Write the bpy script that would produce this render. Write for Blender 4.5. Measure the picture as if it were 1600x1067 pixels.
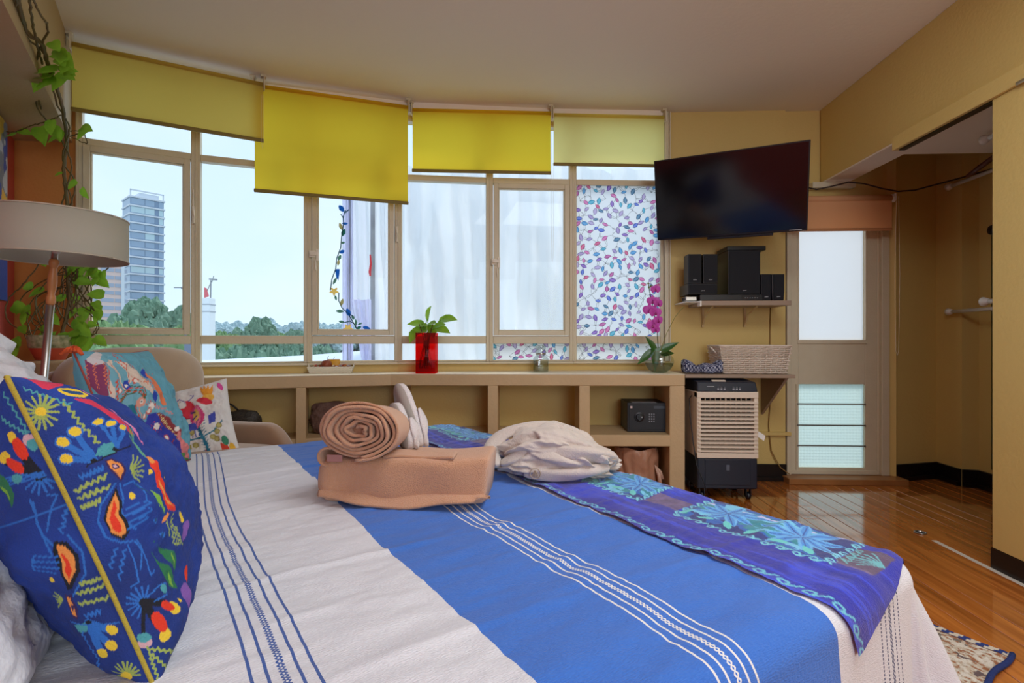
import bpy, math, random
import numpy as np
from mathutils import Vector, Matrix, Euler
for _o in list(bpy.data.objects): bpy.data.objects.remove(_o, do_unlink=True)
SC = bpy.context.scene
C = SC.collection
PI = math.pi
random.seed(7)
rng = np.random.default_rng(5)

# ---------------------------------------------------------------- camera
TH = math.atan(35/800); CAMZ = 1.02; HOR = 532.0
FW = Vector((-math.sin(TH), math.cos(TH), 0)); RT = Vector((math.cos(TH), math.sin(TH), 0))
cd = bpy.data.cameras.new('camera'); cam = bpy.data.objects.new('camera', cd); C.objects.link(cam)
cam.location = (0, 0, CAMZ); cam.rotation_euler = (PI/2, 0, TH)
cd.sensor_width = 36; cd.lens = 18.0; cd.clip_start = 0.02; cd.clip_end = 3000
cd.shift_y = (HOR-533.5)/1600
SC.camera = cam

# ---------------------------------------------------------------- light, sky, exposure
def lin(c):
    c = np.asarray(c, float)/255.0
    return np.where(c <= 0.04045, c/12.92, ((c+0.055)/1.055)**2.4)
def L4(c): return tuple(float(x) for x in lin(c)) + (1.0,)
wd = bpy.data.worlds.new('sky'); SC.world = wd; wd.use_nodes = True
nt = wd.node_tree; nt.nodes.clear()
wo = nt.nodes.new('ShaderNodeOutputWorld'); bg = nt.nodes.new('ShaderNodeBackground')
tc = nt.nodes.new('ShaderNodeTexCoord'); sx = nt.nodes.new('ShaderNodeSeparateXYZ')
cr = nt.nodes.new('ShaderNodeValToRGB'); ns = nt.nodes.new('ShaderNodeTexNoise')
mp = nt.nodes.new('ShaderNodeMapping'); mp.inputs['Scale'].default_value = (1, 1, 2.4)
mx = nt.nodes.new('ShaderNodeMixRGB'); nr = nt.nodes.new('ShaderNodeMapRange')
ns.inputs['Scale'].default_value = 2.2; ns.inputs['Detail'].default_value = 4
nr.inputs['From Min'].default_value = 0.45; nr.inputs['From Max'].default_value = 0.75; nr.inputs['To Max'].default_value = 0.5
nt.links.new(tc.outputs['Generated'], sx.inputs[0]); nt.links.new(sx.outputs['Z'], cr.inputs[0])
nt.links.new(tc.outputs['Generated'], mp.inputs[0]); nt.links.new(mp.outputs[0], ns.inputs['Vector'])
nt.links.new(ns.outputs[0], nr.inputs[0]); nt.links.new(nr.outputs[0], mx.inputs[0])
cr.color_ramp.elements[0].position = 0.0; cr.color_ramp.elements[0].color = L4((220, 240, 250))
cr.color_ramp.elements[1].position = 0.6; cr.color_ramp.elements[1].color = L4((204, 226, 252))
nt.links.new(cr.outputs[0], mx.inputs[1]); mx.inputs[2].default_value = L4((245, 249, 253))
nt.links.new(mx.outputs[0], bg.inputs[0]); nt.links.new(bg.outputs[0], wo.inputs[0])
bg.inputs['Strength'].default_value = 1.14
def area(name, loc, size, energy, color, target):
    l = bpy.data.lights.new(name, 'AREA'); l.shape = 'RECTANGLE'; l.size, l.size_y = size; l.energy = energy; l.color = color
    o = bpy.data.objects.new(name, l); C.objects.link(o); o.location = loc
    o.rotation_euler = (Vector(target)-Vector(loc)).to_track_quat('-Z', 'Y').to_euler(); return o
area('rear_fill_light', (1.25, -2.0, 1.55), (1.6, 1.9), 46, (0.80, 0.90, 1.0), (0.2, 3.0, 1.45))  # added fill light behind the camera, no window is built there
area('ceiling_fill_light', (0.9, 0.9, 2.66), (1.2, 1.2), 38, (0.88, 0.94, 1.0), (0.9, 0.9, 0))  # added overhead fill to brighten the room, no fitting modelled
sl_ = bpy.data.lights.new('hazy_sun', 'SUN'); sl_.energy = 1.6; sl_.angle = .35; sl_.color = (1.0, .97, .9)
so_ = bpy.data.objects.new('hazy_sun', sl_); C.objects.link(so_); so_.rotation_euler = Vector((-.35, -.62, -1.0)).to_track_quat('-Z', 'Y').to_euler()
SC.view_settings.view_transform = 'Standard'; SC.view_settings.look = 'None'
SC.view_settings.exposure = 0.1; SC.view_settings.gamma = 1.0; SC.view_settings.use_curve_mapping = False
SC.cycles.max_bounces = 10; SC.cycles.transparent_max_bounces = 16; SC.cycles.diffuse_bounces = 5
SC.cycles.sample_clamp_indirect = 6.0
SC.cycles.caustics_reflective = False; SC.cycles.caustics_refractive = False

# ---------------------------------------------------------------- helpers
def at(px, py, d):
    return Vector((0, 0, CAMZ)) + FW*d + RT*(d*(px-800)/800.0) + Vector((0, 0, d*(HOR-py)/800.0))
def atz(px, py, z): return at(px, py, (z-CAMZ)*800/(HOR-py))
def cv(x, y, z): return RT*x + Vector((0, 0, y)) + FW*z          # camera-frame vector -> world
WB = Vector((-.5917, .8060, 0)); LB = Vector((.8060, .5917, 0))     # width / length direction of the bed
def bed(s, t, z=0): v = LB*s + WB*t; return Vector((v.x, v.y, z))

def basis(o, x, y, z):
    m = Matrix.Identity(4)
    for i, a in enumerate((x, y, z)):
        for j in range(3): m[j][i] = a[j]
    for j in range(3): m[j][3] = o[j]
    return m
def rz(a, o=(0, 0, 0)): return Matrix.Translation(Vector(o)) @ Matrix.Rotation(a, 4, 'Z')

class MB:
    def __init__(s, M=None): s.v = []; s.f = []; s.M = M
    def add(s, vs, fs):
        n = len(s.v)
        if s.M is not None: vs = [s.M @ Vector(p) for p in vs]
        s.v += [tuple(p) for p in vs]; s.f += [tuple(i+n for i in f) for f in fs]; return s
    def box(s, x0, x1, y0, y1, z0, z1):
        vs = [(x, y, z) for z in (z0, z1) for y in (y0, y1) for x in (x0, x1)]
        return s.add(vs, [(0, 2, 3, 1), (4, 5, 7, 6), (0, 1, 5, 4), (2, 6, 7, 3), (0, 4, 6, 2), (1, 3, 7, 5)])
    def prism(s, poly, z0, z1):
        n = len(poly); vs = [(p[0], p[1], z0) for p in poly] + [(p[0], p[1], z1) for p in poly]
        return s.add(vs, [tuple(range(n-1, -1, -1)), tuple(range(n, 2*n))] + [(i, (i+1) % n, (i+1) % n+n, i+n) for i in range(n)])
    def loft(s, rings, closed=True, cap=True):
        n = len(rings[0]); vs = [p for r in rings for p in r]; fs = []
        for k in range(len(rings)-1):
            for i in range(n if closed else n-1):
                j = (i+1) % n; fs.append((k*n+i, k*n+j, (k+1)*n+j, (k+1)*n+i))
        if cap: fs += [tuple(range(n-1, -1, -1)), tuple(range((len(rings)-1)*n, len(rings)*n))]
        return s.add(vs, fs)
    def tube(s, pts, r, n=6, cap=True):
        pts = [Vector(p) for p in pts]; rings = []; up = None
        rs = r if hasattr(r, '__len__') else [r]*len(pts)
        for i, p in enumerate(pts):
            t = (pts[min(i+1, len(pts)-1)]-pts[max(i-1, 0)])
            if t.length < 1e-9: t = Vector((0, 0, 1))
            t.normalize()
            if up is None: up = Vector((0, 0, 1)) if abs(t.z) < .9 else Vector((1, 0, 0))
            a = t.cross(up); a = a.normalized() if a.length > 1e-6 else t.orthogonal().normalized()
            b = t.cross(a).normalized(); up = -b if b.dot(up) < 0 else b
            a = t.cross(up).normalized(); b = up
            rings.append([p + a*(rs[i]*math.cos(2*PI*k/n)) + b*(rs[i]*math.sin(2*PI*k/n)) for k in range(n)])
        return s.loft(rings, True, cap)
    def lathe(s, prof, c=(0, 0, 0), n=24, cap=True, sx=1, sy=1):
        rings = [[(c[0]+r*math.cos(2*PI*k/n)*sx, c[1]+r*math.sin(2*PI*k/n)*sy, c[2]+z) for k in range(n)] for r, z in prof]
        return s.loft(rings, True, cap)
    def grid(s, fn, nu, nv, wrap=False):
        vs = [fn(i/(nu-1), j/(nv-1)) for j in range(nv) for i in range(nu)]
        return s.add(vs, [(j*nu+i, j*nu+i+1, (j+1)*nu+i+1, (j+1)*nu+i) for j in range(nv-1) for i in range(nu-1)])
    def build(s, name, m, parent=None, smooth=False, bevel=0, seg=2, angle=None):
        me = bpy.data.meshes.new(name); me.from_pydata(s.v, [], s.f); me.validate(); me.update()
        return link(name, me, m, parent, smooth, bevel, seg)

def link(name, me, m, parent=None, smooth=False, bevel=0, seg=2):
    if m is not None and not me.materials: me.materials.append(m)
    if smooth: me.polygons.foreach_set('use_smooth', [True]*len(me.polygons))
    o = bpy.data.objects.new(name, me); C.objects.link(o)
    if parent is not None: setpar(o, parent)
    if bevel:
        b = o.modifiers.new('bevel', 'BEVEL'); b.width = bevel; b.segments = seg; b.limit_method = 'ANGLE'; b.angle_limit = .6
    return o
def wm(o):
    m = Matrix.LocRotScale(o.location, o.rotation_euler, o.scale)
    return wm(o.parent) @ o.matrix_parent_inverse @ m if o.parent else m
def setpar(o, p): o.parent = p; o.matrix_parent_inverse = wm(p).inverted()
def empty(name, label, cat, loc=(0, 0, 0), rotz=0, group=None):
    o = bpy.data.objects.new(name, None); C.objects.link(o); o.empty_display_size = .1
    o.location = loc; o.rotation_euler = (0, 0, rotz); return tag(o, label, cat, group)
def tag(o, label=None, cat=None, group=None, kind=None):
    for k, v in (('label', label), ('category', cat), ('group', group), ('kind', kind)):
        if v: o[k] = v
    return o
def struct(o, label=None, cat=None): return tag(o, label, cat, None, 'structure')
def sroot(name, label=None, cat=None, loc=(0, 0, 0)):
    o = bpy.data.objects.new(name, None); C.objects.link(o); o.location = loc; return struct(o, label, cat)

# numpy grid mesh with uv / colour
def gridmesh(name, P, m, parent=None, col=None, uv=None, smooth=True, wrapu=False):
    nv, nu = P.shape[:2]; me = bpy.data.meshes.new(name)
    idx = np.arange(nu*nv).reshape(nv, nu)
    if wrapu: idx = np.concatenate([idx, idx[:, :1]], 1)
    q = np.stack([idx[:-1, :-1], idx[:-1, 1:], idx[1:, 1:], idx[1:, :-1]], -1).reshape(-1, 4)
    me.vertices.add(nu*nv); me.vertices.foreach_set('co', P.reshape(-1).astype(np.float32))
    me.loops.add(q.size); me.loops.foreach_set('vertex_index', q.reshape(-1).astype(np.int32))
    me.polygons.add(len(q)); me.polygons.foreach_set('loop_start', np.arange(0, q.size, 4, dtype=np.int32))
    me.update(calc_edges=True)
    if uv is not None:
        l = me.uv_layers.new(name='UVMap'); l.data.foreach_set('uv', uv.reshape(-1, 2)[q.reshape(-1)].reshape(-1).astype(np.float32))
    if col is not None:
        a = me.color_attributes.new('Col', 'FLOAT_COLOR', 'POINT')
        cc = np.ones((nu*nv, 4), np.float32); cc[:, :3] = col.reshape(-1, 3); a.data.foreach_set('color', cc.reshape(-1))
    return link(name, me, m, parent, smooth)

_tab = rng.random((64, 64))
def vnoise(x, y):
    xi = np.floor(x).astype(int); yi = np.floor(y).astype(int); fx = x-xi; fy = y-yi
    fx = fx*fx*(3-2*fx); fy = fy*fy*(3-2*fy); g = lambda a, b: _tab[a % 64, b % 64]
    return ((g(xi, yi)*(1-fx)+g(xi+1, yi)*fx)*(1-fy) + (g(xi, yi+1)*(1-fx)+g(xi+1, yi+1)*fx)*fy)*2-1
def fbm(x, y, o=4):
    s = 0; a = 1
    for k in range(o): s = s + a*vnoise(x+17*k, y+31*k); x = x*2; y = y*2; a *= .5
    return s

# --- painter: evaluates flat print at surface coordinates
class Paint:
    def __init__(s, U, V, base):
        s.U = U.ravel(); s.V = V.ravel(); s.c = np.tile(lin(base), (s.U.size, 1)); s.sh = U.shape
    def _sel(s, x0, x1, y0, y1): return np.nonzero((s.U >= x0) & (s.U <= x1) & (s.V >= y0) & (s.V <= y1))[0]
    def put(s, i, c, a=1.0): s.c[i] = s.c[i]*(1-a)+lin(c)*a
    def ell(s, cx, cy, rx, ry, c, ang=0, a=1.0):
        R = max(rx, ry); i = s._sel(cx-R, cx+R, cy-R, cy+R); x = s.U[i]-cx; y = s.V[i]-cy; k, q = math.cos(ang), math.sin(ang)
        X = x*k+y*q; Y = -x*q+y*k; s.put(i[(X/rx)**2+(Y/ry)**2 <= 1], c, a)
    def leaf(s, cx, cy, l, w, c, ang=0, c2=None):
        i = s._sel(cx-l, cx+l, cy-l, cy+l); x = s.U[i]-cx; y = s.V[i]-cy; k, q = math.cos(ang), math.sin(ang)
        X = (x*k+y*q)/l; Y = np.abs(-x*q+y*k)/w; m = (np.abs(X) < 1) & (Y < 1-X*X); s.put(i[m], c)
        if c2: s.put(i[m & (Y < (1-X*X)*.55)], c2)
    def poly(s, pts, c):
        p = np.array(pts); i = s._sel(p[:, 0].min(), p[:, 0].max(), p[:, 1].min(), p[:, 1].max()); x = s.U[i]; y = s.V[i]; ins = np.zeros(len(i), bool)
        for a, b in zip(p, np.roll(p, -1, 0)):
            if a[1] == b[1]: continue
            ins ^= ((a[1] > y) != (b[1] > y)) & (x < (b[0]-a[0])*(y-a[1])/(b[1]-a[1])+a[0])
        s.put(i[ins], c)
    def line(s, pts, w, c):
        h = w/2
        for a, b in zip(pts[:-1], pts[1:]):
            i = s._sel(min(a[0], b[0])-h, max(a[0], b[0])+h, min(a[1], b[1])-h, max(a[1], b[1])+h)
            if not len(i): continue
            dx, dy = b[0]-a[0], b[1]-a[1]; L = dx*dx+dy*dy+1e-12
            t = np.clip(((s.U[i]-a[0])*dx+(s.V[i]-a[1])*dy)/L, 0, 1)
            s.put(i[(s.U[i]-a[0]-t*dx)**2+(s.V[i]-a[1]-t*dy)**2 <= h*h], c)
    def zig(s, a, b, amp, n, w, c):
        dx, dy = b[0]-a[0], b[1]-a[1]; L = math.hypot(dx, dy); nx, ny = -dy/L, dx/L; pts = []
        for k in range(n*6+1):
            f = k/(n*6); o = amp*math.sin(f*n*2*PI); pts.append((a[0]+dx*f+nx*o, a[1]+dy*f+ny*o))
        s.line(pts, w, c)
    def burst(s, cx, cy, r, n, w, c, c2=None, a0=0):
        for k in range(n):
            a = a0+2*PI*k/n; s.line([(cx, cy), (cx+r*math.cos(a), cy+r*math.sin(a))], w, c)
        if c2: s.ell(cx, cy, r*.4, r*.4, c2)
    def scroll(s, a, b, h, n, w, c):
        dx, dy = b[0]-a[0], b[1]-a[1]; L = math.hypot(dx, dy); ex, ey = dx/L, dy/L; nx, ny = -ey, ex; st = L/n; pts = []
        for k in range(n):
            x0 = k*st
            for t in np.linspace(0, 1, 7): pts.append((x0+st*(.05+.55*t), h*(-.8+1.6*t*t*(3-2*t))))
            for t in np.linspace(0, 1, 12):
                an = PI*.5-t*PI*1.75; rr = st*.26*(1-.45*t); pts.append((x0+st*.66+rr*math.cos(an), h*.8*0+(rr*math.sin(an))*h/(st*.26)*.8+.0))
            pts.append(None)
        cur = []
        for p in pts:
            if p is None: s.line(cur, w, c); cur = []
            else: cur.append((a[0]+ex*p[0]+nx*p[1], a[1]+ey*p[0]+ny*p[1]))
    def out(s): return s.c.reshape(s.sh+(3,))

# ---------------------------------------------------------------- materials
def mat(name, col=None, rough=.6, metal=0, spec=.5, bump=0, bscale=200, var=0, vscale=3, vcol=None, attr=False, coat=0,
        trans=0, alpha=1, sheen=0, ttint=None, stretch=None, bdist=.01, uvb=False):
    m = bpy.data.materials.new(name); m.use_nodes = True; t = m.node_tree; N = t.nodes; K = t.links; b = N['Principled BSDF']; out = N['Material Output']
    b.inputs['Roughness'].default_value = rough; b.inputs['Metallic'].default_value = metal; b.inputs['Specular IOR Level'].default_value = spec
    b.inputs['Coat Weight'].default_value = coat; b.inputs['Coat Roughness'].default_value = .06
    b.inputs['Sheen Weight'].default_value = sheen
    if col is not None: b.inputs['Base Color'].default_value = L4(col)
    tcn = N.new('ShaderNodeTexCoord'); vec = tcn.outputs['Object']
    if stretch:
        mpn = N.new('ShaderNodeMapping'); mpn.inputs['Scale'].default_value = stretch; K.new(vec, mpn.inputs[0]); vec = mpn.outputs[0]
    src = None
    if attr:
        a = N.new('ShaderNodeAttribute'); a.attribute_name = 'Col'; src = a.outputs['Color']; K.new(src, b.inputs['Base Color'])
    if var:
        n = N.new('ShaderNodeTexNoise'); n.inputs['Scale'].default_value = vscale; n.inputs['Detail'].default_value = 5; K.new(vec, n.inputs['Vector'])
        r = N.new('ShaderNodeMapRange'); r.inputs['From Min'].default_value = .3; r.inputs['From Max'].default_value = .7; r.inputs['To Max'].default_value = var
        K.new(n.outputs[0], r.inputs[0]); x = N.new('ShaderNodeMixRGB'); K.new(r.outputs[0], x.inputs[0])
        if src: K.new(src, x.inputs[1])
        else: x.inputs[1].default_value = L4(col)
        x.inputs[2].default_value = L4(vcol if vcol else [c*.7 for c in col]); src = x.outputs[0]; K.new(src, b.inputs['Base Color'])
    bn = None
    if bump:
        n = N.new('ShaderNodeTexNoise'); n.inputs['Scale'].default_value = bscale; n.inputs['Detail'].default_value = 3; K.new(vec, n.inputs['Vector'])
        bn = N.new('ShaderNodeBump'); bn.inputs['Strength'].default_value = bump; bn.inputs['Distance'].default_value = bdist
        K.new(n.outputs[0], bn.inputs['Height']); K.new(bn.outputs[0], b.inputs['Normal'])
    cur = b.outputs[0]
    if trans:
        tr = N.new('ShaderNodeBsdfTranslucent'); ms = N.new('ShaderNodeMixShader'); ms.inputs[0].default_value = trans
        if ttint: tr.inputs[0].default_value = L4(ttint)
        elif src: K.new(src, tr.inputs[0])
        else: tr.inputs[0].default_value = L4(col)
        K.new(cur, ms.inputs[1]); K.new(tr.outputs[0], ms.inputs[2]); cur = ms.outputs[0]
    if alpha < 1:
        tp = N.new('ShaderNodeBsdfTransparent'); ms = N.new('ShaderNodeMixShader'); ms.inputs[0].default_value = 1-alpha
        K.new(cur, ms.inputs[1]); K.new(tp.outputs[0], ms.inputs[2]); cur = ms.outputs[0]
    K.new(cur, out.inputs[0]); return m
def glassmat(name, tint=(250, 253, 255), gl=.07, rough=.02):
    m = bpy.data.materials.new(name); m.use_nodes = True; t = m.node_tree; N = t.nodes; N.clear(); K = t.links
    o = N.new('ShaderNodeOutputMaterial'); a = N.new('ShaderNodeBsdfTransparent'); g = N.new('ShaderNodeBsdfGlossy'); x = N.new('ShaderNodeMixShader')
    a.inputs[0].default_value = L4(tint); g.inputs['Roughness'].default_value = rough; 
    x.inputs[0].default_value = gl; K.new(a.outputs[0], x.inputs[1]); K.new(g.outputs[0], x.inputs[2]); K.new(x.outputs[0], o.inputs[0]); return m

YEL = mat('yellow_wall_paint', (212, 184, 112), .55, bump=.15, bscale=60, var=.15, vscale=1.5, vcol=(204, 172, 98))
ORG = mat('orange_wall_paint', (214, 150, 82), .6, bump=.15, bscale=60)
RED = mat('salmon_wall_paint', (205, 95, 88), .6, bump=.15, bscale=60)
BEI = mat('shaded_beam_paint', (188, 166, 126), .6, bump=.15, bscale=60)  # base colour darkened to stand in for shade under the beam
CEI = mat('ceiling_paint', (232, 222, 208), .7, bump=.1, bscale=40)
WHT = mat('white_paint', (238, 228, 214), .5, bump=.1, bscale=60)
FRM = mat('beige_window_paint', (212, 200, 172), .4, bump=.15, bscale=80, var=.25, vscale=12, vcol=(196, 182, 150))
SHF = mat('tan_shelf_paint', (202, 174, 132), .55, bump=.2, bscale=50, var=.15, vscale=5)
SHT = mat('cream_shelf_top_paint', (240, 230, 205), .35, bump=.1, bscale=40)
BLK = mat('black_gloss_skirting', (22, 16, 14), .3)
GLS = glassmat('clear_glass', gl=.008)
FRO = mat('frosted_glass', (232, 236, 240), .25, trans=.9, ttint=(250, 250, 252))
FRP = mat('patterned_glass', (200, 222, 220), .2, trans=.88, ttint=(216, 236, 232))
STE = mat('brushed_steel', (190, 188, 184), .3, metal=1)
WPL = mat('white_plastic', (232, 230, 225), .35)
BPL = mat('black_plastic', (14, 17, 26), .35)
BGL = mat('black_gloss_screen', (5, 6, 9), .12, spec=.5)
GRY = mat('silver_lettering', (170, 175, 180), .4)
BOARD = mat('taupe_laminate_shelf', (160, 138, 118), .5)
LEAF = mat('pothos_leaf', (158, 204, 62), .4, var=.6, vscale=14, vcol=(92, 150, 40), trans=.5)
LEAF2 = mat('dark_glossy_leaf', (60, 105, 45), .3, var=.4, vscale=14, vcol=(35, 75, 30), trans=.15)
VINE = mat('vine_stem', (96, 92, 46), .6, var=.6, vscale=10, vcol=(120, 80, 50))
WOOD = mat('turned_light_wood', (206, 140, 88), .4, var=.3, vscale=20, stretch=(1, 1, .1))
WICK = mat('white_wicker', (226, 212, 196), .6, bump=.3, bscale=100)
FRIDGE = mat('beige_plastic', (226, 212, 194), .4)

# ================================================================ THE SETTING
def atY(px, py, Y): u = (px-800)/800.0; return at(px, py, Y/(FW.y+u*RT.y))
def atX(px, py, X): u = (px-800)/800.0; return at(px, py, X/(FW.x+u*RT.x))
H = 2.70
V = [(-2.66, 2.867), (-2.153, 3.169), (-1.543, 3.426), (-.970, 3.611), (-.326, 3.719), (.283, 3.786), (.958, 3.845)]
PC = [(-2.66, 2.80), (-2.25, 3.02), (-1.811, 3.259), (-.896, 3.606-.04), (-.436, 3.66-.02), (.121, 3.736-.02), (.968, 3.79)]
def off(poly, d):
    out = []
    for i, p in enumerate(poly):
        a = Vector(poly[max(i-1, 0)]); b = Vector(poly[min(i+1, len(poly)-1)]); t = (b-a).normalized(); n = Vector((-t.y, t.x))
        out.append((p[0]+n.x*d, p[1]+n.y*d))
    return out
VO = off(V, .10)
hw = lambda s, t: tuple(bed(s, t)[:2])
# ceiling
struct(MB().prism([hw(-.85, -2.2), (3.4, -2.2), (3.4, 4.1), (.958, 4.0)] + VO[::-1] + [(-3.1, 2.95)], H, H+.1).build('ceiling', CEI))
# head strip over the windows
hs = MB()
for i in range(6): hs.prism([PC[i], PC[i+1], VO[i+1], VO[i]], 2.625, H)
struct(hs.build('trim_1', WHT))
# walls
ww = MB()
for i in range(6):
    ww.prism([V[i], V[i+1], VO[i+1], VO[i]], -.02, .868); ww.prism([V[i], V[i+1], VO[i+1], VO[i]], 2.60, 2.64)
struct(ww.build('wall_window', YEL))
st_ = MB()
for i in range(6):
    a = off(V, -.035); st_.prism([a[i], a[i+1], V[i+1], V[i]], .852, .868)
struct(st_.build('trim_2', FRM, None, False, .003))
struct(MB().prism([(-3.1, 2.80), (-2.985, 2.815), (-2.66, 2.867), VO[0], (-3.1, 2.95)], -.02, H).build('wall_corner', ORG))
struct(MB().prism([hw(-.85, -2.2), hw(-.741, -2.2), (-2.99, 2.82), (-3.1, 2.85)], -.02, H).build('wall_left', RED))
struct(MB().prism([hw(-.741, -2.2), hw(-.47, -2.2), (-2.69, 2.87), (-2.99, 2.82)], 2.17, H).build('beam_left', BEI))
DX0, DX1, DY = 1.83, 2.56, 3.84
bw = MB().box(.958, DX0, 3.82, 3.95, -.02, H).box(DX0, DX1, DY, 3.97, 2.06, H)
bw.prism([(DX1, 3.84), (2.60, 3.80), (2.60, 3.845), (2.99, 3.95), (3.4, 3.95), (3.4, 4.05), (DX1, 4.05)], -.02, H)
struct(bw.build('wall_back', YEL))
cw = MB().prism([(2.99, 3.95), (2.99, 3.72), (3.09, 3.70), (3.09, 1.6), (3.3, 1.6), (3.3, 3.95)], -.02, H).box(2.1, 3.3, 1.5, 1.6, -.02, 2.168)
struct(cw.build('wall_closet', YEL))
struct(MB().box(2.26, 3.3, 1.5, 3.26, 2.168, 2.22).box(2.26, 3.3, 3.2, 3.26, 2.22, H).build('ceiling_closet', CEI))
struct(MB().box(2.084, 2.26, -2.2, 3.83, 2.17, H).build('beam_right', YEL, None, False, .004))
struct(MB().box(2.0845, 2.26, 1.6, 3.83, 2.160, 2.170).build('trim_3', CEI))
dl = sroot('door_2'); 
MB().box(2.05, 2.09, -2.2, 2.387, .092, 2.10).build('door_panel', YEL, dl, False, .003)
MB().box(2.046, 2.094, -2.2, 2.39, .0, .092).build('kick_board', BLK, dl)
tr = sroot('trim_4')
MB().box(2.035, 2.105, -2.2, 3.01, 2.10, 2.178).build('track_cover', YEL, tr, False, .003)
MB().box(2.055, 2.085, -2.2, 2.98, 2.09, 2.10).build('sliding_track', mat('dark_track_metal', (60, 50, 35), .4, metal=.6), tr)
p = atX(1598, 126, 2.034); MB(basis(p, (0, 1, 0), (1, 0, 0), (0, 0, 1))).box(-.03, .03, -.004, .003, -.008, .008).build('track_slot', mat('slot_metal', (170, 160, 140), .3, metal=.8), tr, False, .004)
# skirting boards
def skirt(name, pts, h=.12, t=.018):
    m = MB()
    for a, b in zip(pts[:-1], pts[1:]):
        d = (Vector(b)-Vector(a)).normalized(); n = Vector((-d.y, d.x))*t
        m.prism([a, b, (b[0]-n.x, b[1]-n.y), (a[0]-n.x, a[1]-n.y)], 0, h)
        m.prism([a, b, (b[0]-n.x*2, b[1]-n.y*2), (a[0]-n.x*2, a[1]-n.y*2)], 0, .03)
    struct(m.build(name, BLK, None, False, .003))
skirt('baseboard_back', [(1.0, 3.82), (DX0, 3.82)]); skirt('baseboard_corner', [(2.60, 3.84), (2.99, 3.948)])
skirt('baseboard_right', [(2.99, 3.95), (2.99, 3.72), (3.09, 3.70), (3.09, 1.7)])
MBs = MB().box(1.44, 1.86, 3.79, 3.82, .33, .355); struct(MBs.build('trim_5', YEL, None, False, .003))
struct(MB().box(2.0, 2.30, 3.77, 3.83, 2.118, 2.16).build('trim_6', FRM, None, False, .003))
# floor
def woodmat():
    m = mat('varnished_floor_boards', (178, 92, 30), .10, coat=.8, bump=.05, bscale=5); t = m.node_tree; N = t.nodes; K = t.links; b = N['Principled BSDF']
    tc_ = N.new('ShaderNodeTexCoord'); mp_ = N.new('ShaderNodeMapping'); mp_.inputs['Scale'].default_value = (11, .7, 1); oi = N.new('ShaderNodeObjectInfo')
    ad = N.new('ShaderNodeVectorMath'); cmb = N.new('ShaderNodeCombineXYZ'); mu = N.new('ShaderNodeMath'); mu.operation = 'MULTIPLY'; mu.inputs[1].default_value = 30
    K.new(oi.outputs['Random'], mu.inputs[0]); K.new(mu.outputs[0], cmb.inputs[0]); K.new(mu.outputs[0], cmb.inputs[1])
    K.new(tc_.outputs['Object'], mp_.inputs[0]); K.new(mp_.outputs[0], ad.inputs[0]); K.new(cmb.outputs[0], ad.inputs[1])
    n = N.new('ShaderNodeTexNoise'); n.inputs['Scale'].default_value = 2.5; n.inputs['Detail'].default_value = 6; n.inputs['Distortion'].default_value = .4; K.new(ad.outputs[0], n.inputs['Vector'])
    r = N.new('ShaderNodeValToRGB'); r.color_ramp.elements[0].position = .3; r.color_ramp.elements[0].color = L4((148, 78, 28)); r.color_ramp.elements[1].position = .72; r.color_ramp.elements[1].color = L4((206, 126, 56))
    K.new(n.outputs[0], r.inputs[0]); hs_ = N.new('ShaderNodeHueSaturation'); K.new(r.outputs[0], hs_.inputs['Color'])
    v = N.new('ShaderNodeMapRange'); v.inputs['To Min'].default_value = .86; v.inputs['To Max'].default_value = 1.12; K.new(oi.outputs['Random'], v.inputs[0]); K.new(v.outputs[0], hs_.inputs['Value'])
    K.new(hs_.outputs[0], b.inputs['Base Color']); return m
WF = woodmat(); fl = sroot('floor')
MB().prism([hw(-.85, -2.2), (3.4, -2.2), (3.4, 4.1), (.958, 4.0)] + VO[::-1] + [(-3.1, 2.95)], -.06, -.004).build('subfloor', mat('dark_subfloor', (60, 30, 14), .5), fl)
pm = {}
x = -2.6; k = 0
while x < 3.3:
    w = .092; y = -2.0; yend = 3.84 if x < 2.56 else 3.95; row = []
    if x > .5:
        y = -.6 - (k*.37 % .9); cuts = [y]
        while cuts[-1] < yend: cuts.append(min(cuts[-1]+1.35+.5*((k*7) % 5)/5, yend))
        for a, b in zip(cuts[:-1], cuts[1:]):
            if b-a > .05:
                MB().box(x+.0012, x+w-.0012, a+.001, b-.001, -.012, (k % 3)*.0004).build('plank', WF, fl, False, .0015, 1)
    x += w; k += 1
far = MB(); x = -2.6
while x < .5: far.box(x+.001, x+.091, -2.0, 3.9 if x > -1.6 else 3.25, -.012, 0); x += .092
tag(far.build('plank_field', WF, fl), kind='stuff')
g = MB().box(2.022, 2.046, .2, 2.70, -.001, .0022); g.build('sliding_door_groove', mat('scuffed_groove', (205, 195, 180), .6), fl)
c0 = atz(1438, 833, .0)
fs = empty('floor_stop', 'small round metal cup set in the floor boards at the end of the door groove', 'floor cup', c0)
MB().lathe([(.020, .0), (.027, .004), (.029, .006), (.0255, .008), (.021, .006), (.020, .002)], c0, 24, False).build('rim', STE, fs, True)
MB().lathe([(.0205, .001), (.0205, .0035)], c0, 20).build('recess', BPL, fs, True)
MB().box(1.80, 2.62, 3.70, 3.86, .0, .042).build('door_threshold', mat('worn_wood_sill', (165, 110, 60), .4, var=.4, vscale=15), fl, False, .004)

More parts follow.
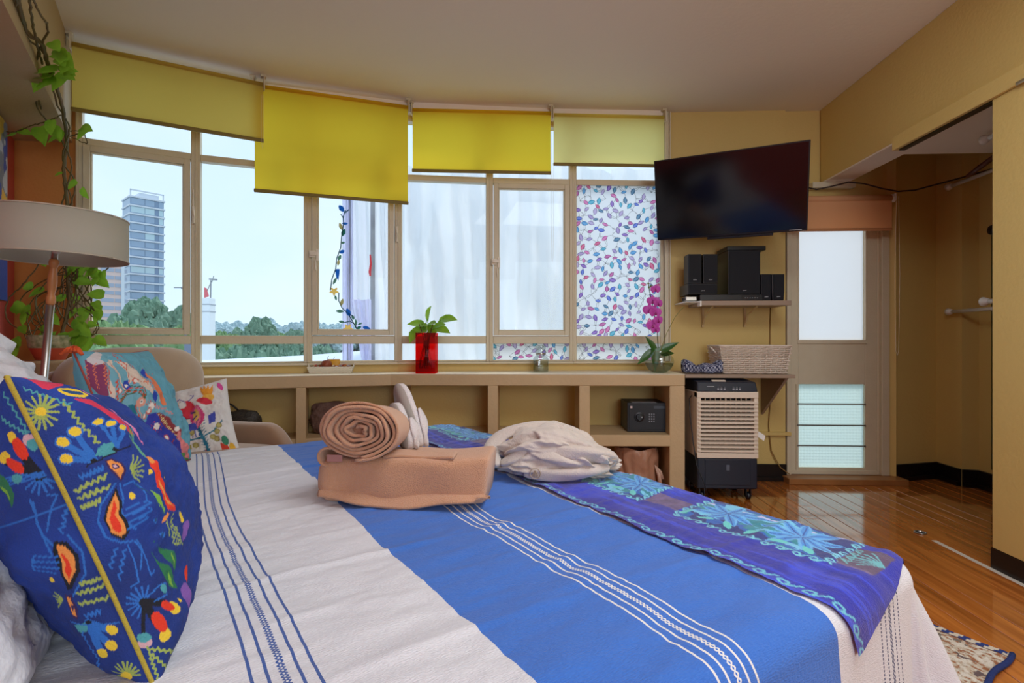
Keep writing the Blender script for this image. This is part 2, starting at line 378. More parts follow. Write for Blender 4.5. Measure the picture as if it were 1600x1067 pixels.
# windows -----------------------------------------------------------
def wbox(m, x0, x1, y0, y1, z0, z1): m.box(x0, x1, y0, y1, z0, z1)
LZ0, LZ1, UZ0, UZ1, TZ = .868, .997, 1.053, 2.164, 2.206
WROOT = []
for i in range(6):
    a = Vector(V[i]+(0,)); b = Vector(V[i+1]+(0,)); d = (b-a); L = d.length; d.normalize(); n = Vector((-d.y, d.x, 0))
    M = basis(a, d, n, (0, 0, 1)); WROOT.append((M, L)); r = sroot('window_%d' % (i+1), None, None, a)
    f = MB(M); h = .026
    for x0, x1 in ((0, h), (L-h, L)): f.box(x0, x1, -.012, .05, LZ0, 2.60)
    for z0, z1 in ((LZ0, LZ0+.012), (LZ1, UZ0), (UZ1, TZ), (2.585, 2.60)): f.box(h, L-h, -.008, .046, z0, z1)
    f.box(-.004, .010, -.018, -.008, LZ0, 2.6)
    f.build('window_frame', FRM, r, False, .004)
    g1 = h
    if i in (0, 2, 4):
        s = MB(M); w = .034; x0, x1, z0, z1 = h+.004, L-h-.004, UZ0+.004, UZ1-.004
        for q in ((x0, x0+w, z0, z1), (x1-w, x1, z0, z1), (x0+w, x1-w, z0, z0+w), (x0+w, x1-w, z1-w, z1)): s.box(q[0], q[1], -.026, .016, q[2], q[3])
        for q in ((x0+w, x0+w+.008, z0+w, z1-w), (x1-w-.008, x1-w, z0+w, z1-w), (x0+w, x1-w, z0+w, z0+w+.008), (x0+w, x1-w, z1-w-.008, z1-w)): s.box(q[0], q[1], -.016, .01, q[2], q[3])
        s.build('sash', FRM, r, False, .003); g1 = h+w+.004
    for (x0, x1, z0, z1) in ((h, L-h, LZ0+.012, LZ1), (g1, L-g1, UZ0+(g1-h), UZ1-(g1-h)), (h, L-h, TZ, 2.585)):
        MB(M).box(x0-.004, x1+.004, .010, .013, z0-.004, z1+.004).build('pane', GLS, r)
    if i in (2, 4):  # lever latch on the left stile
        z = 1.02+(134 if i == 2 else 122)*(3.5 if i == 2 else 3.73)/800; la = MB(M)
        la.box(.012, .052, -.040, -.026, z-.022, z+.022); la.box(.020, .07, -.058, -.040, z-.010, z+.012); la.box(.058, .074, -.052, -.038, z-.045, z+.03)
        la.tube([(.052, -.045, z-.04), (.056, -.046, z-.11)], .0035, 6)
        la.build('latch', mat('cream_painted_metal', (232, 222, 204), .35), r, False, .003)
    if i in (0, 2):
        z = 1.02+195*3.25/800 if i == 0 else 1.02+165*3.65/800; la = MB(M)
        la.box(L-.020, L-.004, -.030, -.012, z-.055, z+.055); la.tube([(L-.012, -.034, z-.05), (L-.008, -.046, z-.01), (L-.012, -.034, z+.03)], .005, 6); la.tube([(L-.012, -.03, z+.03), (L-.012, -.03, z+.16)], .003, 6)
        la.build('casement_bolt', mat('cream_painted_metal_bolt', (225, 215, 196), .35), r, False, .002)
def pane_pt(i, px, py, y=.008):
    M, L = WROOT[i]; o = Vector((0, 0, CAMZ)); dr = at(px, py, 1)-o; n = M.col[1].to_3d(); p0 = M @ Vector((0, y, 0))
    t = (p0-o).dot(n)/dr.dot(n); return o+dr*t

# right jamb strip beside the last window
struct(MB().box(.958, .985, 3.80, 3.835, .868, H).box(.99, 1.0, 3.80, 3.825, .868, H).build('trim_7', FRM, None, False, .003))

# balcony door --------------------------------------------------------
dr = sroot('door_1')
X = lambda px: atY(px, 532, DY).x
fx0, fx1 = X(1227), X(1386)
fr = MB().box(fx0, fx0+.03, DY-.03, DY+.06, .042, 2.06).box(fx1-.055, fx1, DY-.03, DY+.06, .042, 2.06).box(fx0, fx1, DY-.03, DY+.06, 2.02, 2.06)
fr.box(fx1-.075, fx1-.055, DY-.005, DY+.03, .042, 2.03)
fr.build('door_frame', FRM, dr, False, .004)
lx0, lx1 = fx0+.032, fx1-.078; gx0, gx1 = X(1247), X(1350); zt = lambda y: CAMZ+(HOR-y)*(DY/(FW.y+.62*RT.y))/800
lf = MB()
for q in ((lx0, gx0, .045, 2.02), (gx1, lx1, .045, 2.02), (gx0, gx1, zt(600), zt(531)), (gx0, gx1, .045, zt(730)), (gx0, gx1, zt(350), 2.02)): lf.box(q[0], q[1], DY-.01, DY+.03, q[2], q[3])
for q in ((gx0-.012, gx0, zt(531), zt(350)), (gx1, gx1+.012, zt(531), zt(350)), (gx0-.012, gx1+.012, zt(537), zt(531)), (lx0, lx1, .045, .075)): lf.box(q[0], q[1], DY-.018, DY-.008, q[2], q[3])
lf.build('door_leaf', FRM, dr, False, .003)
MB().box(gx0-.005, gx1+.005, DY+.008, DY+.013, zt(531)-.005, zt(350)+.005).build('pane', FRO, dr)
def dots(x0, x1, z0, z1, name):
    nx = int((x1-x0)/.006); nz = int((z1-z0)/.006); xs = np.linspace(x0, x1, nx); zs = np.linspace(z0, z1, nz); Xg, Zg = np.meshgrid(xs, zs)
    Yg = DY+.006-.0035*np.abs(np.sin(Xg*PI/.022)*np.sin(Zg*PI/.022))
    return gridmesh(name, np.stack([Xg, Yg, Zg], -1), FRP, dr)
ys = [600, 631, 664, 696, 730]
for a, b in zip(ys[:-1], ys[1:]): dots(gx0-.004, gx1+.004, zt(b)-.002, zt(a)+.002, 'louvre_pane')
for y in ys[1:-1]: MB().box(gx0-.02, gx1+.004, DY-.020, DY+.0, zt(y)-.004, zt(y)+.005).build('glazing_bar', STE, dr, False, .002)
MB().box(gx0-.022, gx0-.014, DY-.02, DY-.01, zt(735), zt(600)).build('hinge_strip', FRM, dr)

# built-in shelf unit below the windows ------------------------------------
FP = [(.985, 3.395), (-.95, 3.345), (-2.35, 2.82)]
def fpt(px):
    u = (px-800)/800.0; dv = FW+RT*u
    for a, b in zip(FP[:-1], FP[1:]):
        ax, ay = a; bx, by = b; ex, ey = bx-ax, by-ay; det = dv.x*(-ey)+ex*dv.y
        t = (ax*(-ey)+ex*ay)/det; s = (dv.x*ay-dv.y*ax)/det
        if -1e-6 <= s <= 1+1e-6: return Vector((dv.x*t, dv.y*t, 0)), Vector((-ex, -ey, 0)).normalized()
sh = empty('built_in_shelf_unit', 'long tan masonry shelf unit with open cubbies running below the windows', 'shelf unit', (0, 3.4, 0))
Vi = off(V, -.002)
top = [FP[0], FP[1], FP[2], (-2.64, 2.85)] + Vi[1:6] + [(.985, 3.82)]
MB().prism(top, .722, .795).build('top_beam', SHF, sh, False, .006)
t2 = MB().prism(top, .795, .8); t2.build('top_surface', SHT, sh, False, .003)
inner = [tuple(Vector(q)-Vector((0, 0))) for q in top]
MB().prism([(FP[0][0]-.02, FP[0][1]+.004), (FP[1][0], FP[1][1]+.004), (-2.3, 2.87)] + Vi[1:6] + [(.95, 3.80)], .325, .40).build('shelf_board', SHF, sh, False, .005)
for a, b in ((462, 478), (617, 628.5), (762, 778), (905, 922)):
    p, d = fpt((a+b)/2); n = Vector((-d.y, d.x, 0)); w = (fpt(b)[0]-fpt(a)[0]).length/2
    MB(basis(p, d, n, (0, 0, 1))).box(-w, w, .001, .30, 0, .724).build('divider', SHF, sh, False, .005)
MB().box(.885, .985, 3.396, 3.82, 0, .724).build('end_panel', SHF, sh, False, .006)
p, d = fpt(330); MB(basis(p, d, Vector((-d.y, d.x, 0)), (0, 0, 1))).box(-.3, -.05, .001, .25, 0, .724).build('divider', SHF, sh)

# ================================================================ OUTSIDE
GZ = -16.0
MB().box(-900, 900, 12, 1500, GZ-1, GZ).build('ground', mat('city_ground', (150, 158, 150), .9, var=.5, vscale=.05))
struct(bpy.data.objects['ground'])
# glass tower and salmon block, distance haze mixed into their colours
TGL = mat('hazy_blue_glass', (158, 180, 204), .3); TG2 = mat('hazy_light_glass', (196, 220, 228), .3); TSL = mat('hazy_concrete_band', (222, 228, 236), .7); TDK = mat('hazy_dark_glass', (130, 152, 180), .3)
p0 = at(203, 532, 300); p1 = at(256, 532, 313); dx = (p1-p0).normalized(); ny = Vector((-dx.y, dx.x, 0)); LT = (p1-p0).length
tb = Vector((p0.x, p0.y, GZ)); tw = empty('glass_office_tower', 'tall hazy blue glass office tower beyond the trees', 'tower', tb)
M = basis(tb, dx, ny, (0, 0, 1)); zt_ = at(200, 306, 300).z-GZ
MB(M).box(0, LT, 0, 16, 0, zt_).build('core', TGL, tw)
nfl = 22; z0 = 0; fh = 5.0
k = 0; z = zt_
while z > 10:
    MB(M).box(-.5, LT+.5, -.9, 16, z-.55, z+.35).build('floor_slab', TSL, tw)
    rnd = random.Random(k)
    for j, (a, b) in enumerate(((.5, 7.2), (7.4, 12.2), (14.4, LT-.5))):
        MB(M).box(a, b, -.35, 0, z-4.2, z-.75).build('glass_band', TG2 if (k in (1, 8) or rnd.random() < .12) else TGL, tw)
    MB(M).box(12.3, 14.3, -.3, 0, z-4.3, z-.7).build('glass_band', TDK, tw)
    z -= 5.05; k += 1
cr_ = MB(M)
for a, b in ((0, .6), (LT-.6, LT)): cr_.box(a, b, -.3, .4, zt_, zt_+4.2)
cr_.box(0, LT, -.3, .4, zt_+3.6, zt_+4.3).box(5, 15, 2, 12, zt_, zt_+3.4); cr_.build('roof_crown', TSL, tw)
p0 = at(118, 532, 250); p1 = at(193, 532, 268); dx = (p1-p0).normalized(); ny = Vector((-dx.y, dx.x, 0)); LS = (p1-p0).length
tb = Vector((p0.x, p0.y, GZ)); sb = empty('salmon_office_block', 'pale salmon office block with rows of grey windows left of the glass tower', 'office block', tb)
M = basis(tb, dx, ny, (0, 0, 1)); hs2 = at(160, 385, 256).z-GZ
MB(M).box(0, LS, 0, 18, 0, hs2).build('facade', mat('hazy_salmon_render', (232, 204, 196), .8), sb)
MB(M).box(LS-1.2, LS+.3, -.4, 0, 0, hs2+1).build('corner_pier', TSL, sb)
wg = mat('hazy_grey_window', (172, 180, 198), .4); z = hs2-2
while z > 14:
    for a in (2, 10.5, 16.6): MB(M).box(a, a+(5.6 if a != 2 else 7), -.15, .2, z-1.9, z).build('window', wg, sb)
    z -= 3.9
# trees, foliage colours paled and blued to carry the distance haze
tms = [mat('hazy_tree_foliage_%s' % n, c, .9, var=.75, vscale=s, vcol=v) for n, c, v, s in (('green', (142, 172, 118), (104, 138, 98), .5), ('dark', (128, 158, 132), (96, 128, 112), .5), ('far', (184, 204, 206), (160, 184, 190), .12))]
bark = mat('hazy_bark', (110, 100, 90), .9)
def tree_mesh(seed, nb=44):
    r = random.Random(seed); m = MB()
    for k in range(nb):
        a = r.random()*2*PI; e = r.random(); rr = .78*math.sqrt(r.random()); c = Vector((rr*math.cos(a), rr*math.sin(a), .15+.8*e*(1-.45*rr))); s = .20+.14*r.random()
        nu, nv = 14, 9
        rings = []
        for j in range(nv+1):
            ph = PI*j/nv; ring = []
            for i in range(nu):
                th = 2*PI*i/nu; q = s*(1+.55*(r.random()-.5)); ring.append(c+Vector((q*math.sin(ph)*math.cos(th), q*math.sin(ph)*math.sin(th), q*.8*math.cos(ph))))
            rings.append(ring)
        m.loft(rings, True, True)
    me = bpy.data.meshes.new('crown'); me.from_pydata(m.v, [], m.f); me.update(); return me
TM = [tree_mesh(k) for k in range(4)]
def tree(px, ytop, d, wpx, kind, label, seed, group='trees beyond the windows'):
    top_ = at(px, ytop, d); w = wpx*d/800/2; base = Vector((top_.x, top_.y, GZ)); hh = top_.z-GZ; t = empty('tree', label, 'tree', base, 0, group)
    ch = min(hh*.75, w*2.2)
    me = TM[seed % 4].copy(); me.materials.append(tms[kind]); c = bpy.data.objects.new('crown', me); C.objects.link(c); c.parent = t
    c.location = (0, 0, hh-ch); c.scale = (w, w, ch/1.1); c.rotation_euler = (0, 0, seed)
    MB().lathe([(w*.10, 0), (w*.06, hh-ch*.7)], base, 8).build('trunk', bark, t)
TS = [(170, 490, 60, 130, 0, 'broad green tree at the left edge of the leftmost window view'), (215, 484, 75, 110, 1, 'green tree in front of the glass tower base'), (228, 462, 90, 62, 1, 'pointed dark tree rising in front of the glass tower'),
      (268, 474, 80, 80, 1, 'hazy green tree right of the glass tower'), (300, 500, 55, 90, 0, 'green tree behind the mullion between the first two windows'), (345, 512, 45, 60, 0, 'low bright green tree beside the white chimney pillar'),
      (408, 494, 60, 62, 1, 'dark bushy tree in the middle of the second window'), (375, 510, 52, 50, 1, 'small dark tree left of the bushy tree in the second window'), (460, 511, 58, 44, 1, 'small dark tree at the right edge of the second window'),
      (440, 512, 66, 60, 0, 'light green tree right of the bushy tree in the second window'), (175, 536, 34, 120, 0, 'near tree crown filling the lowest left pane'), (260, 538, 36, 110, 0, 'near tree crown filling the right of the lowest left pane'),
      (370, 532, 34, 110, 1, 'near tree crown filling the lowest pane of the second window'), (440, 535, 36, 80, 1, 'near tree crown at the right of the second lowest pane'), (500, 537, 38, 60, 1, 'near tree crown low in the third window')]
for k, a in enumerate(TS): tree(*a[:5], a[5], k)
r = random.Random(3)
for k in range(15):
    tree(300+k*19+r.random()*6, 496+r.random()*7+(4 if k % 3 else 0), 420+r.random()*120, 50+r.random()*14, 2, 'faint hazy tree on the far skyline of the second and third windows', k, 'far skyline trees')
# white chimney pillar with mast, grey posts
pb = at(325.5, 532, 16); pl = empty('white_pillar', 'white rooftop chimney pillar with clamps at the left of the second window', 'pillar', (pb.x, pb.y, -2))
wp = mat('white_render_outside', (232, 236, 240), .8); hw_ = 7*16/800
MB(rz(.0)).box(pb.x-hw_, pb.x+hw_, pb.y-hw_, pb.y+hw_, -2, at(325, 466, 16).z).build('shaft', wp, pl, False, .01)
for y in (476, 487): zz = at(325, y, 16).z; MB().box(pb.x-hw_-.01, pb.x+hw_+.01, pb.y-hw_-.01, pb.y+hw_+.01, zz-.012, zz+.012).build('clamp', mat('grey_clamp', (165, 170, 178), .6), pl)
MB().tube([at(329, 466, 16), at(329.5, 438, 16)], .02, 6).tube([at(323, 456, 16), at(330, 440, 16)], .012, 6).tube([at(327, 436, 16), at(339, 437, 16)], .03, 6).tube([at(331, 441, 16), at(334, 431, 16)], .012, 6).build('antenna_mast', mat('mast_grey', (150, 155, 160), .5), pl)
MB().prism([(0, 0), (.001, 0), (.001, .001)], 0, .001)
q = [at(319, 449, 15.9), at(322, 450, 15.9), at(326, 463, 15.9), at(319, 465, 15.9)]; q2 = [v+FW*.03 for v in q]
MB().loft([q, q2]).build('red_panel', mat('pale_red_panel', (222, 110, 118), .7), pl)
sp = at(290, 532, 22); sl = empty('street_light', 'thin grey street light post at the right of the leftmost window', 'street light', (sp.x, sp.y, GZ)); gm = mat('grey_post', (130, 138, 150), .6)
MB().tube([Vector((sp.x, sp.y, GZ)), at(290, 449, 22)], .05, 8).build('post', gm, sl); MB().tube([at(272, 449.5, 22), at(291, 449.5, 22)], .02, 6).box(0, 0, 0, 0, 0, 0).build('arm', gm, sl); MB().tube([at(284, 450, 22), at(289, 450, 22)], .06, 6).build('lamp_head', gm, sl)
a = at(288, 532, 12); b = at(302, 532, 12); tag(MB().loft([[Vector((a.x, a.y, z)), Vector((b.x, b.y, z)), Vector((b.x, b.y+.25, z)), Vector((a.x, a.y+.25, z))] for z in (-4, at(290, 528, 12).z)]).build('grey_column', mat('slate_grey_column', (118, 126, 146), .8)), 'short slate grey column in the lowest pane right of the armchair back', 'column')
# neighbouring roof, scaffold covered with plastic
rf = [at(310, 563, 9), at(480, 555, 11), at(600, 545, 9), at(600, 640, 5), at(300, 640, 5)]
tag(MB().loft([[v for v in rf], [v-Vector((0, 0, .2)) for v in rf]]).build('white_roof_sheet', mat('white_roof_membrane', (228, 234, 240), .7, bump=.4, bscale=1.5, bdist=.1)), 'white membrane covered roof just below the window sill', 'roof')
a = at(600, 532, 9.5); b = at(1120, 532, 9.0); d = (b-a).normalized(); n = Vector((-d.y, d.x, 0)); Mn = basis(Vector((a.x, a.y, 0)), d, n, (0, 0, 1)); LN = (b-a).length
nb = empty('neighbour_house_wall', 'pale grey blockwork wall of the neighbouring house behind the plastic sheets', 'house wall', (a.x, a.y, -3))
MB(Mn).box(0, LN, 0, .3, -3, 3.6).build('wall', mat('pale_grey_render', (212, 216, 220), .85, var=.2, vscale=2), nb)
MB(Mn).box(.4, LN*.75, -.06, 0, .55, .62).box(.4, LN*.6, -.06, 0, 1.5, 1.55).build('ledge', mat('grey_ledge', (178, 182, 188), .8), nb)
MB(Mn).box(1.0, 1.9, -.03, 0, .7, 1.45).build('boarded_window', mat('grey_board', (190, 195, 202), .8), nb)
PLS = mat('white_plastic_sheeting', (250, 251, 254), .35, trans=.55, ttint=(252, 253, 255), alpha=.95, bump=.25, bscale=3, bdist=.05)
PL2 = mat('lavender_plastic_sheeting', (232, 230, 252), .35, trans=.5, ttint=(235, 235, 255), alpha=.9)
def sheet(name, label, px0, px1, py0, py1, d, amp, seed, m, fn=None, nu=90, nv=110, taper=None):
    u, v = np.meshgrid(np.linspace(0, 1, nu), np.linspace(0, 1, nv)); rs = np.random.default_rng(seed)
    ph = rs.random(6)*6; tx = u.copy()
    gather = 1-v; Z = 1.7*amp*(np.sin(u*26+ph[0]+2*np.sin(v*2+ph[1]))*.35+np.sin(u*11+ph[2]-v*3)*.6+.5*fbm(u*5+seed, v*3)+.35*np.sin((u*8-v*10)+ph[3])*v)
    if fn is not None: Z = Z+fn(u, v)
    px = px0+(px1-px0)*u; py = py0+(py1-py0)*v
    if taper: px = taper(u, v, px)
    dd = d+Z; P = np.zeros(u.shape+(3,)); k = (px-800)/800
    for j in range(3): P[..., j] = dd*(FW[j]+k*RT[j])
    P[..., 2] = CAMZ+dd*0+d*(HOR-py)/800
    o = gridmesh(name, P, m); return tag(o, label, 'plastic sheet')
def swag(u, v):
    # diagonal swag folds falling from the upper right
    z = 0
    for k in range(7): z = z+.17*np.exp(-((v-(.10+.16*k)-.55*(1-u)**1.8+.25*u)*9)**2)*(1-u*.3)
    return -z
sheet('plastic_sheet', 'white plastic sheet draped in diagonal swags behind the red vase', 632, 765, 262, 600, 5.6, .05, 2, PLS, swag)
sheet('plastic_sheet', 'white plastic sheet hanging in vertical folds behind the fifth window', 757, 960, 262, 600, 5.5, .07, 5, PLS, lambda u, v: .06*np.sin(u*40+v*1.5)*(1-.3*v))
sheet('plastic_sheet', 'white plastic sheet hanging behind the leaf patterned film', 955, 1110, 262, 620, 5.7, .06, 9, PLS)
sheet('plastic_sheet', 'white plastic strip hanging at the right of the third window', 586, 636, 250, 600, 5.8, .03, 11, PLS)
sheet('plastic_sheet', 'flat white plastic panel between the scaffold poles in the third window', 548, 582, 250, 475, 6.0, .015, 14, PLS, None, 30, 40)
sheet('plastic_sheet', 'narrow crumpled plastic strip at the left edge of the scaffold', 535, 552, 250, 575, 5.9, .05, 16, PL2, None, 24, 60)
sheet('plastic_sheet', 'lavender plastic flap hanging low on the scaffold in the third window', 548, 580, 468, 565, 5.75, .05, 18, PL2, None, 30, 40, lambda u, v, px: 580-(580-px)*(1-.55*v))
sg = mat('weathered_scaffold_pole', (168, 170, 176), .7, var=.6, vscale=6)
for i_, (x_, w_, l_) in enumerate(((584, .035, 'grey weathered scaffold post in the third window'), (546, .016, 'thin grey scaffold pole left of the weathered post'))):
    tag(MB().tube([at(x_, 250, 5.9), at(x_-1, 590, 5.9)], w_, 10).build('scaffold_pole', sg), l_, 'pole')
tag(MB().tube([at(578.5, 398, 5.7), at(579.5, 412, 5.68), at(577.8, 425, 5.7), at(578.6, 431, 5.7)], [.008, .012, .014, .01], 8).build('red_cloth_strip', mat('red_rag', (225, 60, 70), .8)), 'small red rag tied to the scaffold in the third window', 'rag')
for k, (xa, ya, xb, yb) in enumerate(((900, 262, 935, 258), (960, 276, 1030, 262))):
    pass
# ================================================================ BLINDS
def blind(label, pxa, pxb, da, db, zb, m, dark, pxc=None, zt=2.655, side='left'):
    A = at(pxa, 532, da); B = at(pxb, 532, db); d = (B-A); L = d.length; d.normalize(); n = Vector((-d.y, d.x, 0)); o = Vector((A.x, A.y, 0)); M = basis(o, d, n, (0, 0, 1))
    r = empty('roller_blind', label, 'blind', (A.x, A.y, zb), 0, 'yellow green roller blinds over the windows')
    nu, nv = 30, 20; ex = (at(pxc, 532, da)-A).dot(d) if pxc else 0
    u, v = np.meshgrid(np.linspace(0, 1, nu), np.linspace(0, 1, nv)); X_ = (ex*(1))*(1-u)+L*u; Z_ = zt-.02-(zt-.02-zb)*v; Y_ = -.012+.003*np.sin(u*9+v*2)*v
    P = np.zeros((nv, nu, 3)); 
    for j in range(3): P[..., j] = o[j]+d[j]*X_+n[j]*Y_+(Z_ if j == 2 else 0)
    gridmesh('fabric', P, m, r)
    MB(M).tube([(ex, .006, zt-.02), (L, .006, zt-.02)], .021, 14).build('roller_tube', m, r, True)
    MB(M).box(ex-.004, L+.004, -.020, -.004, zb-.014, zb+.008).build('bottom_bar', dark, r, False, .004)
    for x_ in (ex-.006, L+.006): MB(M).box(x_-.004, x_+.004, -.03, .035, zt-.05, zt+.035).box(x_-.02, x_+.012, -.02, .02, zt+.03, zt+.045).build('bracket', FRM, r, False, .003)
    return r, M, L
def bmat(n, c, tt, tr): return mat(n, c, .8, trans=tr, ttint=tt, bump=.15, bscale=600, bdist=.002)
bdk = mat('olive_hem_bar', (128, 108, 40), .6)
blind('dull olive yellow roller blind over the first window, leftmost of the four', 113, 411, 2.80, 3.245, 2.285, bmat('olive_blind_fabric', (214, 190, 96), (222, 194, 92), .66), bdk)
blind('bright yellow roller blind pulled lower than the other three', 414, 637, 3.275, 3.56, 1.975, bmat('yellow_blind_fabric', (232, 204, 58), (240, 206, 56), .74), bdk, 399)
blind('bright yellow roller blind over the fourth window, third from left', 645, 860, 3.60, 3.655, 2.215, bmat('yellow_blind_fabric_two', (238, 212, 64), (246, 216, 60), .76), bdk)
blind('pale lime roller blind over the last window beside the television', 865, 1037, 3.68, 3.72, 2.287, bmat('lime_blind_fabric', (236, 220, 140), (246, 234, 150), .78), bdk)
def chain(name, label, pts, m, r=.0022):
    bm_ = MB(); pts = [Vector(p) for p in pts]
    for a, b in zip(pts[:-1], pts[1:]):
        n = max(1, int((b-a).length/.009))
        for k in range(n):
            c = a.lerp(b, k/n); bm_.add([c+Vector(o)*r for o in ((1, 0, 0), (-1, 0, 0), (0, 1, 0), (0, -1, 0), (0, 0, 1), (0, 0, -1))], [(0, 2, 4), (2, 1, 4), (1, 3, 4), (3, 0, 4), (2, 0, 5), (1, 2, 5), (3, 1, 5), (0, 3, 5)])
    bm_.tube(pts, r*.35, 4); return bm_.build(name, m)
CHN = mat('white_bead_chain', (226, 214, 190), .4)
def loop(px, y0, y1, d, w=4):
    return [at(px-1, y0, d)]+[at(px-w*.5-(w*.5)*math.sin(PI*t), y0+(y1-6-y0)*t, d) for t in (.5, .8, 1)]+[at(px, y1, d)]+[at(px+w*.5+(w*.5)*math.sin(PI*t), y0+(y1-6-y0)*t, d) for t in (1, .8, .5)]+[at(px+2, y0, d)]
tag(chain('blind_chain', None, loop(863, 184, 410, 3.62, 2), CHN, .0018), 'thin bead chain hanging between the third and fourth yellow blinds', 'blind chain')
tag(chain('blind_chain', None, loop(1041, 190, 490, 3.745, 3), CHN, .0018), 'white bead chain hanging down beside the orchid', 'blind chain')
tag(chain('blind_chain', None, loop(410, 148, 232, 3.2, 2), CHN, .0016), 'short bead chain at the right end of the olive blind', 'blind chain')
tag(chain('blind_chain', None, loop(1402, 306, 555, 3.60, 4), CHN, .0026), 'long white bead chain hanging from the peach door blind', 'blind chain')
r = empty('door_roller_blind', 'peach roller blind above the balcony door', 'blind', atY(1315, 360, 3.72)); A = atY(1228, 360, 3.72); B = atY(1394, 360, 3.72)
pm_ = mat('peach_blind_fabric', (238, 188, 138), .8, trans=.4, ttint=(244, 190, 130), bump=.15, bscale=500, bdist=.002)
ztp = atY(1394, 309, 3.72).z
MB().box(A.x, B.x, 3.722, 3.7245, A.z, ztp).build('fabric', pm_, r)
MB().tube([(A.x, 3.735, ztp), (B.x, 3.735, ztp)], .024, 16).build('roller_tube', pm_, r, True)
MB().box(A.x, B.x, 3.714, 3.732, A.z-.008, A.z+.012).build('bottom_bar', mat('peach_hem', (190, 128, 80), .7), r, False, .005)
MB().tube([(B.x+.001, 3.735, ztp), (B.x+.025, 3.735, ztp)], .028, 16).box(B.x+.012, B.x+.024, 3.71, 3.83, ztp-.012, ztp+.03).build('bracket', WPL, r, False, .003)

# ================================================================ FILM AND STICKERS ON THE GLASS
def film(i, z0, z1, label, seed, nx, nz):
    M, L = WROOT[i]; x0, x1 = .028, L-.028; xs = np.linspace(x0, x1, nx); zs = np.linspace(z0, z1, nz); U_, V_ = np.meshgrid(xs, zs)
    p = Paint(U_, V_, (236, 240, 246)); rr = random.Random(seed); cols = [(60, 140, 205), (70, 95, 200), (180, 75, 150), (205, 95, 165), (150, 130, 190), (60, 160, 195), (120, 80, 180), (60, 110, 150), (200, 70, 120), (170, 150, 200)]
    pts = []
    tries = int((x1-x0)*(z1-z0)/.0012)
    for _ in range(tries*6):
        q = (x0+rr.random()*(x1-x0), z0+rr.random()*(z1-z0))
        if all((q[0]-a)**2+(q[1]-b)**2 > .040**2 for a, b in pts): pts.append(q)
    for k, a in enumerate(pts):
        near = sorted(pts, key=lambda b: (a[0]-b[0])**2+(a[1]-b[1])**2)[1:4]
        for b in near[:2 if k % 2 else 3]:
            mx_, my_ = (a[0]+b[0])/2+(a[1]-b[1])*.22, (a[1]+b[1])/2-(a[0]-b[0])*.22
            p.line([(a[0]*(1-t)**2+2*mx_*t*(1-t)+b[0]*t*t, a[1]*(1-t)**2+2*my_*t*(1-t)+b[1]*t*t) for t in np.linspace(0, 1, 6)], .0019, (70, 72, 84))
    for k, a in enumerate(pts):
        if rr.random() < .82:
            c = rr.choice(cols); an = rr.gauss(.9, 1.0); l = .019+rr.random()*.009; w = l*(.42+.15*rr.random())
            p.leaf(a[0], a[1], l+.0016, w+.0016, (70, 72, 84), an); p.leaf(a[0], a[1], l, w, c, an, [min(255, int(q*.72+75)) for q in c])
    P = np.zeros(U_.shape+(3,)); d = M.col[0].to_3d(); n = M.col[1].to_3d(); o = M.translation
    for j in range(3): P[..., j] = o[j]+d[j]*U_+n[j]*.006+(V_ if j == 2 else 0)
    return tag(gridmesh('window_film', P, FILM, None, p.out(), None, False), label, 'window film')
FILM = mat('printed_translucent_film', None, .4, attr=True, trans=.78)
N_ = FILM.node_tree.nodes; tn = [n for n in N_ if n.type == 'BSDF_TRANSLUCENT'][0]; an_ = [n for n in N_ if n.type == 'ATTRIBUTE'][0]; FILM.node_tree.links.new(an_.outputs['Color'], tn.inputs[0])
film(5, UZ0, UZ1, 'blue and pink leaf patterned film on the tall window pane behind the orchid', 3, 300, 500)
film(5, LZ0+.012, LZ1, 'leaf patterned film on the low pane behind the orchid leaves', 4, 300, 70)
film(4, LZ0+.012, LZ1, 'leaf patterned film on the low pane behind the glass jar', 5, 290, 70)
stk = empty('vine_sticker', 'leafy branch sticker with blue bird and beige flowers on the third window', 'sticker', pane_pt(2, 540, 512, .004))
def pxy(x, y): return 500+x*.1967, 310+y*.1967
def pp(x, y): return pane_pt(2, *pxy(x, y), .005)
def flat(poly3, name, m): n_ = WROOT[2][0].col[1].to_3d()*.0015; MB().loft([poly3, [q-n_ for q in poly3]]).build(name, m, stk)
teal = mat('sticker_teal', (40, 100, 110), .6, trans=.7, ttint=(69, 135, 146)); blu = mat('sticker_blue', (40, 120, 180), .6, trans=.7, ttint=(69, 157, 223)); grn = mat('sticker_green', (60, 130, 120), .6, trans=.7, ttint=(91, 168, 157)); tan_ = mat('sticker_tan', (176, 168, 128), .6, trans=.7, ttint=(218, 209, 165)); bei = mat('sticker_beige', (220, 190, 130), .6, trans=.7, ttint=(255, 234, 168)); sag = mat('sticker_sage', (110, 145, 130), .6, trans=.7, ttint=(146, 184, 168))
for st2 in ([(200, 95), (185, 150), (188, 200), (172, 300), (165, 390), (132, 480), (125, 560), (95, 640), (82, 730)], [(150, 750), (148, 810), (175, 870), (225, 915), (262, 935)], [(232, 930), (262, 980), (290, 1035)], [(195, 985), (240, 975), (275, 1000), (292, 1035)], [(228, 90), (200, 115), (205, 95)], [(165, 125), (185, 155)]):
    L_ = [pp(*q) for q in st2]; n_ = WROOT[2][0].col[1].to_3d(); d_ = WROOT[2][0].col[0].to_3d()
    rs = []
    for k, q in enumerate(L_):
        t = (L_[min(k+1, len(L_)-1)]-L_[max(k-1, 0)]).normalized(); s_ = t.cross(n_).normalized()*.0032
        rs.append([q+s_, q-s_, q-s_-n_*.0015, q+s_-n_*.0015])
    MB().loft(rs).build('branch', teal, stk)
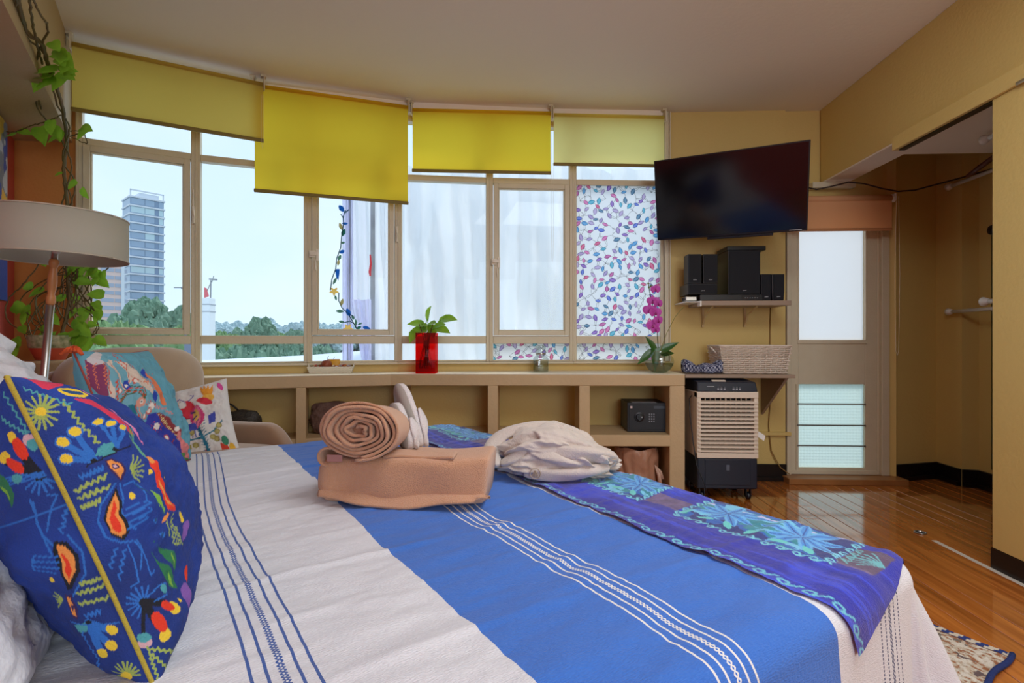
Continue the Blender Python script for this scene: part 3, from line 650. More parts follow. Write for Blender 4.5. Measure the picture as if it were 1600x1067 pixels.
for (cx, cy, l, w, a, m) in ((170, 80, 32, 20, .9, blu), (198, 200, 24, 10, .05, blu), (165, 222, 30, 15, 1.2, tan_), (186, 272, 32, 18, -1.2, grn), (182, 352, 18, 9, -.2, sag), (175, 424, 22, 16, -.5, blu), (155, 470, 24, 14, -1.1, sag), (146, 510, 24, 12, -1.4, tan_), (118, 655, 32, 12, -1.1, sag), (125, 790, 22, 10, 1.3, sag), (174, 825, 30, 14, -1.3, tan_), (158, 896, 32, 14, .05, sag), (225, 905, 34, 20, 1.2, blu), (262, 945, 20, 12, 1.2, sag), (285, 985, 26, 11, 1.5, sag), (318, 995, 20, 8, -.4, sag), (308, 1027, 22, 12, -.4, grn), (370, 1030, 32, 16, .3, blu), (172, 980, 24, 12, .2, sag)):
    pts = []
    for k in range(12):
        th = 2*PI*k/12; x_ = math.cos(th)*l; y_ = math.sin(th)*w*(1-.35*abs(math.cos(th))); pts.append(pp(cx+x_*math.cos(a)-y_*math.sin(a), cy+x_*math.sin(a)+y_*math.cos(a)))
    flat(pts, 'leaf', m)
for cx, cy in ((112, 738), (222, 1028)):
    pts = []
    for k in range(30): th = 2*PI*k/30; q = 26+9*math.sin(th*5); pts.append(pp(cx+q*1.15*math.cos(th), cy+q*math.sin(th)))
    flat(pts, 'flower', bei)
flat([pp(x, y) for x, y in ((122, 580), (128, 562), (142, 560), (157, 562), (154, 600), (150, 625), (146, 655), (138, 640), (128, 622))], 'bird', blu)

# ================================================================ BED
ZB = .58; R0 = .055; SF = 1.275-R0; TN = .402+R0; TF = 2.455-R0     # start of the rounded edges
bd = empty('bed', 'wide bed with white mattress and dark wooden base hidden under the striped bedspread', 'bed', bed(.2, 1.4, 0))
Mb = basis((0, 0, 0), LB, WB, (0, 0, 1))
MB(Mb).box(-.72, 1.22, .45, 2.40, .30, .555).build('mattress', WHT, bd, False, .03, 3)
MB(Mb).box(-.72, 1.18, .49, 2.36, .06, .30).build('bed_base', mat('dark_bed_base', (50, 35, 25), .6), bd, False, .01)
for s_ in (-.66, 1.12):
    for t_ in (.55, 2.3): MB(Mb).box(s_-.03, s_+.03, t_-.03, t_+.03, 0, .06).build('leg', BPL, bd)
MB(Mb).box(-.738, -.722, .45, 2.40, .06, .95).build('headboard', mat('dark_headboard_wood', (70, 45, 30), .5), bd, False, .006)
def drape(a, b, lift=0.0, topn=True, folds=1.0):
    """cloth coordinates (metres along the bed's length, width) -> world points on the covered bed"""
    ea = np.maximum(0, a-SF); en = np.maximum(0, TN-b); ef = np.maximum(0, b-TF); eb = en-ef
    Ls = np.hypot(ea, eb)+1e-9; ua = ea/Ls; ub = -eb/Ls
    r = R0+lift; arc = r*PI/2; th = np.clip(Ls/arc, 0, 1)*PI/2
    outd = r*np.sin(th); dr = r*(1-np.cos(th)); ex = np.maximum(0, Ls-arc)
    ang = np.arctan2(eb, ea+1e-9); corner = np.sin(np.clip(np.abs(ang)*2, 0, PI))*(ea > 0)
    al = np.where(ea > 0, b, a)
    wv = (np.sin(al*17+1.1)*.020+np.sin(al*9.2)*.022)*np.clip(ex*3, 0, 1)*folds+corner*np.sin(ang*9)*.035*np.clip(ex*4, 0, 1)*folds
    outd = outd+ex*(.07+.22*corner)+wv; dr = dr+ex*(.985-.06*corner)
    s = np.where(ea > 0, SF, a)+ua*outd; t = np.where(en > 0, TN, np.where(ef > 0, TF, b))+ub*outd
    z = ZB+lift-dr
    if topn:
        fl = 1-np.clip(Ls*6, 0, 1)
        z = z+fl*(.006*fbm(a*2.2, b*2.2)+.0042*fbm(a*2.5+b*3, b*9-a*2)+.0022*fbm(a*9, b*30))
        for c, w, h in ((2.28, .012, .006), (1.86, .010, .007), (1.42, .012, .006), (1.02, .012, .006), (.66, .012, .006)):
            z = z+fl*h*np.exp(-((b-c-.02*np.sin(a*4))/w)**2)*(.5+.5*vnoise(a*3+c*9, b*0))
        z = z-.010*np.clip((b-2.2)/.25, 0, 1)+.012*np.exp(-((b-2.42)/.16)**2)*np.exp(-((a-1.02)/.24)**2)*fl
    P = np.zeros(a.shape+(3,)); P[..., 0] = LB.x*s+WB.x*t; P[..., 1] = LB.y*s+WB.y*t; P[..., 2] = z
    return P
def clothmat():
    m = mat('woven_cotton_bedspread', (214, 208, 200), .9, sheen=.2); t = m.node_tree; N = t.nodes; K = t.links; b = N['Principled BSDF']
    uv = N.new('ShaderNodeUVMap'); sp = N.new('ShaderNodeSeparateXYZ'); K.new(uv.outputs[0], sp.inputs[0])
    def M(op, *a):
        n = N.new('ShaderNodeMath'); n.operation = op
        for i, v in enumerate(a):
            if isinstance(v, (int, float)): n.inputs[i].default_value = v
            else: K.new(v, n.inputs[i])
        return n.outputs[0]
    x = sp.outputs[0]; y = sp.outputs[1]
    def band(c, w): return M('LESS_THAN', M('ABSOLUTE', M('SUBTRACT', x, c)), w)
    def mix(f, a, bb):
        n = N.new('ShaderNodeMixRGB'); K.new(f, n.inputs[0])
        for i, v in ((1, a), (2, bb)):
            if isinstance(v, tuple): n.inputs[i].default_value = L4(v)
            else: K.new(v, n.inputs[i])
        return n.outputs[0]
    blue = M('MULTIPLY', M('GREATER_THAN', x, .385), M('LESS_THAN', x, .917))
    ns_ = N.new('ShaderNodeTexNoise'); ns_.inputs['Scale'].default_value = 60; mpp = N.new('ShaderNodeMapping'); mpp.inputs['Scale'].default_value = (1.2, 14, 1); K.new(uv.outputs[0], mpp.inputs[0]); K.new(mpp.outputs[0], ns_.inputs['Vector'])
    bl = mix(ns_.outputs[0], (34, 92, 184), (62, 124, 214)); wh = mix(ns_.outputs[0], (202, 204, 212), (226, 228, 234))
    c = mix(blue, wh, bl)
    def grp(c0, sp_, col, c, dash):
        for k in (-2, -1, 1, 2): 
            f = band(c0+k*sp_, .0021)
            if dash: f = M('MULTIPLY', f, M('GREATER_THAN', M('SINE', M('MULTIPLY', y, 900.0)), -.5))
            c = mix(f, c, col)
        w = M('MULTIPLY', M('SINE', M('MULTIPLY', y, 420.0)), .0035)
        f = M('LESS_THAN', M('ABSOLUTE', M('SUBTRACT', M('ABSOLUTE', M('SUBTRACT', x, c0)), M('ABSOLUTE', w))), .0018)
        return mix(f, c, col)
    c = grp(.122, .0185, (52, 88, 160), c, 0); c = grp(.650, .0190, (226, 224, 222), c, 0); c = grp(1.115, .0190, (58, 70, 110), c, 1)
    K.new(c, b.inputs['Base Color'])
    wvx = N.new('ShaderNodeTexNoise'); wvx.inputs['Scale'].default_value = 260; wvx.inputs['Detail'].default_value = 2; mp2 = N.new('ShaderNodeMapping'); mp2.inputs['Scale'].default_value = (.6, 1.6, 1); K.new(uv.outputs[0], mp2.inputs[0]); K.new(mp2.outputs[0], wvx.inputs['Vector'])
    bp = N.new('ShaderNodeBump'); bp.inputs['Strength'].default_value = .55; bp.inputs['Distance'].default_value = .004; K.new(wvx.outputs[0], bp.inputs['Height']); K.new(bp.outputs[0], b.inputs['Normal'])
    return m
aa, bb = np.meshgrid(np.linspace(-.70, SF+.62, 380), np.linspace(TN-.60, TF+.55, 500))
P = drape(aa, bb); warp = aa + .018*np.exp(-((bb-1.55)/.35)**2)*np.exp(-((aa-.12)/.2)**2)*1.6 + .004*np.sin(bb*7)
o = gridmesh('bedspread', P, clothmat(), None, None, np.stack([warp, bb], -1)); tag(o, 'white and blue striped woven cotton bedspread with thin line bands over the bed', 'bedspread')
# runner ------------------------------------------------------------------
RN0, RN1 = .917, 1.345
nu, nv = 160, 900
uu, tt_ = np.meshgrid(np.linspace(0, 1, nu), np.linspace(0, 1, nv)); A_ = RN0+(RN1-RN0)*uu
bend = .318+(.425-.318)*np.clip((A_-RN0)/.33, 0, 1); B_ = bend+(2.60-bend)*tt_
A2 = A_+.05*np.clip((.47-B_)/.15, 0, 1)*(1-uu)+.006*np.sin(B_*6)+.004*np.sin(B_*15)*(1-uu)
Pr = drape(A2, B_, .006, True, .4); Pr[..., 2] += .003*fbm(A_*14, B_*5)+.0045*np.exp(-(uu/.04)**2)*(np.sin(B_*23)+1)*.5
p = Paint(A_, B_, (22, 34, 160)); 
st1 = fbm(p.U*70, p.V*3.2); f1 = fbm(p.U*8+3, p.V*8)
p.c = p.c*(1+.30*st1[:, None]*.6); sel = st1 > .55; p.c[sel] = p.c[sel]*.55+lin((44, 76, 226))*.45
blot = np.clip((f1-.1)*1.2, 0, .5)[:, None]; p.c = p.c*(1-blot)+lin((40, 72, 224))*blot
def patch(t0, t1, seed):
    i = p._sel(1.068, 1.30, t0, t1); x_ = p.U[i]; y_ = p.V[i]; n1 = fbm(x_*16+seed, y_*12); n2 = fbm(x_*40, y_*14+seed)
    c = np.where((n1 > .25)[:, None], lin((30, 132, 150)), np.where((n1 > -.15)[:, None], lin((22, 92, 178)), lin((22, 44, 120))))
    c = np.where((n2 > .55)[:, None], lin((110, 190, 226)), c); c = np.where(((n1 > .55) & (x_ > 1.2))[:, None], lin((190, 188, 235)), c); p.c[i] = c
    r = random.Random(seed); nf = max(1, round((t1-t0)/.17))
    for k in range(nf):
        cx = 1.155+.02*r.random(); cy = t0+(k+.5)*(t1-t0)/nf
        for q in range(9):
            an = 2*PI*q/9+r.random()*.3; l = .030+.014*r.random(); ex_, ey_ = math.cos(an), math.sin(an)
            p.leaf(cx+ex_*l, cy+ey_*l*1.3, l*1.15, .0135, (96, 172, 228), math.atan2(ey_*1.3, ex_), (62, 140, 214))
            p.line([(cx, cy), (cx+ex_*l*1.9, cy+ey_*l*2.4)], .0022, (26, 58, 150))
        for q in range(3): a_ = r.random()*6; p.ell(1.25+.03*r.random(), cy+.05*(q-1), .016, .022, (186, 184, 232), a_); p.leaf(1.10, cy+.06*(q-1)+.02, .022, .009, (96, 200, 196), .8+q)
for t0, t1, sd in ((.492, .850, 1), (.985, 1.30, 2), (1.52, 1.80, 3), (1.96, 2.56, 4)):
    patch(t0, t1, sd)
    for a, b_ in (((1.066, t0), (1.066, t1)), ((1.066, t0), (1.31, t0+.005)), ((1.066, t1), (1.31, t1+.005))):
        L_ = math.hypot(a[0]-b_[0], a[1]-b_[1]); p.scroll(a, b_, .010, max(4, int(L_/.030)), .0042, (112, 196, 214))
for t0, t1 in ((.860, .975), (1.31, 1.51), (1.81, 1.95), (.425, .485)):
    i = p._sel(1.085, 1.165, t0, t1); w_ = fbm(p.U[i]*60, p.V[i]*60); f = (np.abs(p.U[i]-1.125) < .036)
    p.c[i[f]] = lin((102, 84, 128))*(1+.25*w_[f][:, None])
i = p._sel(1.10, 1.20, .424, .490); p.c[i] = lin((84, 66, 96))
for k in range(7): an = -.9+.3*k; p.line([(1.15, .425), (1.15+.045*math.sin(an), .425+.055*math.cos(an))], .0035, (96, 168, 178))
p.scroll((1.105, .478), (1.195, .482), .008, 4, .004, (96, 168, 178))
p.scroll((.934, .292), (.934, 2.56), .0115, 50, .0052, (98, 186, 210))
RUN = mat('embroidered_runner_cloth', None, .75, attr=True, bump=.5, bscale=350, bdist=.004, sheen=.3)
tag(gridmesh('bed_runner', Pr, RUN, None, p.out()), 'royal blue embroidered runner with teal flowers and scroll border across the foot of the bed', 'bed runner')

# ================================================================ CUSHIONS
def arcmap(U, a, T, power):
    g = np.linspace(-1, 1, 4001); g = np.sign(g)*(1-(1-np.abs(g))**2.5); f = T*np.clip(1-g*g, 0, 1)**power
    L_ = np.concatenate([[0], np.cumsum(np.hypot(np.diff(g)*a, np.diff(f)))]); L_ = L_-L_[2000]
    return np.interp(U, g, L_/a)
def cushion(name, label, M, a, b, T, m, paint=None, res=120, pipe=None, cat='cushion', group=None, ears=.055, wr=.004, base=(200, 200, 200), power=.42, seed=1, droop=0):
    """pillow in local x (width) / z (height) / y (thickness); one mesh, front = -y"""
    g_ = np.linspace(-1, 1, res); g_ = np.sign(g_)*(1-(1-np.abs(g_))**2.2); U_, V_ = np.meshgrid(g_, g_)
    def side(sg):
        x = a*U_*(1-ears*(1-V_**2)*np.abs(U_)); z = b*V_*(1-ears*(1-U_**2)*np.abs(V_))-droop*((U_+1)/2)**1.3*((V_+1)/2)**1.5
        prof = (np.clip(1-U_**2, 0, 1)*np.clip(1-V_**2, 0, 1))**power
        th = T*prof*(1+.06*fbm(U_*2+seed, V_*2+sg)); rim = 1-np.maximum(np.abs(U_), np.abs(V_))
        th = th+wr*fbm(U_*5+seed, V_*5)*np.clip(rim*8, 0, 1)*2+wr*1.3*np.sin((U_*20 if True else 0)+3*V_)*np.exp(-((1-np.abs(V_))/.12)**2)*np.clip(rim*12, 0, 1)
        return np.stack([x, sg*th, z], -1)
    r = empty(name, label, cat, M.translation, 0, group)
    R4 = np.array([[M[i][j] for j in range(4)] for i in range(4)])
    for nm, sg in (('front_cover', -1), ('back_cover', 1)):
        Q = side(sg); W_ = Q @ R4[:3, :3].T+R4[:3, 3]
        if sg > 0: W_ = W_[:, ::-1]
        col = None
        if paint:
            pt = Paint(U_ if name == 'x' or 'white' in label else arcmap(U_, a, T, power), V_, base); paint(pt, sg); col = pt.out(); col = col[:, ::-1] if sg > 0 else col
        gridmesh(nm, W_, m, r, col)
    if pipe:
        L_ = []
        for k in range(160):
            f = k/160*4; e = int(f); q = (f-e)*2-1; u, v = ((q, -1), (1, q), (-q, 1), (-1, -q))[e]
            L_.append(M @ Vector((a*u*(1-ears*(1-v*v)*abs(u)), 0, b*v*(1-ears*(1-u*u)*abs(v))-droop*((u+1)/2)**1.3*((v+1)/2)**1.5)))
        L_.append(L_[0]); MB().tube(L_, pipe[1], 8).build('piping', pipe[0], r, True)
    return r
CSH = mat('printed_canvas', None, .8, attr=True, bump=.5, bscale=420, bdist=.003)
def orient(loc, face, up):
    y = -Vector(face).normalized(); z = (Vector(up)-y*Vector(up).dot(y)).normalized(); x = y.cross(z); return basis(loc, x, y, z)
def zigs(p, L, c, w=.012, amp=.02, n=6):
    for a, b in L: p.zig(a, b, amp, n, w, c)
BLUEPRINT = [(-1,'P',0,(200,44,78),[(-1.063,0.994),(-0.928,0.977),(-0.774,0.947),(-0.816,0.924),(-1.028,0.883),(-1.057,0.902),(-1.068,0.969)]),
(-1,'P',0,(70,150,160),[(-0.931,0.977),(-0.956,0.973),(-1.014,0.964),(-1.041,0.964),(-1.047,0.97),(-1.017,0.981),(-0.985,0.985),(-0.968,0.983),(-0.95,0.981),(-0.938,0.978)]),
(-1,'P',0,(222,190,50),[(-0.82,0.818),(-0.869,0.803),(-0.919,0.812),(-0.959,0.832),(-0.971,0.864),(-0.953,0.885),(-0.903,0.896),(-0.834,0.896),(-0.79,0.878),(-0.79,0.846)]),
(-1,'P',0,(20,70,120),[(-0.841,0.827),(-0.866,0.824),(-0.899,0.832),(-0.928,0.846),(-0.941,0.864),(-0.934,0.876),(-0.909,0.881),(-0.876,0.874),(-0.845,0.859),(-0.834,0.838)]),
(-1,'P',0,(214,120,170),[(-0.762,0.887),(-0.671,0.775),(-0.616,0.508),(-0.602,0.38),(-0.625,0.457),(-0.718,0.686)]),
(-1,'P',0,(200,44,78),[(-0.95,0.806),(-0.841,0.785),(-0.751,0.662),(-0.666,0.488),(-0.755,0.513),(-0.827,0.593),(-0.838,0.686),(-0.896,0.741)]),
(-1,'L',0.0115,(70,150,160),[(-0.801,0.493),(-0.746,0.413),(-0.714,0.316)]),
(-1,'L',0.0115,(120,170,60),[(-0.77,0.508),(-0.738,0.419),(-0.709,0.316)]),
(-1,'L',0.0115,(70,150,160),[(-0.734,0.528),(-0.73,0.43),(-0.705,0.322)]),
(-1,'L',0.0115,(120,170,60),[(-0.697,0.547),(-0.722,0.435),(-0.701,0.328)]),
(-1,'L',0.0115,(70,150,160),[(-0.653,0.566),(-0.714,0.446),(-0.697,0.334)]),
(-1,'L',0.012,(150,168,84),[(-0.997,0.809),(-1.028,0.775),(-1,0.765),(-1.025,0.734),(-1,0.723),(-1.022,0.693),(-0.997,0.682),(-1.019,0.649),(-0.994,0.637),(-1.014,0.607),(-0.988,0.593),(-1.008,0.561),(-0.982,0.547),(-1.003,0.513),(-0.977,0.503)]),
(-1,'L',0.0092,(70,150,160),[(-1.158,0.927),(-1.166,0.904),(-1.13,0.904),(-1.138,0.881),(-1.102,0.885),(-1.112,0.859),(-1.076,0.864),(-1.086,0.838),(-1.052,0.841),(-1.06,0.818),(-1.025,0.824),(-1.036,0.794),(-1.003,0.797),(-1.011,0.772),(-0.974,0.782)]),
(-1,'L',0.0147,(150,168,84),[(-1.151,0.769),(-1.073,0.745)]),
(-1,'L',0.0147,(150,168,84),[(-1.156,0.762),(-1.107,0.705)]),
(-1,'L',0.0147,(150,168,84),[(-1.161,0.759),(-1.146,0.682)]),
(-1,'L',0.0147,(150,168,84),[(-1.164,0.762),(-1.185,0.674)]),
(-1,'L',0.0147,(150,168,84),[(-1.169,0.762),(-1.22,0.682)]),
(-1,'L',0.0147,(150,168,84),[(-1.171,0.765),(-1.244,0.709)]),
(-1,'L',0.0147,(150,168,84),[(-1.174,0.765),(-1.244,0.745)]),
(-1,'L',0.0147,(150,168,84),[(-1.174,0.769),(-1.244,0.785)]),
(-1,'L',0.0147,(150,168,84),[(-1.169,0.778),(-1.241,0.818)]),
(-1,'L',0.0147,(150,168,84),[(-1.166,0.778),(-1.203,0.846)]),
(-1,'L',0.0147,(150,168,84),[(-1.161,0.782),(-1.153,0.861)]),
(-1,'L',0.0147,(150,168,84),[(-1.156,0.782),(-1.102,0.864)]),
(-1,'L',0.0147,(150,168,84),[(-1.151,0.782),(-1.063,0.851)]),
(-1,'L',0.0147,(150,168,84),[(-1.151,0.775),(-1.047,0.824)]),
(-1,'L',0.0147,(150,168,84),[(-1.148,0.775),(-1.052,0.785)]),
(-1,'P',0,(222,190,50),[(-1.13,0.762),(-1.146,0.748),(-1.164,0.748),(-1.182,0.755),(-1.193,0.769),(-1.193,0.778),(-1.177,0.794),(-1.156,0.797),(-1.135,0.794),(-1.128,0.778)]),
(-1,'L',0.0368,(36,104,190),[(-1.055,0.413),(-1.143,0.57)]),
(-1,'P',0,(36,104,190),[(-1.104,0.556),(-1.122,0.537),(-1.148,0.532),(-1.169,0.547),(-1.182,0.566),(-1.182,0.584),(-1.164,0.607),(-1.138,0.611),(-1.115,0.602),(-1.102,0.58)]),
(-1,'P',0,(222,190,50),[(-1.115,0.556),(-1.13,0.542),(-1.148,0.542),(-1.164,0.556),(-1.174,0.57),(-1.171,0.584),(-1.156,0.602),(-1.138,0.602),(-1.12,0.593),(-1.112,0.575)]),
(-1,'L',0.0368,(36,104,190),[(-1.055,0.413),(-1.057,0.607)]),
(-1,'P',0,(36,104,190),[(-1.014,0.593),(-1.036,0.575),(-1.063,0.57),(-1.089,0.575),(-1.102,0.598),(-1.097,0.624),(-1.076,0.645),(-1.049,0.645),(-1.022,0.637),(-1.008,0.615)]),
(-1,'P',0,(222,190,50),[(-1.028,0.589),(-1.041,0.584),(-1.063,0.58),(-1.081,0.589),(-1.089,0.607),(-1.086,0.624),(-1.071,0.633),(-1.049,0.637),(-1.028,0.633),(-1.019,0.615)]),
(-1,'L',0.0368,(36,104,190),[(-1.055,0.413),(-1.169,0.477)]),
(-1,'P',0,(36,104,190),[(-1.133,0.457),(-1.148,0.441),(-1.171,0.435),(-1.193,0.451),(-1.206,0.472),(-1.203,0.498),(-1.19,0.508),(-1.166,0.513),(-1.143,0.503),(-1.13,0.483)]),
(-1,'P',0,(222,190,50),[(-1.143,0.457),(-1.156,0.446),(-1.171,0.451),(-1.187,0.462),(-1.198,0.472),(-1.195,0.493),(-1.182,0.503),(-1.164,0.508),(-1.148,0.493),(-1.14,0.477)]),
(-1,'L',0.0221,(36,104,190),[(-0.912,0.435),(-0.925,0.628)]),
(-1,'P',0,(36,104,190),[(-0.893,0.62),(-0.909,0.611),(-0.934,0.602),(-0.953,0.607),(-0.962,0.62),(-0.956,0.637),(-0.941,0.645),(-0.915,0.653),(-0.893,0.649),(-0.886,0.633)]),
(-1,'P',0,(222,190,50),[(-0.903,0.62),(-0.915,0.611),(-0.934,0.607),(-0.947,0.615),(-0.953,0.624),(-0.947,0.637),(-0.934,0.645),(-0.915,0.649),(-0.903,0.641),(-0.896,0.633)]),
(-1,'L',0.0221,(36,104,190),[(-0.912,0.435),(-0.869,0.598)]),
(-1,'P',0,(36,104,190),[(-0.834,0.589),(-0.855,0.575),(-0.879,0.57),(-0.903,0.575),(-0.912,0.584),(-0.906,0.602),(-0.886,0.62),(-0.859,0.624),(-0.834,0.624),(-0.823,0.611)]),
(-1,'P',0,(222,190,50),[(-0.845,0.589),(-0.859,0.584),(-0.879,0.58),(-0.896,0.58),(-0.899,0.598),(-0.896,0.607),(-0.879,0.615),(-0.862,0.615),(-0.845,0.611),(-0.838,0.602)]),
(-1,'L',0.0221,(36,104,190),[(-0.912,0.435),(-0.812,0.556)]),
(-1,'P',0,(36,104,190),[(-0.77,0.547),(-0.793,0.532),(-0.823,0.528),(-0.848,0.532),(-0.859,0.542),(-0.852,0.561),(-0.83,0.575),(-0.801,0.58),(-0.774,0.575),(-0.762,0.561)]),
(-1,'P',0,(222,190,50),[(-0.782,0.547),(-0.801,0.537),(-0.823,0.532),(-0.838,0.542),(-0.845,0.552),(-0.841,0.561),(-0.823,0.575),(-0.801,0.575),(-0.782,0.57),(-0.774,0.561)]),
(-1,'P',0,(70,150,160),[(-1.039,0.435),(-1.008,0.472),(-0.968,0.488),(-0.922,0.477),(-0.915,0.419),(-0.968,0.402)]),
(-1,'P',0,(8,12,28),[(-1.041,0.402),(-1.047,0.397),(-1.057,0.397),(-1.068,0.402),(-1.073,0.408),(-1.073,0.419),(-1.065,0.424),(-1.055,0.43),(-1.044,0.424),(-1.039,0.413)]),
(-1,'P',0,(8,12,28),[(-0.906,0.424),(-0.912,0.424),(-0.925,0.419),(-0.934,0.43),(-0.944,0.43),(-0.944,0.435),(-0.934,0.446),(-0.922,0.446),(-0.912,0.441),(-0.906,0.43)]),
(-1,'L',0.0092,(8,12,28),[(-1.104,0.397),(-0.834,0.424)]),
(-1,'L',0.0092,(36,104,190),[(-1.153,0.363),(-1.146,0.334),(-1.133,0.363),(-1.125,0.34),(-1.115,0.357),(-1.107,0.334),(-1.094,0.363),(-1.086,0.334),(-1.073,0.363),(-1.065,0.334),(-1.052,0.363),(-1.044,0.334),(-1.03,0.363)]),
(-1,'L',0.0147,(150,168,84),[(-1.198,0.292),(-1.182,0.274),(-1.166,0.298),(-1.151,0.28),(-1.135,0.304),(-1.12,0.286),(-1.104,0.304),(-1.089,0.286),(-1.071,0.31),(-1.055,0.286),(-1.036,0.31)]),
(-1,'L',0.0147,(150,168,84),[(-1.198,0.242),(-1.182,0.23),(-1.166,0.249),(-1.153,0.223),(-1.135,0.249),(-1.122,0.223),(-1.104,0.249),(-1.091,0.223),(-1.073,0.242),(-1.057,0.223),(-1.039,0.242)]),
(-1,'L',0.0147,(150,168,84),[(-1.203,0.191),(-1.195,0.171),(-1.185,0.191),(-1.177,0.171),(-1.166,0.191),(-1.158,0.171),(-1.148,0.191),(-1.14,0.165),(-1.128,0.191),(-1.12,0.171),(-1.11,0.191)]),
(-1,'L',0.012,(150,168,84),[(-0.893,0.28),(-0.845,0.357)]),
(-1,'L',0.012,(150,168,84),[(-0.889,0.274),(-0.809,0.34)]),
(-1,'L',0.012,(150,168,84),[(-0.886,0.274),(-0.786,0.31)]),
(-1,'L',0.012,(150,168,84),[(-0.886,0.267),(-0.778,0.274)]),
(-1,'L',0.012,(150,168,84),[(-0.886,0.261),(-0.79,0.236)]),
(-1,'L',0.012,(150,168,84),[(-0.889,0.261),(-0.816,0.204)]),
(-1,'L',0.012,(150,168,84),[(-0.893,0.255),(-0.852,0.184)]),
(-1,'P',0,(50,26,80),[(-1.005,0.391),(-0.959,0.391),(-0.928,0.34),(-0.928,0.28),(-0.965,0.23),(-0.991,0.267),(-1.011,0.322)]),
(-1,'P',0,(222,140,66),[(-0.994,0.38),(-0.965,0.38),(-0.941,0.34),(-0.944,0.286),(-0.968,0.249),(-0.982,0.28),(-1,0.328)]),
(-1,'P',0,(50,26,80),[(-0.956,0.322),(-0.965,0.316),(-0.977,0.31),(-0.985,0.316),(-0.991,0.328),(-0.988,0.34),(-0.98,0.351),(-0.968,0.351),(-0.959,0.346),(-0.953,0.34)]),
(-1,'P',0,(200,160,170),[(-0.965,0.328),(-0.968,0.322),(-0.974,0.322),(-0.98,0.322),(-0.982,0.328),(-0.98,0.34),(-0.977,0.34),(-0.971,0.34),(-0.965,0.34),(-0.962,0.334)]),
(-1,'L',0.0101,(36,104,190),[(-1.003,0.236),(-1.122,0.151),(-1.166,0.068),(-1.166,-0.033),(-1.112,-0.103),(-1.036,-0.138),(-1.014,-0.21),(-1.073,-0.31)]),
(-1,'L',0.0101,(36,104,190),[(-0.977,0.223),(-1,0.138),(-1.041,0.076),(-1.057,-0.011),(-1.014,-0.076)]),
(-1,'P',0,(8,12,28),[(-1.005,0.217),(-1.019,0.117),(-1.049,0.047),(-1.049,-0.068),(-1.091,-0.103),(-1.14,-0.04),(-1.14,0.061),(-1.104,0.124)]),
(-1,'P',0,(222,140,66),[(-1.022,0.184),(-1.036,0.11),(-1.065,0.054),(-1.063,-0.061),(-1.097,-0.076),(-1.133,-0.026),(-1.13,0.054),(-1.094,0.117)]),
(-1,'P',0,(214,50,24),[(-1.047,0.151),(-1.057,0.096),(-1.081,0.061),(-1.084,-0.04),(-1.104,-0.047),(-1.122,-0.011),(-1.115,0.047),(-1.086,0.096)]),
(-1,'L',0.0092,(36,104,190),[(-1.028,0.068),(-0.909,0.054),(-0.893,0.026),(-1.033,0.026)]),
(-1,'L',0.0092,(36,104,190),[(-1.044,0.026),(-0.931,0.011),(-0.912,-0.018),(-1.047,-0.011)]),
(-1,'L',0.0092,(36,104,190),[(-1.057,-0.011),(-0.95,-0.033),(-0.931,-0.054),(-1.06,-0.047)]),
(-1,'P',0,(222,190,50),[(-0.931,0.117),(-0.941,0.103),(-0.956,0.096),(-0.965,0.103),(-0.971,0.117),(-0.968,0.131),(-0.956,0.144),(-0.944,0.151),(-0.934,0.138),(-0.928,0.131)]),
(-1,'L',0.0092,(36,104,190),[(-0.971,0.197),(-0.896,0.204),(-0.866,0.144),(-0.903,0.054)]),
(-1,'P',0,(214,50,24),[(-0.692,0.334),(-0.648,0.261),(-0.697,0.151),(-0.675,0.033),(-0.648,-0.09),(-0.688,-0.117),(-0.766,-0.076),(-0.782,0.026),(-0.738,0.165)]),
(-1,'P',0,(222,140,66),[(-0.722,0.151),(-0.718,0.018),(-0.692,-0.076),(-0.746,-0.04),(-0.755,0.047)]),
(-1,'P',0,(222,140,66),[(-0.657,0.286),(-0.662,0.267),(-0.675,0.255),(-0.688,0.255),(-0.701,0.267),(-0.705,0.28),(-0.697,0.304),(-0.684,0.316),(-0.671,0.316),(-0.657,0.304)]),
(-1,'P',0,(120,170,60),[(-0.83,0.103),(-0.805,0.04),(-0.801,-0.076),(-0.838,-0.018),(-0.841,0.054)]),
(-1,'P',0,(222,190,50),[(-0.742,0.204),(-0.751,0.197),(-0.762,0.197),(-0.77,0.197),(-0.774,0.204),(-0.77,0.217),(-0.759,0.223),(-0.746,0.23),(-0.738,0.223),(-0.734,0.217)]),
(-1,'P',0,(222,190,50),[(-0.63,0.124),(-0.635,0.124),(-0.648,0.117),(-0.653,0.124),(-0.657,0.131),(-0.657,0.131),(-0.648,0.138),(-0.639,0.138),(-0.63,0.138),(-0.625,0.131)]),
(-1,'L',0.0092,(20,70,120),[(-0.883,0.178),(-0.848,0.026),(-0.793,-0.117),(-0.751,-0.255)]),
(-1,'P',0,(222,140,66),[(-0.778,-0.124),(-0.793,-0.131),(-0.809,-0.131),(-0.816,-0.131),(-0.812,-0.117),(-0.801,-0.103),(-0.786,-0.096),(-0.774,-0.096),(-0.766,-0.103),(-0.766,-0.11)]),
(-1,'L',0.0115,(150,168,84),[(-0.786,-0.144),(-0.77,-0.242)]),
(-1,'P',0,(36,104,190),[(-0.862,-0.096),(-0.873,-0.11),(-0.883,-0.11),(-0.893,-0.103),(-0.899,-0.09),(-0.899,-0.083),(-0.893,-0.076),(-0.879,-0.076),(-0.869,-0.083),(-0.862,-0.09)]),
(-1,'P',0,(20,70,120),[(-0.869,-0.096),(-0.876,-0.103),(-0.883,-0.103),(-0.889,-0.096),(-0.893,-0.09),(-0.893,-0.09),(-0.886,-0.083),(-0.879,-0.083),(-0.873,-0.083),(-0.869,-0.09)]),
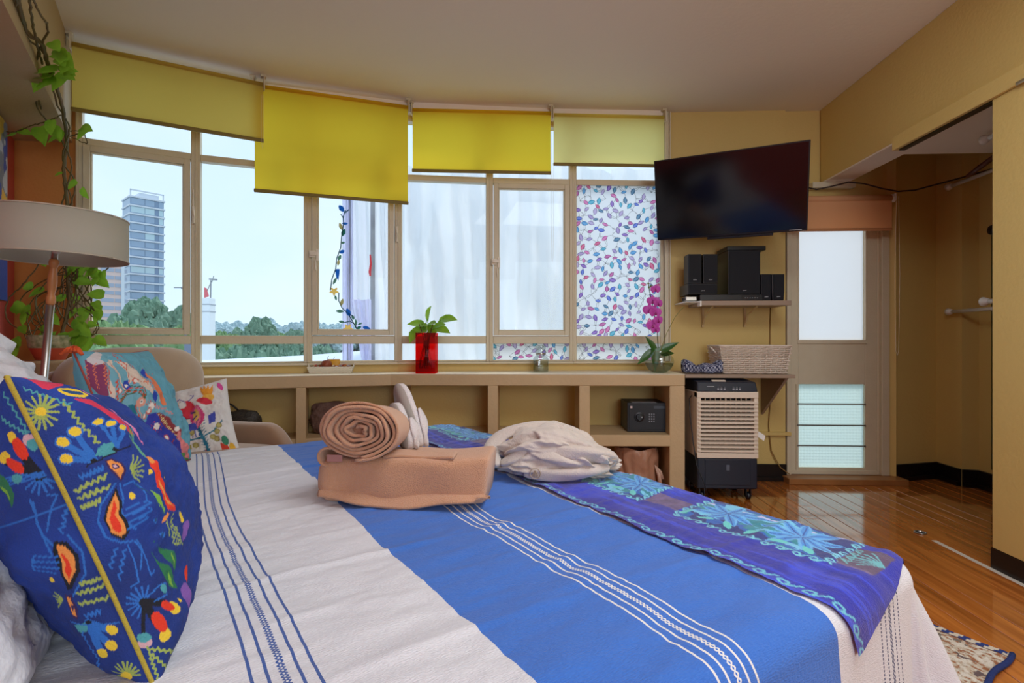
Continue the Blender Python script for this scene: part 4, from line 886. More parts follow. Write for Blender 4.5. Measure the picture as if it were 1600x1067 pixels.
(-1,'P',0,(36,104,190),[(-0.823,-0.217),(-0.83,-0.223),(-0.845,-0.223),(-0.855,-0.21),(-0.862,-0.204),(-0.862,-0.191),(-0.855,-0.184),(-0.841,-0.184),(-0.83,-0.197),(-0.823,-0.204)]),
(-1,'P',0,(20,70,120),[(-0.83,-0.21),(-0.834,-0.21),(-0.845,-0.217),(-0.852,-0.21),(-0.855,-0.204),(-0.855,-0.197),(-0.852,-0.197),(-0.841,-0.191),(-0.834,-0.197),(-0.83,-0.204)]),
(-1,'P',0,(36,104,190),[(-0.553,-0.171),(-0.568,-0.178),(-0.592,-0.178),(-0.611,-0.165),(-0.625,-0.151),(-0.625,-0.138),(-0.611,-0.131),(-0.592,-0.138),(-0.568,-0.144),(-0.548,-0.158)]),
(-1,'P',0,(20,70,120),[(-0.568,-0.165),(-0.578,-0.171),(-0.592,-0.171),(-0.607,-0.165),(-0.611,-0.151),(-0.611,-0.144),(-0.607,-0.144),(-0.592,-0.144),(-0.578,-0.151),(-0.568,-0.158)]),
(-1,'L',0.0083,(150,168,84),[(-0.701,-0.124),(-0.726,-0.144),(-0.709,-0.165),(-0.734,-0.178),(-0.722,-0.204),(-0.742,-0.217),(-0.73,-0.249),(-0.751,-0.261),(-0.734,-0.286),(-0.755,-0.298),(-0.738,-0.328)]),
(-1,'L',0.0083,(150,168,84),[(-0.692,-0.158),(-0.714,-0.171),(-0.697,-0.191),(-0.718,-0.204),(-0.705,-0.23),(-0.726,-0.242),(-0.709,-0.267),(-0.73,-0.28),(-0.714,-0.304),(-0.734,-0.316),(-0.718,-0.34)]),
(-1,'L',0.0083,(150,168,84),[(-0.679,-0.197),(-0.701,-0.204),(-0.684,-0.223),(-0.705,-0.236),(-0.688,-0.255),(-0.709,-0.267),(-0.688,-0.286),(-0.709,-0.298),(-0.692,-0.322),(-0.714,-0.328),(-0.692,-0.351)]),
(-1,'L',0.0083,(150,168,84),[(-0.666,-0.23),(-0.684,-0.236),(-0.666,-0.255),(-0.688,-0.261),(-0.666,-0.28),(-0.688,-0.292),(-0.666,-0.31),(-0.688,-0.316),(-0.666,-0.334),(-0.688,-0.34),(-0.666,-0.363)]),
(-1,'P',0,(120,80,160),[(-0.533,-0.322),(-0.573,-0.346),(-0.616,-0.357),(-0.639,-0.346),(-0.635,-0.316),(-0.611,-0.286),(-0.568,-0.255),(-0.528,-0.249),(-0.497,-0.255),(-0.503,-0.286)]),
(-1,'P',0,(222,190,50),[(-0.538,-0.204),(-0.543,-0.23),(-0.558,-0.242),(-0.573,-0.236),(-0.588,-0.217),(-0.592,-0.191),(-0.583,-0.165),(-0.573,-0.151),(-0.553,-0.151),(-0.543,-0.178)]),
(-1,'P',0,(34,110,70),[(-0.922,-0.171),(-0.893,-0.255),(-0.805,-0.316),(-0.762,-0.391),(-0.766,-0.488),(-0.848,-0.391),(-0.873,-0.304)]),
(-1,'P',0,(120,170,60),[(-0.801,-0.351),(-0.778,-0.43),(-0.782,-0.462),(-0.809,-0.391)]),
(-1,'P',0,(34,110,70),[(-0.971,-0.23),(-0.928,-0.346),(-0.855,-0.408),(-0.809,-0.508),(-0.801,-0.598),(-0.896,-0.528),(-0.922,-0.43)]),
(-1,'P',0,(120,170,60),[(-0.866,-0.441),(-0.838,-0.528),(-0.838,-0.561),(-0.883,-0.513)]),
(-1,'L',0.0092,(36,104,190),[(-1.022,-0.138),(-1.008,-0.191),(-1.03,-0.38),(-0.997,-0.369)]),
(-1,'L',0.0092,(36,104,190),[(-1.081,-0.138),(-1.081,-0.223),(-1.107,-0.374),(-1.153,-0.38)]),
(-1,'L',0.0092,(36,104,190),[(-1.133,-0.131),(-1.156,-0.131),(-1.153,-0.165),(-1.179,-0.165),(-1.177,-0.197),(-1.201,-0.191),(-1.198,-0.223)]),
(-1,'L',0.0092,(36,104,190),[(-1.094,-0.165),(-1.12,-0.165),(-1.115,-0.197),(-1.143,-0.204),(-1.138,-0.236),(-1.164,-0.236),(-1.161,-0.274),(-1.185,-0.274),(-1.182,-0.31)]),
(-1,'L',0.011,(36,104,190),[(-1.135,-0.518),(-1.177,-0.566)]),
(-1,'L',0.011,(36,104,190),[(-1.138,-0.503),(-1.198,-0.532)]),
(-1,'L',0.011,(36,104,190),[(-1.14,-0.498),(-1.206,-0.493)]),
(-1,'L',0.011,(36,104,190),[(-1.14,-0.493),(-1.201,-0.457)]),
(-1,'L',0.011,(36,104,190),[(-1.138,-0.488),(-1.187,-0.424)]),
(-1,'L',0.011,(36,104,190),[(-1.133,-0.483),(-1.164,-0.408)]),
(-1,'L',0.011,(36,104,190),[(-1.125,-0.477),(-1.133,-0.397)]),
(-1,'L',0.011,(36,104,190),[(-1.117,-0.477),(-1.102,-0.408)]),
(-1,'L',0.011,(36,104,190),[(-1.112,-0.488),(-1.071,-0.43)]),
(-1,'L',0.0414,(8,12,28),[(-1.122,-0.498),(-1.008,-0.589)]),
(-1,'L',0.0414,(8,12,28),[(-1.122,-0.498),(-1.089,-0.678)]),
(-1,'L',0.023,(8,12,28),[(-1.122,-0.498),(-1.179,-0.666)]),
(-1,'P',0,(222,190,50),[(-0.889,-0.693),(-0.903,-0.712),(-0.934,-0.709),(-0.965,-0.686),(-0.982,-0.658),(-0.982,-0.628),(-0.971,-0.611),(-0.944,-0.607),(-0.915,-0.624),(-0.896,-0.658)]),
(-1,'P',0,(214,50,24),[(-0.925,-0.666),(-0.947,-0.67),(-0.985,-0.653),(-1.019,-0.624),(-1.039,-0.593),(-1.039,-0.575),(-1.019,-0.566),(-0.988,-0.58),(-0.953,-0.607),(-0.928,-0.641)]),
(-1,'P',0,(222,190,50),[(-1.025,-0.794),(-1.049,-0.797),(-1.076,-0.791),(-1.097,-0.775),(-1.102,-0.748),(-1.091,-0.727),(-1.073,-0.72),(-1.047,-0.72),(-1.028,-0.741),(-1.017,-0.772)]),
(-1,'P',0,(214,50,24),[(-1.057,-0.741),(-1.086,-0.723),(-1.107,-0.682),(-1.115,-0.633),(-1.11,-0.598),(-1.091,-0.589),(-1.068,-0.602),(-1.047,-0.645),(-1.033,-0.697),(-1.036,-0.731)]),
(-1,'P',0,(200,160,170),[(-1.146,-0.745),(-1.161,-0.759),(-1.187,-0.759),(-1.214,-0.745),(-1.232,-0.727),(-1.232,-0.705),(-1.214,-0.686),(-1.193,-0.69),(-1.166,-0.701),(-1.148,-0.723)]),
(-1,'P',0,(70,150,160),[(-1.143,-0.72),(-1.156,-0.727),(-1.182,-0.727),(-1.206,-0.712),(-1.223,-0.69),(-1.223,-0.67),(-1.209,-0.658),(-1.187,-0.662),(-1.161,-0.674),(-1.146,-0.697)]),
(-1,'P',0,(8,12,28),[(-1.104,-0.513),(-1.112,-0.523),(-1.125,-0.523),(-1.138,-0.513),(-1.146,-0.503),(-1.146,-0.488),(-1.138,-0.477),(-1.125,-0.477),(-1.112,-0.483),(-1.104,-0.498)]),
(-1,'L',0.011,(36,104,190),[(-1.097,-0.483),(-1.011,-0.467),(-0.934,-0.488),(-0.962,-0.552),(-1.068,-0.532)]),
(-1,'P',0,(70,150,160),[(-0.947,-0.523),(-0.959,-0.537),(-0.977,-0.537),(-0.994,-0.528),(-1.003,-0.503),(-1.003,-0.483),(-0.991,-0.472),(-0.977,-0.472),(-0.959,-0.483),(-0.947,-0.503)]),
(-1,'P',0,(222,190,50),[(-0.83,-0.674),(-0.834,-0.682),(-0.845,-0.678),(-0.852,-0.678),(-0.859,-0.666),(-0.859,-0.649),(-0.855,-0.641),(-0.848,-0.641),(-0.838,-0.645),(-0.83,-0.662)]),
(-1,'L',0.0138,(150,168,84),[(-1.187,-0.752),(-1.182,-0.778),(-1.158,-0.778),(-1.148,-0.8),(-1.122,-0.797),(-1.112,-0.824),(-1.084,-0.832),(-1.068,-0.856),(-1.036,-0.861),(-1.005,-0.894),(-0.959,-0.902)]),
(-1,'L',0.0138,(150,168,84),[(-1.182,-0.782),(-1.187,-0.803),(-1.161,-0.815),(-1.166,-0.835),(-1.135,-0.849),(-1.14,-0.871),(-1.104,-0.89),(-1.104,-0.91),(-1.052,-0.932),(-1.025,-0.959),(-0.982,-0.966)]),
(-1,'L',0.0138,(150,168,84),[(-1.177,-0.812),(-1.195,-0.824),(-1.174,-0.843),(-1.195,-0.856),(-1.171,-0.876),(-1.193,-0.885),(-1.166,-0.906),(-1.19,-0.918),(-1.156,-0.942),(-1.182,-0.955),(-1.128,-0.974)]),
(-1,'P',0,(120,80,160),[(-0.701,-0.723),(-0.718,-0.772),(-0.759,-0.782),(-0.797,-0.762),(-0.812,-0.72),(-0.801,-0.666),(-0.774,-0.62),(-0.734,-0.602),(-0.709,-0.62),(-0.697,-0.666)]),
(-1,'P',0,(214,50,24),[(-0.639,-0.589),(-0.653,-0.62),(-0.675,-0.628),(-0.697,-0.62),(-0.705,-0.589),(-0.705,-0.556),(-0.688,-0.528),(-0.671,-0.518),(-0.648,-0.523),(-0.639,-0.552)]),
(-1,'P',0,(120,80,160),[(-0.684,-0.871),(-0.718,-0.885),(-0.746,-0.892),(-0.742,-0.894),(-0.816,-0.838),(-0.812,-0.809),(-0.79,-0.785),(-0.755,-0.782),(-0.709,-0.806),(-0.644,-0.859)]),
(1,'L',0.0101,(70,150,160),[(-1.153,0.929),(-1.143,0.906),(-1.177,0.89),(-1.158,0.864),(-1.187,0.846),(-1.177,0.827),(-1.198,0.806),(-1.185,0.785),(-1.206,0.765),(-1.193,0.741),(-1.214,0.727),(-1.198,0.697),(-1.22,0.686)]),
(1,'L',0.0101,(70,150,160),[(-1.086,0.812),(-1.084,0.791),(-1.104,0.791),(-1.102,0.769),(-1.128,0.769),(-1.122,0.745),(-1.151,0.748),(-1.148,0.727),(-1.171,0.727),(-1.166,0.705),(-1.187,0.705),(-1.185,0.686),(-1.203,0.682)]),
(1,'L',0.046,(8,12,28),[(-1.179,0.441),(-1.112,0.686)]),
(1,'L',0.046,(8,12,28),[(-1.179,0.441),(-1.028,0.589)]),
(1,'P',0,(222,190,50),[(-1.122,0.649),(-1.11,0.653),(-1.089,0.666),(-1.084,0.69),(-1.084,0.709),(-1.097,0.72),(-1.12,0.72),(-1.135,0.705),(-1.14,0.682),(-1.138,0.662)]),
(1,'P',0,(214,50,24),[(-1.153,0.547),(-1.13,0.552),(-1.112,0.584),(-1.099,0.624),(-1.104,0.662),(-1.117,0.678),(-1.146,0.674),(-1.164,0.641),(-1.174,0.602),(-1.169,0.566)]),
(1,'P',0,(222,190,50),[(-1.055,0.57),(-1.049,0.561),(-1.022,0.566),(-1.003,0.58),(-0.991,0.602),(-1.003,0.62),(-1.019,0.633),(-1.049,0.628),(-1.06,0.611),(-1.071,0.593)]),
(1,'P',0,(214,50,24),[(-1.115,0.483),(-1.097,0.483),(-1.068,0.503),(-1.049,0.532),(-1.033,0.566),(-1.036,0.589),(-1.057,0.589),(-1.084,0.57),(-1.115,0.542),(-1.122,0.508)]),
(1,'P',0,(200,160,170),[(-1.223,0.607),(-1.201,0.598),(-1.182,0.611),(-1.169,0.633),(-1.169,0.658),(-1.182,0.678),(-1.201,0.678),(-1.223,0.67),(-1.238,0.653),(-1.238,0.628)]),
(1,'P',0,(70,150,160),[(-1.223,0.584),(-1.203,0.575),(-1.19,0.589),(-1.179,0.607),(-1.179,0.628),(-1.19,0.645),(-1.206,0.645),(-1.226,0.641),(-1.235,0.62),(-1.235,0.598)]),
(1,'P',0,(8,12,28),[(-1.203,0.419),(-1.193,0.408),(-1.177,0.408),(-1.158,0.413),(-1.148,0.43),(-1.151,0.451),(-1.158,0.462),(-1.179,0.467),(-1.198,0.462),(-1.206,0.441)]),
(1,'L',0.011,(36,104,190),[(-1.201,0.451),(0.588,0.788)]),
(1,'L',0.011,(36,104,190),[(-1.203,0.441),(0.684,0.72)]),
(1,'L',0.011,(36,104,190),[(-1.203,0.43),(0.73,0.628)]),
(1,'L',0.011,(36,104,190),[(-1.195,0.413),(-1.235,0.369)]),
(1,'L',0.011,(36,104,190),[(-1.19,0.408),(-1.209,0.346)]),
(1,'L',0.011,(36,104,190),[(-1.177,0.402),(-1.179,0.34)]),
(1,'L',0.011,(36,104,190),[(-1.169,0.408),(-1.143,0.34)]),
(1,'L',0.011,(36,104,190),[(-1.158,0.413),(-1.117,0.363)]),
(1,'L',0.011,(36,104,190),[(-1.153,0.424),(-1.099,0.397)]),
(1,'L',0.011,(36,104,190),[(-1.148,0.435),(-1.091,0.435)]),
(1,'L',0.011,(36,104,190),[(-1.153,0.451),(-1.102,0.477)]),
(1,'P',0,(70,150,160),[(-1.097,0.451),(-1.086,0.441),(-1.068,0.435),(-1.052,0.446),(-1.044,0.457),(-1.044,0.477),(-1.047,0.488),(-1.071,0.493),(-1.084,0.483),(-1.102,0.472)]),
(1,'P',0,(34,110,70),[(-0.977,0.523),(-1.014,0.477),(-1.025,0.391),(-0.991,0.316),(-0.956,0.397),(-0.947,0.446)]),
(1,'P',0,(120,170,60),[(-0.956,0.467),(-0.985,0.424),(-0.98,0.357),(-0.959,0.408)]),
(1,'L',0.0092,(36,104,190),[(-1.097,0.328),(-1.089,0.242),(-1.076,0.131),(-1.115,0.018)]),
(1,'L',0.0092,(36,104,190),[(-1.174,0.322),(-1.214,0.304),(-1.166,0.242),(-1.104,0.124)]),
(1,'L',0.0092,(36,104,190),[(0.841,0.223),(-1.229,0.236),(-1.235,0.204),(-1.212,0.204),(-1.22,0.178),(-1.195,0.178),(-1.201,0.144),(-1.177,0.144),(-1.187,0.117),(-1.161,0.117),(-1.166,0.083)]),
(1,'P',0,(8,12,28),[(-1.117,0.061),(-1.166,0.033),(-1.187,-0.068),(-1.164,-0.158),(-1.089,-0.236),(-1.06,-0.236),(-1.084,-0.096),(-1.099,0.011)]),
(1,'P',0,(222,140,66),[(-1.122,0.04),(-1.153,0.011),(-1.169,-0.068),(-1.148,-0.144),(-1.084,-0.21),(-1.084,-0.151),(-1.11,-0.076)]),
(1,'P',0,(214,50,24),[(-1.125,-0.011),(-1.14,-0.068),(-1.133,-0.138),(-1.099,-0.178),(-1.102,-0.131),(-1.122,-0.083)]),
(1,'L',0.0101,(36,104,190),[(-1.107,0.31),(-1.078,0.184),(-1.081,0.076),(-1.091,-0.004)]),
(1,'L',0.0101,(36,104,190),[(-1.182,0.061),(-1.206,-0.061),(-1.179,-0.184),(-1.078,-0.28)]),
(1,'L',0.0092,(36,104,190),[(-1.107,-0.033),(-1.017,0.018),(-1,-0.004),(-1.089,-0.061)]),
(1,'L',0.0092,(36,104,190),[(-1.097,-0.061),(-1.003,-0.011),(-0.982,-0.033),(-1.073,-0.096)]),
(1,'L',0.0092,(36,104,190),[(-1.084,-0.096),(-0.985,-0.04),(-0.968,-0.061),(-1.063,-0.124)]),
(1,'P',0,(50,26,80),[(-1.03,-0.261),(-1.068,-0.267),(-1.065,-0.363),(-1.039,-0.424),(-1.008,-0.413),(-1.019,-0.334)]),
(1,'P',0,(222,140,66),[(-1.039,-0.274),(-1.055,-0.286),(-1.049,-0.357),(-1.036,-0.408),(-1.019,-0.391),(-1.028,-0.322)]),
(1,'P',0,(50,26,80),[(-1.049,-0.351),(-1.039,-0.363),(-1.033,-0.369),(-1.033,-0.363),(-1.03,-0.357),(-1.03,-0.346),(-1.03,-0.334),(-1.044,-0.328),(-1.047,-0.334),(-1.055,-0.34)]),
(1,'L',0.0129,(150,168,84),[(-1.135,-0.223),(-1.143,-0.242),(-1.156,-0.223),(-1.164,-0.242),(-1.174,-0.23),(-1.182,-0.249),(-1.193,-0.236),(-1.201,-0.255),(-1.214,-0.236),(-1.22,-0.255),(-1.232,-0.242)]),
(1,'L',0.0129,(150,168,84),[(-1.102,-0.274),(-1.115,-0.286),(-1.128,-0.274),(-1.138,-0.292),(-1.156,-0.274),(-1.161,-0.298),(-1.177,-0.28),(-1.187,-0.298),(-1.201,-0.286),(-1.212,-0.304),(-1.226,-0.286)]),
(1,'L',0.0129,(150,168,84),[(-1.086,-0.334),(-1.097,-0.351),(-1.117,-0.334),(-1.125,-0.357),(-1.14,-0.346),(-1.153,-0.363),(-1.169,-0.351),(-1.179,-0.369),(-1.195,-0.357),(-1.206,-0.38),(-1.223,-0.363)]),
(1,'P',0,(222,190,50),[(-1.022,-0.158),(-1.008,-0.165),(-1,-0.171),(-0.994,-0.171),(-0.985,-0.158),(-0.991,-0.144),(-1.005,-0.138),(-1.017,-0.131),(-1.022,-0.131),(-1.022,-0.144)]),
(1,'L',0.011,(150,168,84),[(-1,-0.286),(-0.919,-0.328)]),
(1,'L',0.011,(150,168,84),[(-1,-0.286),(-0.912,-0.304)]),
(1,'L',0.011,(150,168,84),[(-0.997,-0.28),(-0.922,-0.28)]),
(1,'L',0.011,(150,168,84),[(-1.003,-0.28),(-0.938,-0.255)]),
(1,'L',0.011,(150,168,84),[(-1,-0.274),(-0.962,-0.236)]),
(1,'L',0.0414,(36,104,190),[(-1.081,-0.462),(-1.161,-0.556)]),
(1,'P',0,(222,190,50),[(-1.187,-0.589),(-1.171,-0.593),(-1.153,-0.589),(-1.143,-0.566),(-1.143,-0.542),(-1.148,-0.528),(-1.164,-0.523),(-1.179,-0.532),(-1.193,-0.547),(-1.195,-0.57)]),
(1,'L',0.0414,(36,104,190),[(-1.081,-0.462),(-1.115,-0.641)]),
(1,'P',0,(222,190,50),[(-1.143,-0.674),(-1.122,-0.682),(-1.104,-0.674),(-1.091,-0.658),(-1.089,-0.637),(-1.099,-0.62),(-1.117,-0.611),(-1.138,-0.615),(-1.151,-0.633),(-1.151,-0.658)]),
(1,'L',0.0414,(36,104,190),[(-1.081,-0.462),(-1.047,-0.674)]),
(1,'P',0,(222,190,50),[(-1.068,-0.701),(-1.052,-0.709),(-1.028,-0.709),(-1.008,-0.693),(-1.014,-0.674),(-1.025,-0.649),(-1.052,-0.641),(-1.06,-0.645),(-1.081,-0.658),(-1.076,-0.682)]),
(1,'P',0,(70,150,160),[(-0.98,-0.457),(-1.081,-0.462),(-1.044,-0.518),(-0.982,-0.508)]),
(1,'P',0,(8,12,28),[(-1.099,-0.467),(-1.089,-0.477),(-1.078,-0.477),(-1.068,-0.472),(-1.065,-0.462),(-1.071,-0.451),(-1.073,-0.446),(-1.081,-0.446),(-1.091,-0.451),(-1.102,-0.457)]),
(1,'L',0.0092,(36,104,190),[(-0.962,-0.43),(-1.214,-0.537)]),
(1,'L',0.0092,(36,104,190),[(-1.081,-0.408),(-1.089,-0.435),(-1.104,-0.408),(-1.112,-0.435),(-1.125,-0.408),(-1.13,-0.441),(-1.148,-0.408),(-1.151,-0.441),(-1.164,-0.419)]),
(1,'L',0.0138,(150,168,84),[(-1.047,-0.869),(-0.919,-0.876)]),
(1,'L',0.0138,(150,168,84),[(-1.057,-0.864),(-0.909,-0.866)]),
(1,'L',0.0138,(150,168,84),[(-1.063,-0.856),(-1.005,-0.815)]),
(1,'L',0.0138,(150,168,84),[(-1.071,-0.851),(-1.057,-0.785)]),
(1,'L',0.0138,(150,168,84),[(-1.081,-0.849),(-1.084,-0.772)]),
(1,'L',0.0138,(150,168,84),[(-1.089,-0.849),(-1.122,-0.769)]),
(1,'L',0.0138,(150,168,84),[(-1.094,-0.849),(-1.148,-0.778)]),
(1,'L',0.0138,(150,168,84),[(-1.099,-0.851),(-1.166,-0.8)]),
(1,'L',0.0138,(150,168,84),[(-1.102,-0.856),(-1.179,-0.827)]),
(1,'L',0.0138,(150,168,84),[(-1.099,-0.859),(-1.185,-0.854)]),
(1,'L',0.0138,(150,168,84),[(-1.102,-0.866),(-1.177,-0.883)]),
(1,'P',0,(222,190,50),[(-1.107,-0.874),(-1.086,-0.89),(-1.028,-0.906),(-0.968,-0.91),(-0.947,-0.9),(-0.997,-0.869),(-1.044,-0.841),(-1.084,-0.832),(-1.097,-0.838),(-1.11,-0.854)]),
(1,'L',0.0092,(36,104,190),[(-1.017,-0.513),(-0.997,-0.532),(-1.014,-0.542),(-0.994,-0.566),(-1.011,-0.575),(-0.988,-0.598),(-1.005,-0.607),(-0.982,-0.633),(-1.003,-0.641),(-0.974,-0.666),(-0.994,-0.674),(-0.962,-0.701),(-0.985,-0.709),(-0.944,-0.741),(-0.968,-0.745),(-0.903,-0.788),(-0.944,-0.788),(-0.866,-0.83),(-0.883,-0.841)]),
]
